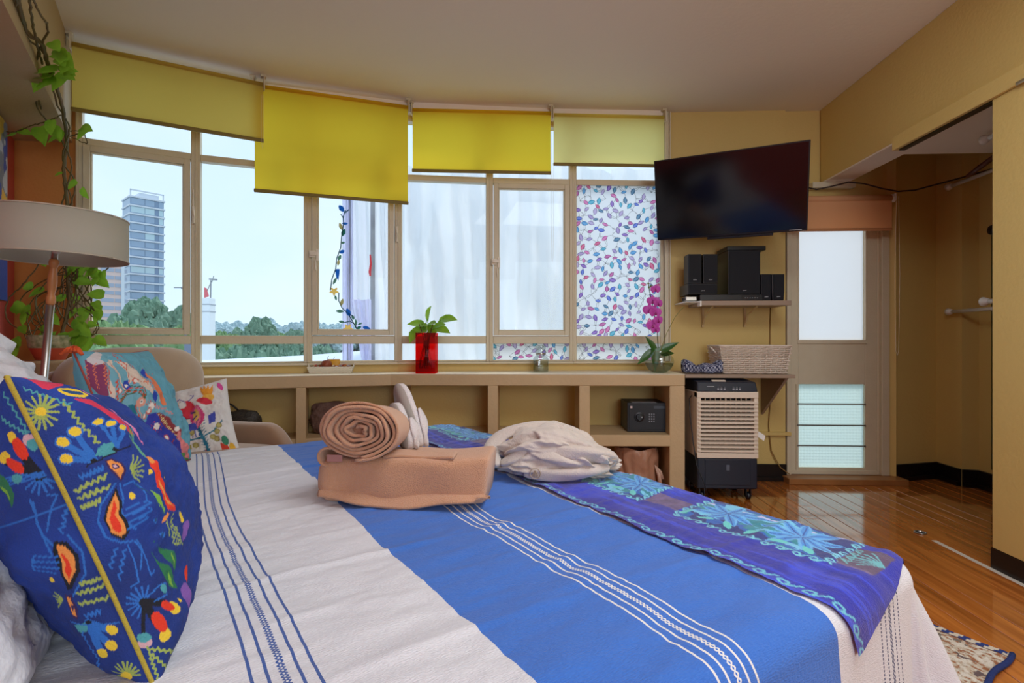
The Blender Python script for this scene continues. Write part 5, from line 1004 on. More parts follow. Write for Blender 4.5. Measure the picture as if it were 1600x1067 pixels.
REDPRINT = [(-1,'P',0,(126,52,92),[(-1.048,0.843),(-0.835,0.759),(-0.986,0.28),(-1.059,0.255),(-1.168,0.518)]),
(-1,'P',0,(200,196,200),[(-1.009,0.854),(-0.678,0.987),(-0.75,0.809),(-0.855,0.734),(-0.967,0.734),(-1.029,0.812)]),
(-1,'P',0,(110,168,186),[(-0.58,0.986),(-0.426,0.927),(-0.798,0.752),(-0.858,0.812)]),
(-1,'P',0,(214,196,182),[(-0.798,0.752),(-0.603,0.83),(-0.329,0.693),(-0.165,0.532),(-0.191,0.357),(0.165,0.124),(-0.131,0.018),(-0.437,0.298),(-0.707,0.286),(-0.933,0.131),(-0.979,0.292)]),
(-1,'P',0,(110,168,186),[(-0.801,0.765),(-0.891,0.552),(-0.876,0.369),(-0.925,0.151),(-0.742,0.217),(-0.731,0.346),(-0.754,0.584)]),
(-1,'P',0,(110,168,186),[(-0.541,0.827),(-0.49,0.637),(-0.56,0.419),(-0.63,0.31),(-0.691,0.413),(-0.661,0.633)]),
(-1,'P',0,(110,168,186),[(-0.262,0.752),(-0.178,0.561),(0.033,0.346),(-0.131,0.018),(-0.262,0.09),(-0.171,0.374)]),
(-1,'L',0.0117,(196,70,46),[(-0.812,0.752),(-0.894,0.523),(-0.959,0.292)]),
(-1,'L',0.0117,(196,70,46),[(-0.711,0.797),(-0.735,0.528),(-0.707,0.334),(-0.63,0.31),(-0.536,0.446)]),
(-1,'L',0.0117,(196,70,46),[(-0.49,0.887),(-0.426,0.674),(-0.521,0.477)]),
(-1,'L',0.0117,(196,70,46),[(-0.464,0.925),(-0.255,0.686),(-0.217,0.477),(-0.068,0.23)]),
(-1,'L',0.0117,(196,70,46),[(-0.511,0.791),(-0.409,0.435),(-0.191,0.357)]),
(-1,'P',0,(226,124,80),[(-0.04,0.645),(0.117,0.424),(0.083,-0.04),(-0.033,-0.047),(-0.131,0.267)]),
(-1,'P',0,(40,52,160),[(-0.464,-0.117),(-0.224,-0.124),(0.09,-0.386),(0.317,-0.674),(0.556,-1),(-0.103,-0.878),(-0.469,-0.537),(-0.617,-0.31)]),
(-1,'P',0,(140,44,52),[(-0.305,-0.117),(0.004,-0.236),(0.299,-0.493),(0.317,-0.674),(-0.004,-0.483),(-0.217,-0.286)]),
(-1,'P',0,(110,168,186),[(-0.475,0.446),(-0.305,0.09),(0.158,-0.178),(0.018,-0.21),(-0.415,-0.096),(-0.715,-0.09),(-0.832,0.09),(-0.925,0.151)]),
(-1,'P',0,(224,130,130),[(0.144,-0.397),(0.398,-0.641),(0.897,-1),(0.556,-1),(0.286,-0.797)]),
(-1,'L',0.0081,(226,124,80),[(-1.048,0.765),(-1.105,0.738),(-1.073,0.705),(-1.126,0.682),(-1.095,0.641),(-1.142,0.624),(-1.116,0.575),(-1.162,0.561),(-1.132,0.518),(-1.168,0.508),(-1.149,0.457),(-1.168,0.446),(-1.162,0.397)]),
(-1,'L',0.0081,(226,124,80),[(-0.939,0.765),(-0.998,0.727),(-0.964,0.705),(-1.018,0.67),(-0.986,0.641),(-1.036,0.611),(-1.005,0.58),(-1.053,0.547),(-1.021,0.523),(-1.065,0.498),(-1.036,0.462),(-1.079,0.435),(-1.048,0.402)]),
(-1,'L',0.0081,(226,124,80),[(-0.822,0.762),(-0.885,0.731),(-0.848,0.705),(-0.909,0.666),(-0.87,0.645),(-0.925,0.611),(-0.888,0.589),(-0.939,0.561),(-0.903,0.537),(-0.952,0.508),(-0.917,0.483),(-0.964,0.451),(-0.931,0.419)]),
(-1,'L',0.0144,(196,70,46),[(-0.787,0.477),(-0.842,0.435),(-0.808,0.408),(-0.861,0.369),(-0.829,0.34),(-0.876,0.31),(-0.845,0.28),(-0.891,0.242),(-0.861,0.21),(-0.903,0.184),(-0.873,0.151)]),
(-1,'L',0.0144,(58,92,62),[(-0.9,0.103),(-0.735,0.236),(-0.521,0.223),(-0.453,0.11)]),
(-1,'L',0.0144,(196,70,46),[(-0.867,0.151),(-0.695,0.267),(-0.49,0.236),(-0.453,0.11)]),
(-1,'L',0.0144,(58,92,62),[(-0.835,0.191),(-0.657,0.286),(-0.459,0.249),(-0.453,0.11)]),
(-1,'L',0.0144,(196,70,46),[(-0.798,0.242),(-0.612,0.322),(-0.421,0.28),(-0.453,0.11)]),
(-1,'L',0.0144,(58,92,62),[(-0.761,0.292),(-0.565,0.351),(-0.387,0.292),(-0.453,0.11)]),
(-1,'P',0,(20,112,134),[(-0.808,0.083),(-0.644,0.061),(-0.715,-0.09),(-0.848,-0.011)]),
(-1,'P',0,(216,150,130),[(-0.453,0.076),(-0.495,0.033),(-0.551,0.011),(-0.598,0.026),(-0.626,0.054),(-0.617,0.103),(-0.58,0.138),(-0.526,0.158),(-0.475,0.144),(-0.448,0.11)]),
(-1,'P',0,(232,222,214),[(-0.495,0.083),(-0.511,0.068),(-0.536,0.054),(-0.556,0.061),(-0.565,0.083),(-0.56,0.103),(-0.546,0.117),(-0.521,0.124),(-0.501,0.117),(-0.49,0.103)]),
(-1,'P',0,(20,18,24),[(-0.511,0.09),(-0.521,0.083),(-0.531,0.076),(-0.541,0.083),(-0.546,0.09),(-0.546,0.09),(-0.536,0.103),(-0.526,0.103),(-0.516,0.103),(-0.511,0.096)]),
(-1,'L',0.036,(196,70,46),[(-0.63,0.04),(-0.686,-0.131)]),
(-1,'L',0.018,(216,150,130),[(-0.575,0.004),(-0.67,-0.28),(-0.617,-0.31)]),
(-1,'L',0.0081,(196,70,46),[(-0.37,-0.004),(-0.23,-0.018)]),
(-1,'L',0.0081,(196,70,46),[(-0.37,-0.004),(-0.274,-0.061)]),
(-1,'L',0.0081,(196,70,46),[(-0.37,-0.004),(-0.335,-0.083)]),
(-1,'L',0.0081,(196,70,46),[(-0.37,-0.004),(-0.404,-0.096)]),
(-1,'L',0.0081,(196,70,46),[(-0.37,-0.004),(-0.459,-0.076)]),
(-1,'L',0.0081,(196,70,46),[(-0.37,-0.004),(-0.495,-0.047)]),
(-1,'L',0.0081,(196,70,46),[(-0.37,-0.004),(-0.501,-0.004)]),
(-1,'L',0.0081,(196,70,46),[(-0.37,-0.004),(-0.48,0.033)]),
(-1,'L',0.0081,(196,70,46),[(-0.37,-0.004),(-0.432,0.068)]),
(-1,'L',0.0081,(196,70,46),[(-0.37,-0.004),(-0.37,0.076)]),
(-1,'L',0.0081,(196,70,46),[(-0.37,-0.004),(-0.299,0.083)]),
(-1,'L',0.0081,(196,70,46),[(-0.37,-0.004),(-0.249,0.054)]),
(-1,'L',0.0081,(196,70,46),[(-0.37,-0.004),(-0.224,0.018)]),
(-1,'P',0,(232,222,214),[(-0.305,-0.018),(-0.335,-0.047),(-0.375,-0.054),(-0.415,-0.047),(-0.437,-0.026),(-0.432,0.011),(-0.409,0.026),(-0.364,0.04),(-0.323,0.04),(-0.299,0.018)]),
(-1,'L',0.0081,(196,70,46),[(-0.364,-0.328),(-0.211,-0.351)]),
(-1,'L',0.0081,(196,70,46),[(-0.364,-0.328),(-0.249,-0.397)]),
(-1,'L',0.0081,(196,70,46),[(-0.364,-0.328),(-0.311,-0.419)]),
(-1,'L',0.0081,(196,70,46),[(-0.364,-0.328),(-0.381,-0.419)]),
(-1,'L',0.0081,(196,70,46),[(-0.364,-0.328),(-0.448,-0.402)]),
(-1,'L',0.0081,(196,70,46),[(-0.364,-0.328),(-0.49,-0.369)]),
(-1,'L',0.0081,(196,70,46),[(-0.364,-0.328),(-0.506,-0.322)]),
(-1,'L',0.0081,(196,70,46),[(-0.364,-0.328),(-0.49,-0.286)]),
(-1,'L',0.0081,(196,70,46),[(-0.364,-0.328),(-0.442,-0.249)]),
(-1,'L',0.0081,(196,70,46),[(-0.364,-0.328),(-0.381,-0.242)]),
(-1,'L',0.0081,(196,70,46),[(-0.364,-0.328),(-0.311,-0.249)]),
(-1,'L',0.0081,(196,70,46),[(-0.364,-0.328),(-0.249,-0.274)]),
(-1,'L',0.0081,(196,70,46),[(-0.364,-0.328),(-0.211,-0.31)]),
(-1,'P',0,(232,222,214),[(-0.292,-0.346),(-0.317,-0.369),(-0.358,-0.374),(-0.404,-0.369),(-0.432,-0.346),(-0.437,-0.316),(-0.409,-0.286),(-0.37,-0.28),(-0.323,-0.286),(-0.292,-0.31)]),
(-1,'L',0.018,(224,130,130),[(-0.268,-0.004),(-0.286,-0.047),(-0.217,-0.033),(-0.23,-0.068),(-0.158,-0.047),(-0.178,-0.096),(-0.103,-0.083),(-0.117,-0.117),(-0.04,-0.103),(-0.061,-0.151),(0.018,-0.138),(0.004,-0.178),(0.09,-0.165),(0.076,-0.204),(0.165,-0.191)]),
(-1,'L',0.0144,(236,216,150),[(-0.28,-0.151),(-0.204,-0.184)]),
(-1,'L',0.0144,(236,216,150),[(-0.243,-0.204),(-0.165,-0.236)]),
(-1,'L',0.0144,(236,216,150),[(-0.204,-0.255),(-0.124,-0.286)]),
(-1,'L',0.0144,(236,216,150),[(-0.158,-0.304),(-0.083,-0.34)]),
(-1,'L',0.0144,(236,216,150),[(-0.11,-0.357),(-0.033,-0.391)]),
(-1,'L',0.0144,(236,216,150),[(-0.054,-0.408),(0.018,-0.446)]),
(-1,'L',0.0144,(236,216,150),[(0.004,-0.462),(0.076,-0.503)]),
(-1,'L',0.0144,(236,216,150),[(0.061,-0.528),(0.144,-0.552)]),
(-1,'L',0.0144,(236,216,150),[(0.138,-0.593),(0.217,-0.624)]),
(-1,'P',0,(232,222,214),[(0.268,-0.467),(0.243,-0.488),(0.198,-0.498),(0.151,-0.498),(0.124,-0.472),(0.124,-0.446),(0.144,-0.424),(0.191,-0.413),(0.236,-0.419),(0.268,-0.435)]),
(-1,'P',0,(196,70,46),[(-0.404,0.419),(-0.432,0.397),(-0.469,0.38),(-0.501,0.38),(-0.511,0.408),(-0.501,0.435),(-0.475,0.451),(-0.437,0.467),(-0.404,0.467),(-0.393,0.446)]),
(-1,'P',0,(232,222,214),[(-0.421,0.419),(-0.442,0.397),(-0.464,0.397),(-0.485,0.397),(-0.495,0.402),(-0.485,0.43),(-0.469,0.441),(-0.442,0.451),(-0.421,0.451),(-0.415,0.435)]),
(-1,'P',0,(196,70,46),[(-0.783,0.298),(-0.801,0.28),(-0.829,0.261),(-0.848,0.274),(-0.858,0.292),(-0.855,0.316),(-0.835,0.34),(-0.808,0.351),(-0.787,0.346),(-0.776,0.328)]),
(-1,'P',0,(232,222,214),[(-0.794,0.304),(-0.808,0.286),(-0.825,0.28),(-0.838,0.286),(-0.845,0.298),(-0.842,0.316),(-0.829,0.334),(-0.812,0.34),(-0.798,0.334),(-0.791,0.322)]),
(-1,'P',0,(196,70,46),[(-0.49,-0.138),(-0.511,-0.158),(-0.546,-0.178),(-0.575,-0.171),(-0.589,-0.144),(-0.589,-0.124),(-0.565,-0.096),(-0.536,-0.09),(-0.506,-0.09),(-0.49,-0.117)]),
(-1,'P',0,(232,222,214),[(-0.506,-0.131),(-0.521,-0.151),(-0.541,-0.158),(-0.56,-0.151),(-0.575,-0.144),(-0.57,-0.124),(-0.56,-0.117),(-0.536,-0.096),(-0.516,-0.103),(-0.506,-0.117)]),
(-1,'P',0,(196,70,46),[(-0.11,-0.561),(-0.131,-0.584),(-0.171,-0.589),(-0.211,-0.584),(-0.243,-0.556),(-0.249,-0.523),(-0.23,-0.503),(-0.191,-0.488),(-0.144,-0.488),(-0.117,-0.513)]),
(-1,'P',0,(232,222,214),[(-0.131,-0.561),(-0.144,-0.575),(-0.171,-0.58),(-0.204,-0.566),(-0.224,-0.552),(-0.224,-0.523),(-0.211,-0.508),(-0.185,-0.498),(-0.158,-0.503),(-0.138,-0.518)]),
(-1,'P',0,(196,70,46),[(-0.387,-0.083),(-0.409,-0.103),(-0.442,-0.11),(-0.475,-0.11),(-0.495,-0.096),(-0.49,-0.061),(-0.469,-0.047),(-0.432,-0.026),(-0.398,-0.033),(-0.381,-0.054)]),
(-1,'P',0,(232,222,214),[(-0.404,-0.076),(-0.421,-0.096),(-0.442,-0.103),(-0.464,-0.096),(-0.475,-0.083),(-0.475,-0.068),(-0.459,-0.054),(-0.437,-0.047),(-0.415,-0.047),(-0.404,-0.068)]),
(-1,'P',0,(34,66,170),[(-0.57,0.374),(-0.608,0.334),(-0.657,0.31),(-0.695,0.316),(-0.707,0.351),(-0.695,0.391),(-0.661,0.424),(-0.612,0.446),(-0.57,0.446),(-0.556,0.413)]),
(-1,'P',0,(232,222,214),[(-0.608,0.369),(-0.621,0.357),(-0.644,0.346),(-0.661,0.346),(-0.67,0.357),(-0.665,0.374),(-0.648,0.397),(-0.63,0.397),(-0.612,0.397),(-0.603,0.386)]),
(-1,'P',0,(34,66,170),[(-0.144,0.124),(-0.158,0.076),(-0.185,0.047),(-0.224,0.04),(-0.255,0.068),(-0.268,0.11),(-0.255,0.165),(-0.224,0.197),(-0.185,0.204),(-0.151,0.178)]),
(-1,'P',0,(34,66,170),[(-0.004,0.542),(-0.04,0.483),(-0.083,0.446),(-0.131,0.43),(-0.151,0.467),(-0.151,0.513),(-0.117,0.57),(-0.068,0.602),(-0.018,0.62),(0.004,0.593)]),
(-1,'L',0.0144,(196,70,46),[(-0.526,-0.483),(-0.501,-0.532),(-0.437,-0.518),(-0.409,-0.566),(-0.346,-0.547),(-0.311,-0.598),(-0.243,-0.58),(-0.204,-0.633),(-0.131,-0.615)]),
(-1,'L',0.0144,(196,70,46),[(-0.541,-0.552),(-0.531,-0.598),(-0.469,-0.593),(-0.459,-0.637),(-0.398,-0.624),(-0.381,-0.674),(-0.317,-0.662),(-0.299,-0.709),(-0.23,-0.697)]),
(-1,'L',0.009,(226,124,80),[(-0.171,0.483),(-0.262,0.435),(-0.165,0.435),(-0.255,0.386),(-0.158,0.386),(-0.249,0.328),(-0.151,0.328),(-0.236,0.28),(-0.138,0.28),(-0.224,0.23),(-0.124,0.23)]),
(-1,'P',0,(232,222,214),[(0.648,-1),(0.565,-1),(0.469,-1),(0.398,-1),(0.381,-1),(0.151,-0.971),(0.083,-0.908),(0.124,-0.871),(0.217,-0.887),(0.346,-0.948)]),
(-1,'P',0,(232,222,214),[(0.236,-0.9),(0.236,-0.92),(0.191,-0.931),(0.103,-0.918),(0.026,-0.898),(-0.018,-0.864),(-0.011,-0.838),(0.04,-0.83),(0.11,-0.838),(0.185,-0.864)]),
(-1,'L',0.018,(140,44,52),[(0.004,-0.832),(-0.068,-0.641),(0.018,-0.607)]),
(-1,'L',0.018,(140,44,52),[(0.124,-0.851),(0.124,-0.755)]),
(-1,'P',0,(96,150,80),[(0.928,-1),(0.835,-1),(0.723,-1),(0.639,-1),(0.617,-1),(0.661,-1),(0.346,-0.92),(0.37,-0.864),(0.475,-0.876),(0.635,-0.948)]),
(-1,'L',0.0063,(226,124,80),[(0.076,0.532),(0.217,0.508)]),
(-1,'L',0.0063,(226,124,80),[(0.054,0.477),(0.178,0.446)]),
(-1,'L',0.0063,(226,124,80),[(0.04,0.424),(0.151,0.397)]),
(-1,'L',0.0063,(226,124,80),[(0.033,0.374),(0.117,0.328)]),
(-1,'L',0.0063,(226,124,80),[(0.018,0.316),(0.097,0.274)]),
(-1,'L',0.0063,(226,124,80),[(0.011,0.261),(0.076,0.217)]),
(-1,'L',0.0063,(226,124,80),[(0.011,0.217),(0.061,0.165)]),
(-1,'L',0.0063,(226,124,80),[(0.011,0.171),(0.047,0.11)]),
(-1,'L',0.0063,(226,124,80),[(0.011,0.117),(0.033,0.054)]),
(-1,'L',0.0063,(226,124,80),[(0.011,0.068),(0.026,0.004)]),
(-1,'L',0.0063,(226,124,80),[(0.011,0.011),(0.018,-0.047)]),
(-1,'L',0.0063,(226,124,80),[(0.018,-0.033),(0.011,-0.103)]),
]
def stamp(p, sg, L_):
    for sd, ty, w, c, pts in L_:
        if sd != sg: continue
        if ty == 'P': p.poly(pts, c)
        else: p.line(pts, w, c)
def paint_blue(p, sg):
    n = fbm(p.U*3, p.V*3); p.c *= (1+.25*n[:, None]); stamp(p, sg, BLUEPRINT)
YP = mat('yellow_piping', (176, 156, 52), .7, bump=.4, bscale=400)
cb = cushion('cushion', 'large deep blue cushion printed with birds and yellow flowers, nearest on the bed', orient(bed(-.085, 1.02, .775), bed(1, 0, .34), (0, 0, 1)), .215, .215, .112, CSH, paint_blue, 380, (YP, .0028), droop=.16, base=(16, 50, 132), wr=.003)
def paint_red(p, sg): stamp(p, sg, REDPRINT)
cushion('cushion', 'red orange and turquoise folk print cushion standing behind the large blue cushion', orient(bed(-.085, 2.095, .785), bed(1, -.45, .40), (-.1, 0, 1)), .20, .215, .08, CSH, paint_red, 220, (mat('rust_piping', (150, 60, 50), .7), .003), base=(96, 160, 180))
tas = MB(); tc_ = orient(bed(-.085, 2.095, .785), bed(1, -.45, .40), (-.1, 0, 1)) @ Vector((-.195, 0, .21))
for k in range(7): a_ = -1.2+.4*k; tas.tube([tc_, tc_+RT*(.020*math.sin(a_))+Vector((0, 0, .014*math.cos(a_)))-FW*.006, tc_+RT*(.034*math.sin(a_))-Vector((0, 0, .012))+Vector((0, 0, .016*math.cos(a_)))-FW*.012], [.004, .007, .005], 6)
tas.build('corner_tassel', mat('orange_tassel', (206, 84, 36), .8), [o for o in bpy.data.objects if o.get('label', '').startswith('red orange')][0], True)
def paint_white(p, sg):
    G, T = (160, 150, 80), (40, 120, 150)
    p.line([(.42, -1), (.36, -.5), (.28, -.1), (.22, .1)], .07, T)
    for k in range(14): y_ = -.9+.07*k; p.line([(.30+.0*k, y_+.04), (.36, y_), (.44, y_+.05)], .014, T)
    p.line([(.36, -.42), (.0, -.40), (-.3, -.55), (-.55, -.85)], .05, T); p.line([(.36, -.42), (.6, -.3), (.8, -.1)], .03, T); p.line([(-.3, -.6), (-.7, -.5)], .02, (50, 80, 110))
    for k, (x, y) in enumerate(((-.40, -.5), (-.22, -.36), (-.02, -.26), (.14, -.24), (-.12, -.62), (.02, -.58), (.16, -.56), (-.22, -.78), (.55, -.45), (.66, -.34), (.62, -.52), (.72, -.2))): p.ell(x, y, .065, .07, G); p.ell(x, y, .04, .045, (186, 176, 110))
    for x, y, a in ((-.72, -.72, .3), (-.6, -.95, .1), (-.2, -.98, 0)): p.leaf(x, y, .18, .11, (60, 92, 52), a, (86, 120, 70))
    for k in range(5): p.leaf(-.30-.04*k, .52-.11*k+.02*k*k, .34, .055, (238, 160-12*k, 40), 2.75+.13*k)
    p.ell(-.12, .40, .20, .19, (244, 186, 66)); p.ell(.08, .36, .17, .26, (90, 40, 60), .2); p.ell(.13, .36, .16, .25, (214, 50, 70), .2); p.ell(.02, .5, .08, .1, (232, 232, 232)); p.line([(.1, .56), (-.02, .68), (-.1, .62)], .02, (120, 110, 180)); p.line([(.16, .58), (.28, .70), (.2, .74)], .02, (120, 110, 180))
    for k in range(4): p.leaf(.50+.05*k, .72-.02*k, .25, .04, (238, 160, 50), 1.9-.18*k)
    p.ell(.58, .55, .14, .10, (244, 190, 80)); p.ell(.50, .48, .18, .09, (214, 50, 70), -.5)
    for k, c in enumerate(((150, 130, 60), (60, 140, 120), (70, 150, 190), (160, 90, 170))): p.line([(-.05-.07*k, .10), (-.22-.06*k, -.05), (-.32-.04*k+.0*k, -.3)], .06, c)
    for x, y, c in ((-.42, -.22, (40, 100, 66)), (-.28, -.3, (60, 130, 170)), (-.1, -.26, (180, 110, 190)), (-.02, -.05, (220, 110, 60)), (-.62, .0, (210, 90, 50)), (-.42, .08, (226, 150, 60))): p.ell(x, y, .06, .12, c, .3)
    p.poly([(-.95, .40), (-.62, .50), (-.60, .12), (-.72, .05)], (150, 40, 90)); p.poly([(-.93, .30), (-.62, .32), (-.60, .20), (-.8, .16)], (90, 50, 120)); p.poly([(-.74, .12), (-.6, .16), (-.6, 0), (-.66, .02)], (50, 50, 120))
    for k in range(3): p.line([(-.9+.1*k, .45), (-.92+.12*k, .6)], .015, (60, 60, 60)); p.ell(-.92+.12*k, .62, .035, .03, (130, 120, 60))
    p.leaf(.30, .12, .30, .16, (206, 60, 120), 1.45, (226, 120, 150)); p.leaf(.28, .16, .16, .07, (220, 180, 90), 1.45)
    p.poly([(-.02, -.02), (.26, -.04), (.28, -.2), (.04, -.2)], (66, 80, 180)); p.ell(-.04, .0, .06, .06, (66, 80, 180)); p.line([(-.04, .03), (-.1, .18)], .03, (66, 80, 180)); p.line([(-.02, .03), (.0, .18)], .03, (66, 80, 180))
    for x in (.05, .12, .20, .26): p.line([(x, -.18), (x+.01, -.36)], .018, (66, 80, 180))
    p.poly([(.52, .08), (.70, .16), (.66, -.1), (.52, -.12)], (66, 80, 180)); p.poly([(.2, -.86), (.34, -.72), (.36, -.92), (.1, -.94)], (216, 56, 60)); p.leaf(-.02, -.9, .14, .05, (50, 130, 150), .4); p.poly([(.66, -.62), (.80, -.72), (.84, -.95), (.66, -.92)], (216, 70, 50)); p.ell(.78, -.6, .07, .12, (60, 140, 110)); p.ell(.88, -.8, .06, .12, (240, 190, 60)); p.leaf(.86, .80, .14, .05, (220, 80, 160), -1.2)
    for k in range(5): p.line([(.18+.02*k, .3), (.22+.03*k, -.05)], .008, (60, 60, 110))
cw_ = Vector((at(294, 668, 2.52)))
cushion('cushion', 'white cushion with birds, donkey and flower print leaning on the brown armchair', orient(cw_, (.30, -.95, .38), (-.26, 0, 1)), .205, .205, .070, CSH, paint_white, 170, None, base=(226, 224, 222))
LAC = mat('white_lace_cotton', (226, 228, 236), .85, bump=.4, bscale=90, bdist=.006, var=.3, vscale=60, vcol=(180, 184, 196))
def ruffle(M, a, b, parent, amp=.022, w=.05):
    nu, nv = 700, 6; th = np.linspace(0, 4, nu); L_ = np.zeros((nv, nu, 3))
    for k, f in enumerate(th):
        e = min(int(f), 3); q = (f-e)*2-1; u, v = ((q, -1), (1, q), (-q, 1), (-1, -q))[e]; x, z = a*u, b*v; dx_, dz_ = ((0, -1), (1, 0), (0, 1), (-1, 0))[e]
        for j in range(nv):
            t = j/(nv-1); pt = M @ Vector((x+dx_*w*t, amp*t*math.sin(f*34+.8*math.sin(f*9)), z+dz_*w*t)); L_[j, k] = pt
    gridmesh('lace_ruffle', L_, LAC, parent)
for nm, M_, lb, a_, b_ in (('p', orient(bed(-.28, .82, .715), bed(1, -.1, .70), (0, 0, 1)), 'white lace trimmed bed pillow behind the large blue cushion', .28, .19),
                          ('q', orient(bed(-.38, 1.80, .825), bed(1, -.25, .72), (0, 0, 1)), 'white embroidered bed pillow with ruffled lace edge below the lamp shade', .31, .215)):
    r = cushion('pillow', lb, M_, a_, b_, .085, LAC, None, 90, None, 'pillow', None, .03, .006); ruffle(M_, a_*.99, b_*.99, r)

# ================================================================ ON THE BED
TWL = mat('peach_terry', (222, 164, 122), .95, bump=1.0, bscale=420, bdist=.006, sheen=.5, var=.25, vscale=90, vcol=(206, 142, 100))
# folded bath towel: rounded slab, its long side turned to the camera
c0 = atz(622, 790, ZB); dL = atz(480, 782, ZB); dR = atz(748, 790, ZB); ax = (dR-dL); ax.z = 0; WT = ax.length; ax.normalize(); ay = Vector((-ax.y, ax.x, 0))
Mt = basis(Vector((c0.x, c0.y, ZB+.004)), ax, ay, (0, 0, 1))
tw_ = empty('folded_towel', 'peach folded bath towel lying on the bedspread under the rolled towel', 'towel', Mt.translation)
HT = .128
def slab(u, v):   # u along, v round the section
    x = (u-.5)*WT; th = v*2*PI; c, s_ = math.cos(th), math.sin(th); p_ = .30
    y = .088*math.copysign(abs(c)**p_, c); z = HT*.5*math.copysign(abs(s_)**p_, s_)
    e = 1.0; q = abs(u-.5)*2
    if u < .5: k = max(0, (q-.80)/.20); e = math.sqrt(max(0, 1-k*k*.86)); 
    else: k = max(0, (q-.95)/.05); e = 1-.10*k*k
    lean = -.012*math.sin(PI*u)
    return Vector((x+(.012*(z/HT) if u > .5 else .010*z), y*(.35+.65*e)+lean+.003*math.sin(x*30+z*20)+.088, HT*.5+z*e-(.010*(1-u))*(z > 0)+.003*math.sin(x*22+2)))
m = MB(Mt); n1, n2 = 60, 48; rings = [[slab(i/(n1-1), k/n2) for k in range(n2)] for i in range(n1)]; m.loft(rings); m.build('folded_body', TWL, tw_, True)
def sheetg(name, fn, nu, nv, m, parent, thick=.006):
    mm = MB(); mm.grid(fn, nu, nv); o = mm.build(name, m, parent, True); s_ = o.modifiers.new('thickness', 'SOLIDIFY'); s_.thickness = thick; s_.offset = 0; return o
def lip(u, v):  # loose bottom flap bowing out below the front edge
    x = (u-.47)*WT*.98; bow = math.sin(PI*min(1, max(0, u)))**.7
    return Mt @ Vector((x, .0-(.034*bow+.004)*v-.0+.004*math.sin(u*20)*v, .030-.022*v*(1 if u < .93 else .5)+.006*math.sin(u*9+1)*v*(1-v)*3+(.008*math.cos(u*PI*2.2)*v)))
sheetg('bottom_flap', lip, 60, 10, TWL, tw_, .007)
def tflap(u, v): x = -.04+.19*u; return Mt @ Vector((x, -.002+.05*v+.010*math.sin(u*PI), HT-.004+.007*v*(1-u*.6)+.002*math.sin(u*8)))
sheetg('top_fold', tflap, 30, 12, TWL, tw_, .008)
def endfold(u, v): 
    an = -PI*.62+PI*1.1*v; r_ = .030*(1-.15*u); return Mt @ Vector((-WT*.5+.045+r_*math.cos(an+PI)*.9, -.005+.10*u, HT*.80+.02+r_*math.sin(an+PI)*.8))
sheetg('loose_corner', endfold, 12, 14, TWL, tw_, .006)
tg = MB(Mt).box(-.192, -.150, -.010, -.0085, .112, .130); tg.build('care_tag', mat('mauve_care_tag', (166, 118, 112), .7), tw_)
# rolled towel
rc = at(562, 671, 1.36); ca = Vector((.50, 0, 0)); axis = (RT*.14+FW).normalized()
sx_ = (axis.cross(Vector((0, 0, 1)))).normalized()   # points right-back... section x
rt = empty('rolled_towel', 'peach towel rolled into a spiral resting on the folded towel', 'towel', Vector((rc.x, rc.y, ZB+HT)))
def spiral(u, v):
    turns = 5.6; th = u*turns*2*PI+.8; r_ = .010+.064*u**.92; r_ += .0022*math.sin(th*3.3)*(1-u)+.0016*math.sin(th*5.1)
    x = r_*1.40*math.cos(th); z = r_*.93*math.sin(th)
    sk = 1-.20*v; dep = .115*v+(.012*(1-u)+.006*math.sin(th*1.7))*(1-v)
    return rc-sx_*(x*sk)+Vector((0, 0, z*sk-.012*v))+axis*(dep-.02)
mm = MB(); mm.grid(spiral, 420, 22); o = mm.build('spiral_layers', TWL, rt, True); s_ = o.modifiers.new('thickness', 'SOLIDIFY'); s_.thickness = .0085; s_.offset = 0
mm = MB(); rr_ = [rc+axis*k for k in (.015, .10)]; mm.tube(rr_, [.038, .032], 14); mm.build('core', TWL, rt, True)
def outer(u, v):
    th = -PI*.55+u*PI*2.05; r_ = .079+.006*u+.003*math.sin(u*7+v*3); x = r_*1.40*math.cos(th)*(1-.20*v); z = r_*.90*math.sin(th)*(1-.20*v)-.012*v
    return rc-sx_*x+Vector((0, 0, z*.98))+axis*(-.010+.125*v+.02*math.sin(u*5)*(1-v))
sheetg('outer_wrap', outer, 50, 14, TWL, rt, .007)
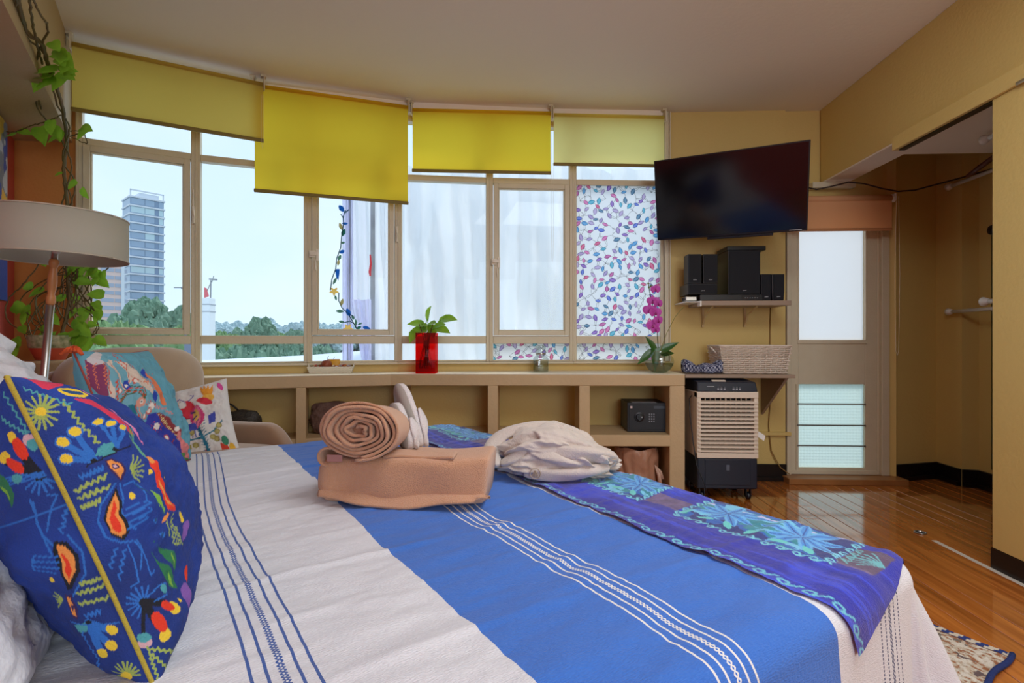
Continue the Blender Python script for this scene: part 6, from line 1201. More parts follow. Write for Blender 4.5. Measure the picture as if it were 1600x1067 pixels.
# slippers -----------------------------------------------------------------
SLP = mat('white_terry_slipper', (212, 204, 204), .95, bump=.9, bscale=260, bdist=.004, sheen=.4)
def slipper(label, base, up, nrm, Ls, Wd):
    up = up.normalized(); nrm = (nrm-up*nrm.dot(up)).normalized(); sd = up.cross(nrm); M = basis(base, sd, up, nrm)
    r = empty('slipper', label, 'slipper', base, 0, 'white slippers standing behind the rolled towel')
    out = []
    for k in range(40):
        th = 2*PI*k/40; x = Wd*.5*math.sin(th)*(1+.12*math.cos(th)); y = Ls*.5+Ls*.5*math.cos(th); x *= (1-.12*math.exp(-((y/Ls-.55)/.2)**2)); out.append((x, y))
    m = MB(M); rings = []
    for z, k in ((-.009, .93), (-.0075, 1), (.0075, 1), (.009, .93)): rings.append([(x*k, Ls*.5+(y-Ls*.5)*k, z) for x, y in out])
    m.loft(rings); m.build('sole', SLP, r, True)
    m2 = MB(M); m2.loft([[(x*.99, y, z) for x, y in out] for z in (-.0105, -.0088)]); m2.build('outsole', mat('grey_outsole', (176, 166, 156), .8), r, True)
    def up_(u, v):   # toe cap over the lower part of the sole
        y = Ls*(.0+.46*v); wy = 0
        for (x, yy) in out:
            pass
        hw2 = Wd*.5*math.sqrt(max(0, 1-((y-Ls*.5)/(Ls*.5))**2))*.98+.002; th = PI*u; hgt = .027*math.sin(PI*min(1, .2+.8*v)*.62)+.006
        return M @ Vector((hw2*math.cos(th), y+.004*math.sin(u*9), .004+hgt*math.sin(th)**.8+.003*math.sin(u*14+v*6)))
    sheetg('toe_cover', up_, 24, 16, SLP, r, .005)
    return r
s1 = at(655, 697, 1.50); s1.z = ZB+HT+.006; t1 = at(622, 601, 1.60)
s2 = at(643, 699, 1.46); s2.z = ZB+HT+.006; t2 = at(614, 632, 1.52)
s1 = at(657, 697, 1.50); s2 = at(641, 700, 1.445)
slipper('taller white terry slipper standing upright behind the rolled peach towel', s1, t1-s1, RT*.72+FW*.68, (t1-s1).length, .085)
slipper('shorter white terry slipper leaning between the rolled towel and the taller slipper', s2, t2-s2, RT*.76+FW*.62, (t2-s2).length, .085)
# bathrobe ---------------------------------------------------------------
ROB = mat('cream_robe_cotton', (200, 188, 178), .9, bump=.5, bscale=240, bdist=.004, sheen=.4)
rcn = atz(866, 722, ZB+.04); rcn.z = ZB; rax = (RT*.97+FW*-.10).normalized(); ray = Vector((-rax.y, rax.x, 0)); MR = basis(rcn, rax, ray, (0, 0, 1))
rob = empty('bathrobe', 'folded cream bathrobe lying in a crumpled bundle on the blue runner', 'bathrobe', rcn)
nu_, nv_ = 220, 130; th_, ph_ = np.meshgrid(np.linspace(0, 2*PI, nu_, endpoint=False), np.linspace(-PI/2, PI/2, nv_))
ex_ = .60; c_, s__ = np.cos(th_), np.sin(th_); cp, sp = np.cos(ph_), np.sin(ph_); sg_ = lambda a, p: np.sign(a)*np.abs(a)**p
X_ = sg_(cp, .75)*sg_(c_, .8); Y_ = sg_(cp, .75)*sg_(s__, .8); Z_ = sg_(sp, .8)
wrap1 = fbm(X_*2.2+Z_*1.0+3, Y_*2.0-Z_*2.2, 3); ridge = 1-np.abs(fbm(X_*1.3+wrap1*.6+7, Y_*1.7+Z_*2.0+wrap1*.4, 2)); ridge2 = 1-np.abs(fbm(X_*3.2-wrap1+2, Y_*3.0+Z_*4.2, 2))
lay = np.sin((Z_*2.6+X_*.9+.8*wrap1)*3.2); disp = .026*(ridge-.6)+.002*(ridge2-.6)+.008*lay*cp
Rr = 1+disp/.10
hx = np.interp(X_, [-1, -.5, .0, .5, 1], [.050, .078, .082, .066, .040])
P_ = np.stack([X_*.192*Rr, Y_*.12*Rr, hx*(1+Z_*(1+disp/.12))], -1); P_[..., 2] = np.maximum(P_[..., 2], .004+0*X_)
R4 = np.array([[MR[i][j] for j in range(4)] for i in range(4)]); Pw = P_ @ R4[:3, :3].T+R4[:3, 3]
gridmesh('folded_bundle', Pw, ROB, rob, wrapu=True)
def fold_tube(name, pts, w, h, seed):
    pts = [Vector(p) for p in pts]; rings = []; N = 40
    def cr(t):
        f = t*(len(pts)-1); i = min(int(f), len(pts)-2); g = f-i; p0 = pts[max(i-1, 0)]; p1 = pts[i]; p2 = pts[i+1]; p3 = pts[min(i+2, len(pts)-1)]
        return .5*((2*p1)+(-p0+p2)*g+(2*p0-5*p1+4*p2-p3)*g*g+(-p0+3*p1-3*p2+p3)*g**3)
    for k in range(N):
        t = k/(N-1); c = cr(t); d = (cr(min(1, t+.02))-cr(max(0, t-.02))).normalized(); a = d.cross(Vector((0, 0, 1))).normalized(); b = a.cross(d)
        e = math.sin(PI*min(1, max(0, t*.94+.03)))**.35; ring = []
        for q in range(20):
            th = 2*PI*q/20; rr1 = 1+.14*math.sin(th*3+t*6+seed); ring.append(MR @ (c+a*(w*e*rr1*math.cos(th))+b*(h*e*rr1*math.sin(th))))
        rings.append(ring)
    MB().loft(rings).build(name, ROB, rob, True)
fold_tube('shawl_collar', [(-.17, -.09, .045), (-.205, -.05, .085), (-.175, -.01, .125), (-.10, .01, .150), (-.02, .03, .158), (.06, .04, .140)], .032, .017, 1)
fold_tube('collar_fold', [(-.165, -.085, .050), (-.12, -.085, .075), (-.07, -.06, .115), (-.03, -.03, .150), (.0, .02, .162)], .030, .018, 2)
fold_tube('sleeve_fold', [(-.04, -.075, .098), (.04, -.095, .096), (.11, -.08, .090), (.165, -.04, .075), (.185, .0, .05)], .036, .024, 3)
fold_tube('belt_fold', [(-.09, -.108, .028), (-.02, -.122, .030), (.05, -.118, .034), (.12, -.10, .040), (.17, -.07, .045)], .016, .020, 4)
mk = MB(MR @ Matrix.Translation((-.055, -.133, .035)))
for k in range(22):
    a_, b_ = 2*PI*k/22, 2*PI*(k+1)/22; mk.tube([(.016*math.cos(a_), 0, .016*math.sin(a_)), (.016*math.cos(b_), 0, .016*math.sin(b_))], .0012, 4)
for k in range(5): a_ = -PI/2+(k-2)*.5; mk.tube([(0, 0, .010), (.011*math.cos(a_), 0, .0+.011*math.sin(a_))], .0012, 4)
for k in range(7): mk.tube([(.024+.006*k, .002, -.006+.001*k), (.028+.006*k, .002, .006+.001*k)], .0012, 4)
mk.build('embossed_emblem', mat('tan_embroidery', (176, 154, 128), .8), rob)

# ================================================================ LAMP AND ARMCHAIR
lp = at(76, 560, 1.98); lt = at(86, 392, 1.95); lb = Vector((lp.x+(lp.x-lt.x)*3.1, lp.y+(lp.y-lt.y)*2.4, 0)); axl = (lt-lb).normalized()
la_ = empty('floor_lamp', 'floor lamp with wide cream drum shade, steel pole and turned wooden grip', 'lamp', lb)
def lpz(z): return lb+axl*((z)/axl.z)
MB().tube([lb+Vector((0, 0, .02)), lpz(CAMZ+56*1.96/800)], .0125, 16).build('lower_pole', STE, la_, True)
zz = lambda y: CAMZ+(532-y)*1.96/800
prof = [(zz(476), .016), (zz(473), .020), (zz(468), .0215), (zz(463), .020), (zz(460), .015), (zz(452), .0185), (zz(442), .0215), (zz(430), .019), (zz(420), .0145), (zz(418), .015), (zz(415), .021), (zz(411), .0225), (zz(407), .020), (zz(405), .013)]
MB().tube([lpz(z) for z, r_ in prof], [r_*.72 for z, r_ in prof], 20).build('wooden_grip', WOOD, la_, True)
MB().tube([lpz(zz(406)), lpz(1.43)], .0105, 14).build('upper_pole', STE, la_, True)
MB().lathe([(.0, .03), (.06, .028), (.14, .012), (.145, 0)], (lb.x, lb.y, 0), 32).build('lamp_base', STE, la_, True)
sc_ = lpz(1.41); z0, z1 = 1.332, 1.492
SHD = mat('cream_lamp_shade', (196, 194, 180), .8, trans=.25, ttint=(225, 215, 195), bump=.2, bscale=300, bdist=.002)
m = MB(); n = 64; R_ = .222
m.lathe([(R_, z0-sc_.z), (R_, z1-sc_.z), (R_-.003, z1-sc_.z), (R_-.003, z0-sc_.z), (R_, z0-sc_.z)], sc_, n, False); m.build('lamp_shade', SHD, la_, True)
m = MB()
for z_ in (z0, z1): m.tube([sc_+Vector((R_*math.cos(2*PI*k/48), R_*math.sin(2*PI*k/48), z_-sc_.z)) for k in range(49)], .0032, 6)
m.build('shade_rim', mat('cream_trim_band', (188, 178, 160), .8), la_, True)
m = MB()
for k in range(3): a_ = 2*PI*k/3; m.tube([sc_+Vector((0, 0, z1-.02-sc_.z)), sc_+Vector((R_*math.cos(a_), R_*math.sin(a_), z1-.004-sc_.z))], .002, 5)
m.tube([lpz(1.41), Vector((sc_.x, sc_.y, z1-.015))], .006, 8); m.build('shade_frame', STE, la_)
MB().lathe([(.012, 0), (.016, .02), (.03, .06), (.032, .085), (.018, .112), (.004, .12)], (sc_.x, sc_.y, 1.35), 16).build('bulb', mat('unlit_bulb', (235, 230, 220), .3), la_, True)
SUE = mat('brown_suede', (150, 116, 88), .9, sheen=.6, var=.45, vscale=6, vcol=(120, 90, 66), bump=.3, bscale=300, bdist=.003); SUD = mat('pale_taupe_suede', (176, 150, 120), .9, sheen=.6, var=.45, vscale=5, vcol=(146, 120, 92), bump=.3, bscale=300, bdist=.003)
fw_ = Vector((.985, -.17, 0)).normalized(); sd_ = Vector((-fw_.y, fw_.x, 0)); br = at(300, 610, 2.86); br.z = 0
bo = br-sd_*.36+fw_*.10+WB*.07; Ma = basis((bo.x, bo.y, 0), fw_, sd_, (0, 0, 1))
ac = empty('armchair', 'brown suede armchair with rounded arms in the corner behind the bed', 'armchair', (bo.x, bo.y, 0))
def blob(M, hx_, hy, hz, c, pw=.35, n1=28, n2=18, wob=.0):
    rings = []
    for j in range(n2+1):
        ph = -PI/2+PI*j/n2; ring = []
        for i in range(n1):
            th = 2*PI*i/n1; f = lambda a, p_: math.copysign(abs(a)**p_, a); x = f(math.cos(ph), pw)*f(math.cos(th), pw); y = f(math.cos(ph), pw)*f(math.sin(th), pw); z = f(math.sin(ph), pw)
            ring.append((c[0]+hx_*x*(1+wob*math.sin(y*3+z*2)), c[1]+hy*y*(1+wob*math.sin(z*4)), c[2]+hz*z))
        rings.append(ring)
    return MB(M).loft(rings)
blob(Ma, .30, .36, .13, (.32, 0, .25)).build('seat_base', SUE, ac, True); blob(Ma, .28, .27, .07, (.36, 0, .42), .45).build('seat_cushion', SUE, ac, True)
Mbk = Ma @ Matrix.Rotation(-.16, 4, 'Y')
blob(Mbk, .085, .39, .40, (-.10, 0, .52), .42).build('backrest', SUE, ac, True)
blob(Mbk, .095, .36, .25, (.03, .03, .74), .50, 36, 26, .05).build('back_cushion', SUD, ac, True)
m = MB()
for y_ in (.20, .225): m.tube([Mbk @ Vector((.128-.02*abs(t)**2, y_+.0*t, .70+.22*t)) for t in np.linspace(-1, .9, 14)], .0016, 4)
m.build('stitching', mat('pale_stitching', (200, 180, 150), .8), ac)
for sgn in (1, -1):
    rings = []
    for k in range(22):
        t = k/21; x = .02+.56*t; top_ = .575-.16*max(0, (t-.72)/.28)**2.2; ring = []
        for q in range(18):
            th = 2*PI*q/18; f = lambda a, p_: math.copysign(abs(a)**p_, a); z = (top_+.14)/2+(top_-.14)/2*f(math.sin(th), .4); ring.append((x, sgn*.32+.058*f(math.cos(th), .55), z))
        rings.append(ring)
    MB(Ma).loft(rings).build('armrest', SUE, ac, True)
for x_, y_ in ((.06, .3), (.06, -.3), (.58, .3), (.58, -.3)): MB(Ma).lathe([(.018, 0), (.026, .13)], (x_, y_, 0), 12).build('leg', mat('dark_wood_leg', (60, 38, 24), .4), ac, True)
# painting ------------------------------------------------------------------
u0 = -.9856; tq = 3.72; nP = 120
g1, g2 = np.meshgrid(np.linspace(2.75, 3.70, nP), np.linspace(1.226, 2.15, nP)); s0 = -.741+.035
PX = np.zeros(g1.shape+(3,)); PX[..., 0] = LB.x*s0+WB.x*g1; PX[..., 1] = LB.y*s0+WB.y*g1; PX[..., 2] = g2
pn = Paint(g1, g2, (120, 130, 140)); q1 = fbm(pn.U*4, pn.V*4); q2 = fbm(pn.U*7+3, pn.V*6)
for cnd, c in ((q1 > .3, (206, 176, 70)), (q1 < -.25, (52, 84, 160)), (q2 > .6, (190, 196, 200)), ((q2 < -.6), (70, 70, 84))): pn.c[cnd] = lin(c)
pn.poly([(3.35, 1.226), (3.70, 1.226), (3.70, 1.45), (3.55, 1.62)], (44, 84, 170)); pn.poly([(3.55, 1.62), (3.70, 1.5), (3.70, 1.75), (3.6, 1.8)], (226, 180, 70))
pt_ = empty('painting', 'abstract blue and yellow canvas painting hung on the salmon wall', 'painting', bed(s0, 3.7, 1.226))
gridmesh('canvas_front', PX, mat('oil_paint', None, .5, attr=True, bump=.5, bscale=60, bdist=.004), pt_, pn.out())
MB(Mb).box(-.741, s0-.001, 2.75, 3.70, 1.226, 2.15).build('stretcher', mat('canvas_edge', (150, 140, 120), .8), pt_)
# rug ------------------------------------------------------------------------
r1, r2 = np.meshgrid(np.linspace(1.28, 2.261, 330), np.linspace(.478, 1.9, 470)); pr = Paint(r1, r2, (206, 192, 172)); n_ = fbm(pr.U*95, pr.V*80); n2_ = fbm(pr.U*26+5, pr.V*26)
pr.c[n_ > .28] = lin((168, 112, 78)); pr.c[(n_ < -.35)] = lin((228, 220, 208)); pr.c[n2_ > .75] = lin((110, 92, 92))
rr = random.Random(4)
for k in range(70):
    x, y = rr.uniform(1.32, 2.18), rr.uniform(.53, 1.85)
    if k % 3 == 0: pr.ell(x, y, .038, .026, (58, 110, 140), rr.random()*3); pr.ell(x, y, .022, .014, (220, 206, 190), rr.random()*3)
    elif k % 3 == 1: pr.burst(x, y, .03, 8, .010, (206, 196, 180), (70, 66, 96))
    else: pr.leaf(x, y, .03, .016, (150, 86, 56), rr.random()*3, (200, 160, 130))
for a0, a1, w_, c in ((2.232, 2.262, 0, (222, 212, 196)),): i = pr._sel(a0, a1, .4, 2); pr.c[i] = lin(c); j = i[(np.sin(pr.V[i]*2*PI/.045+np.where(pr.U[i] > 2.247, 1.4, 0)) > .1)]; pr.c[j] = lin((36, 60, 130))
i = pr._sel(2.2255, 2.232, .4, 2); pr.c[i] = lin((90, 60, 60))
Pg = np.zeros(r1.shape+(3,)); Pg[..., 0] = LB.x*r1+WB.x*r2; Pg[..., 1] = LB.y*r1+WB.y*r2; Pg[..., 2] = .012+.0012*fbm(r1*60, r2*60)+.004*fbm(r1*5, r2*5)
rg = empty('rug', 'cream and brown patterned rug with blue bound edge at the foot of the bed', 'rug', bed(1.7, .9, 0))
gridmesh('pile', Pg, mat('rug_wool', None, .95, attr=True, bump=.9, bscale=300, bdist=.006), rg, pr.out()); 
MB(Mb).box(1.28, 2.26, .48, 1.9, .001, .0075).build('backing', mat('rug_backing', (120, 110, 100), .9), rg)
MB().tube([bed(1.28+(2.262-1.28)*t, .476+.004*math.sin(t*25), .010+.003*math.sin(t*18)) for t in np.linspace(0, 1, 40)], .0085, 8).build('bound_edge', mat('navy_binding', (28, 52, 116), .9, bump=.8, bscale=200), rg, True)

# ================================================================ ON THE SHELF UNIT
ZS = .80
def on(px, py, z=ZS): return atz(px, py, z)
def leafmesh(L_=.09, W_=.07, heart=True, name='leaf'):
    m = MB(); prof = [(0, .0), (.06, .55), (.18, .95), (.35, 1.0), (.55, .82), (.75, .5), (.9, .2), (1.0, 0)]; rows = []
    for t, w in prof:
        x = L_*(t-(.12*(1-t)**3 if heart else 0)); hwid = W_*.5*w; dz = -.10*L_*t*t*2
        rows.append([(x-(.10*L_*(w > .4 and t < .2)), -hwid, dz+.12*hwid), (x, -hwid*.5, dz-.04*hwid), (x, 0, dz-.1*hwid), (x, hwid*.5, dz-.04*hwid), (x-(.10*L_*(w > .4 and t < .2)), hwid, dz+.12*hwid)])
    m.loft(rows, False, False); me = bpy.data.meshes.new(name); me.from_pydata(m.v, [], m.f); me.update()
    me.polygons.foreach_set('use_smooth', [True]*len(me.polygons)); return me
LF = leafmesh(); LF.materials.append(LEAF); LF2 = leafmesh(.155, .062, False, 'orchid_leaf'); LF2.materials.append(LEAF2)
def put_leaf(me, parent, pos, d, up=(0, 0, 1), s=1.0, name='leaf'):
    o = bpy.data.objects.new(name, me); C.objects.link(o); x = Vector(d).normalized(); z = Vector(up); z = (z-x*z.dot(x)); z = z.normalized() if z.length > 1e-4 else x.orthogonal().normalized(); y = z.cross(x)
    M = basis(pos, x*s, y*s, z*s); o.matrix_world = M; o.parent = parent; o.matrix_parent_inverse = wm(parent).inverted(); return o
def bez(a, b, c, n=10): return [Vector(a)*(1-t)**2+Vector(b)*2*t*(1-t)+Vector(c)*t*t for t in np.linspace(0, 1, n)]
# red vase with pothos
v0 = on(667, 583); RG = bpy.data.materials.new('red_glass'); RG = glassmat('red_glass', (250, 62, 44), .06, .03)
rv = empty('red_glass_vase', 'square red glass vase with a green pothos cutting on the window shelf', 'vase', v0)
a = .0655; m = MB(rz(.06, (v0.x, v0.y, ZS)))
for q in ((-a, a, -a, -a+.004), (-a, a, a-.004, a), (-a, -a+.004, -a+.004, a-.004), (a-.004, a, -a+.004, a-.004)): m.box(q[0], q[1], q[2], q[3], .001, .272)
m.box(-a, a, -a, a, .001, .012); m.build('glass_body', RG, rv, False, .002)
MB(rz(.06, (v0.x, v0.y, ZS))).box(-a+.005, a-.005, -a+.005, a-.005, .012, .20).build('water', glassmat('red_tinted_water', (255, 150, 130), .03), rv)
rr = random.Random(8); m = MB()
for k in range(16):
    x0 = rr.uniform(-.02, .02); m.tube(bez(v0+Vector((x0, rr.uniform(-.02, .02), .22)), v0+Vector((rr.uniform(-.05, .05), rr.uniform(-.03, .03), .14)), v0+Vector((rr.uniform(-.05, .05), rr.uniform(-.04, .04), .03)), 8), .0016, 4)
for k in range(5): m.tube(bez(v0+Vector((rr.uniform(-.01, .02), 0, .05)), v0+Vector((.0, 0, .2)), v0+Vector((rr.uniform(-.05, .05), rr.uniform(-.03, .03), .33)), 8), .0035, 5)
m.build('roots', mat('dark_roots', (96, 50, 40), .7), rv)
pc = empty('pothos_cutting', 'bright green pothos leaves growing out of the red glass vase', 'plant', v0+Vector((0, 0, .27)))
m = MB()
for (px, py, dx_, dz_, s_) in ((668, 492, .1, .5, 1.25), (652, 505, -1, .1, 1.1), (655, 515, -.9, -.1, 1.2), (695, 499, 1, .1, 1.1), (700, 497, 1, .0, 1.1), (690, 514, .8, -.2, 1.1), (672, 505, .3, .1, 1.1), (662, 512, -.3, -.3, 1.1), (684, 508, .6, .2, 1.0), (645, 524, -.5, -1, .9), (676, 515, .1, -.6, 1.0)):
    e = at(px, py, 3.44+.04*((px*7) % 3-1)); d = RT*dx_+Vector((0, 0, dz_))-FW*.4; b0 = v0+Vector((rr.uniform(-.02, .02), 0, .24)); m.tube(bez(b0, (b0+e)/2+Vector((0, 0, .04)), e-d.normalized()*.03*s_, 8), .0022, 5)
    put_leaf(LF, pc, e-d.normalized()*.03*s_, d, Vector((0, 0, 1))-FW*.9, s_)
m.build('stems', LEAF, pc)
# glass jar
j0 = on(845, 581); JG = glassmat('jar_glass', (232, 238, 238), .12, .04)
jr = empty('glass_jar', 'clear square glass jar half filled with water on the window shelf', 'jar', j0); MJ = rz(.25, j0)
sqr = lambda a, z, p=.35, n=24: [MJ @ Vector((a*math.copysign(abs(math.cos(2*PI*k/n))**p, math.cos(2*PI*k/n)), a*math.copysign(abs(math.sin(2*PI*k/n))**p, math.sin(2*PI*k/n)), z)) for k in range(n)]
MB().loft([sqr(.044, .001), sqr(.048, .01), sqr(.048, .09), sqr(.043, .105, .6), sqr(.032, .118, 1), sqr(.032, .135, 1)], True, False).build('jar_body', JG, jr, True)
MB().loft([sqr(.041, .008), sqr(.0445, .014), sqr(.0445, .074)]).build('water', glassmat('clear_water', (222, 224, 214), .06), jr, True)
MB().lathe([(.033, .132), (.038, .137), (.038, .150), (.030, .158), (.034, .165), (.034, .185), (.028, .188)], j0, 24).build('lid', JG, jr, True)
MB().lathe([(.034, .122), (.036, .124), (.036, .130), (.034, .132)], j0, 24, False).build('wire_band', STE, jr, True)
# round orchid vase
o0 = on(1030, 582); ov = empty('round_glass_vase', 'round clear glass bowl vase half full of water with the pink orchid', 'vase', o0)
pr_ = [(.045, .002), (.072, .018), (.094, .05), (.099, .075), (.094, .10), (.075, .128), (.056, .142), (.058, .150)]
MB().lathe(pr_, o0, 36, False).lathe([(.045, .002), (.001, .002)], o0, 36, False).build('glass_bowl', glassmat('bowl_glass', (238, 244, 242), .13, .03), ov, True)
MB().lathe([(.044, .005), (.070, .020), (.090, .05), (.094, .064), (.001, .064)], o0, 36, True).build('water', glassmat('bowl_water', (206, 212, 194), .05), ov, True)
oc = empty('orchid', 'magenta orchid with dark green leaves standing in the round glass vase', 'orchid', o0+Vector((0, 0, .03)))
for (px, py, dx_, dz_, df, s_, u_) in ((1024, 545, -.1, -1, -.5, 1.0, None), (1020, 548, -1, -.75, -.2, .9, None), (1024, 547, -.55, .9, -.1, .75, None), (1030, 549, .95, .55, -.2, .95, None), (1032, 553, 1, .15, .3, .8, None)):
    put_leaf(LF2, oc, at(px, py, 3.50), RT*dx_+Vector((0, 0, dz_))+FW*df, -FW*.8+Vector((0, 0, .5)), s_, 'broad_leaf')
m = MB(); m.tube([at(1029, 555, 3.52), at(1027, 520, 3.50), at(1022, 490, 3.48), at(1016, 460, 3.48), at(1013, 444, 3.48)], .003, 6); m.build('flower_spike', mat('dark_spike', (70, 74, 40), .6), oc)
m = MB(); m.tube([at(1031, 550, 3.50), at(1042, 520, 3.48), at(1055, 495, 3.46), at(1066, 481, 3.45)], .0022, 6).tube([at(1061, 487, 3.455), at(1068, 480, 3.45)], .003, 5); m.build('bare_spike', mat('olive_spike', (140, 136, 70), .6), oc)
PK = mat('magenta_petal', (214, 70, 190), .6, trans=.35, var=.4, vscale=60, vcol=(236, 150, 222)); PKD = mat('dark_magenta_lip', (150, 30, 110), .5); BUD = mat('green_bud', (110, 120, 60), .6)
def petal(m, c, ang, L_, W_, X, Y, Z, cup=.2):
    rows = []
    for t, w in ((0, .12), (.2, .7), (.45, 1), (.7, .95), (.9, .6), (1, .15)):
        p_ = c+(X*math.cos(ang)+Y*math.sin(ang))*(L_*t)+Z*(cup*L_*t*(1-t)*1.5); s_ = (-X*math.sin(ang)+Y*math.cos(ang))*(W_*.5*w); rows.append([p_-s_, p_+Z*.002, p_+s_])
    m.loft(rows, False, False)
for (px, py, yaw, s_) in ((1024, 452, .2, .9), (1020, 470, -.3, 1.0), (1028, 474, .5, .95), (1015, 484, -.5, 1.15), (1024, 488, .2, 1.1), (1028, 500, .5, 1.0), (1020, 508, -.1, 1.1), (1024, 515, .4, .9)):
    c = at(px, py, 3.46+rr.uniform(-.01, .02)); Z = (-FW+RT*yaw+Vector((0, 0, -.1))).normalized(); X = Vector((0, 0, 1)).cross(Z).normalized(); Y = Z.cross(X); f = MB()
    for an, L_, W_ in ((PI/2, .036, .026), (PI*1.22, .036, .022), (-PI*.22, .036, .022), (.12, .042, .046), (PI-.12, .042, .046)): petal(f, c, an, L_*s_, W_*s_, X, Y, Z)
    fo = f.build('flower', PK, oc, True); g = MB(); petal(g, c+Z*.004, -PI/2, .02*s_, .016*s_, X, Y, Z, .6); g.lathe([(.001, -.002), (.004, 0), (.001, .006)], c+Z*.006, 8); g.build('lip', PKD, fo, True)
for (px, py) in ((1013, 443), (1017, 447), (1014, 449), (1018, 452)): q = at(px, py, 3.47); MB().lathe([(.001, -.007), (.006, -.004), (.0075, 0), (.005, .006), (.001, .008)], q, 10).build('bud', BUD, oc, True)
# tray of potpourri
t0 = on(516, 583.5); t0 = at(516, 583, 3.42); t0.z = ZS; tx_ = (at(552, 583, 3.42)-at(480, 583, 3.36)); tx_.z = 0; wl = tx_.length/2; tx_.normalize(); MT = basis(t0+Vector((-tx_.y, tx_.x, 0))*.06, tx_, Vector((-tx_.y, tx_.x, 0)), (0, 0, 1))
ty = empty('wicker_tray', 'small white woven tray filled with dried petals on the window shelf', 'tray', MT.translation)
m = MB(MT); m.box(-wl*.9, wl*.9, -.06, .06, .001, .006); rings = []
def rr4(ax_, ay_, z, n=10):
    L_ = []
    for (x0, y0, x1, y1) in ((-ax_, -ay_, ax_, -ay_), (ax_, -ay_, ax_, ay_), (ax_, ay_, -ax_, ay_), (-ax_, ay_, -ax_, -ay_)):
        for k in range(n): L_.append((x0+(x1-x0)*k/n, y0+(y1-y0)*k/n, z))
    return L_
for k in range(7): z = .006+.006*k; L_ = rr4(wl*(.9+.014*k), .06+.002*k, z, 24); L_ = [(p[0]*(1+.006*(-1)**(i+k)), p[1]*(1+.02*(-1)**(i+k)), p[2]) for i, p in enumerate(L_)]; m.tube(L_+[L_[0]], .0034, 5)
m_hf = mat('white_fibre_handle', (226, 220, 204), .7); m.build('woven_sides', mat('white_woven_fibre', (226, 220, 204), .7), ty)
m = MB(MT)
for sx__ in (-1, 1): m = MB(MT); m.tube(bez((sx__*wl*.99, -.02, .04), (sx__*wl*1.04, 0, .085), (sx__*wl*.99, .02, .04), 8), .003, 5); m.build('handle', m_hf, ty)
pcs = [mat('petal_%s' % n, c, .7) for n, c in (('red', (196, 50, 40)), ('lilac', (206, 196, 214)), ('orange', (226, 140, 70)), ('brown', (120, 80, 50)), ('cream', (226, 206, 180)))]
for q in range(5):
    m = MB(MT)
    for k in range(22):
        x, y = rr.uniform(-wl*.85, wl*.85), rr.uniform(-.05, .05); z = .036+rr.uniform(0, .016); a_ = rr.random()*6; l = rr.uniform(.008, .016)
        m.add([(x+l*math.cos(a_), y+l*math.sin(a_), z+.004), (x-l*.6*math.sin(a_), y+l*.6*math.cos(a_), z+.008), (x-l*math.cos(a_), y-l*math.sin(a_), z), (x+l*.6*math.sin(a_), y-l*.6*math.cos(a_), z-.002)], [(0, 1, 2, 3)])
    tag(m.build('dried_petals', pcs[q], ty), kind='stuff')
cn = MT @ Vector((.01, .03, .04)); cdl = empty('candle', 'thick square yellow candle standing in the petal tray', 'candle', cn); MB(basis(cn, tx_, Vector((-tx_.y, tx_.x, 0)), (0, 0, 1))).box(-.041, .041, -.03, .03, -.035, .052).build('wax', mat('yellow_wax', (250, 196, 60), .4, trans=.35), cdl, True, .006); MB().tube([cn+Vector((0, 0, .05)), cn+Vector((.003, 0, .062)), cn+Vector((.007, 0, .068))], .0012, 5).build('wick', BPL, cdl)
an0 = MT @ Vector((-.028, -.025, .058)); ap = empty('dried_fruit_ball', 'brown dried apple shaped ball lying in front of the yellow candle', 'dried fruit', an0); MB().lathe([(.004, .024), (.014, .029), (.026, .024), (.033, .008), (.032, -.010), (.022, -.024), (.006, -.028)], an0, 20, True, 1.05).build('fruit', mat('brown_dried_fruit', (150, 74, 44), .5, var=.5, vscale=30), ap, True); MB().tube([an0+Vector((0, 0, .022)), an0+Vector((.006, 0, .045)), an0+Vector((.014, 0, .058))], .0014, 5).build('stem', BPL, ap)
# safe
sf = empty('safe', 'small black electronic safe with keypad in the right cubby', 'safe', (.77, 3.66, .402)); x0, x1, y0, y1, z0, z1 = .628, .905, 3.50, 3.76, .403, .598; SFM = mat('black_powder_coat', (20, 22, 30), .45, bump=.2, bscale=500)
MB().box(x0, x1, y0, y1, z0, z1).build('safe_body', SFM, sf, False, .004)
MB().box(x0+.012, x1-.012, y0-.004, y0+.002, z0+.014, z1-.016).build('safe_door', SFM, sf, False, .002)
MB(basis((x0+.080, y0-.004, z0+.10), (1, 0, 0), (0, 0, 1), (0, -1, 0))).lathe([(.034, 0), (.034, .003), (.022, .006), (.02, .014)], (0, 0, 0), 28).box(-.005, .005, -.022, .022, .006, .022).build('knob', BPL, sf, False, .001)
kp = MB()
for i in range(3):
    for j in range(4): kp.box(x0+.143+i*.015, x0+.152+i*.015, y0-.008, y0-.004, z0+.066+j*.016, z0+.076+j*.016)
kp.build('keypad', mat('grey_keys', (128, 132, 142), .5), sf, False, .001)
MB().box(x0+.178, x1-.022, y0-.006, y0-.004, z1-.038, z1-.020).build('brand_plate', mat('dark_plate', (60, 64, 74), .4), sf); MB().box(x0+.02, x0+.034, y0-.006, y0-.004, z1-.036, z1-.022).build('sticker', mat('pink_white_sticker', (226, 200, 196), .6), sf)
MB().box(x0+.09, x0+.10, y0-.02, y0-.018, z0+.098, z0+.104).build('key_dot', GRY, sf); MB().box(x0+.035, x0+.20, y0+.01, y0+.10, z1, z1+.0015).build('instruction_label', mat('grey_label', (140, 140, 146), .6), sf)
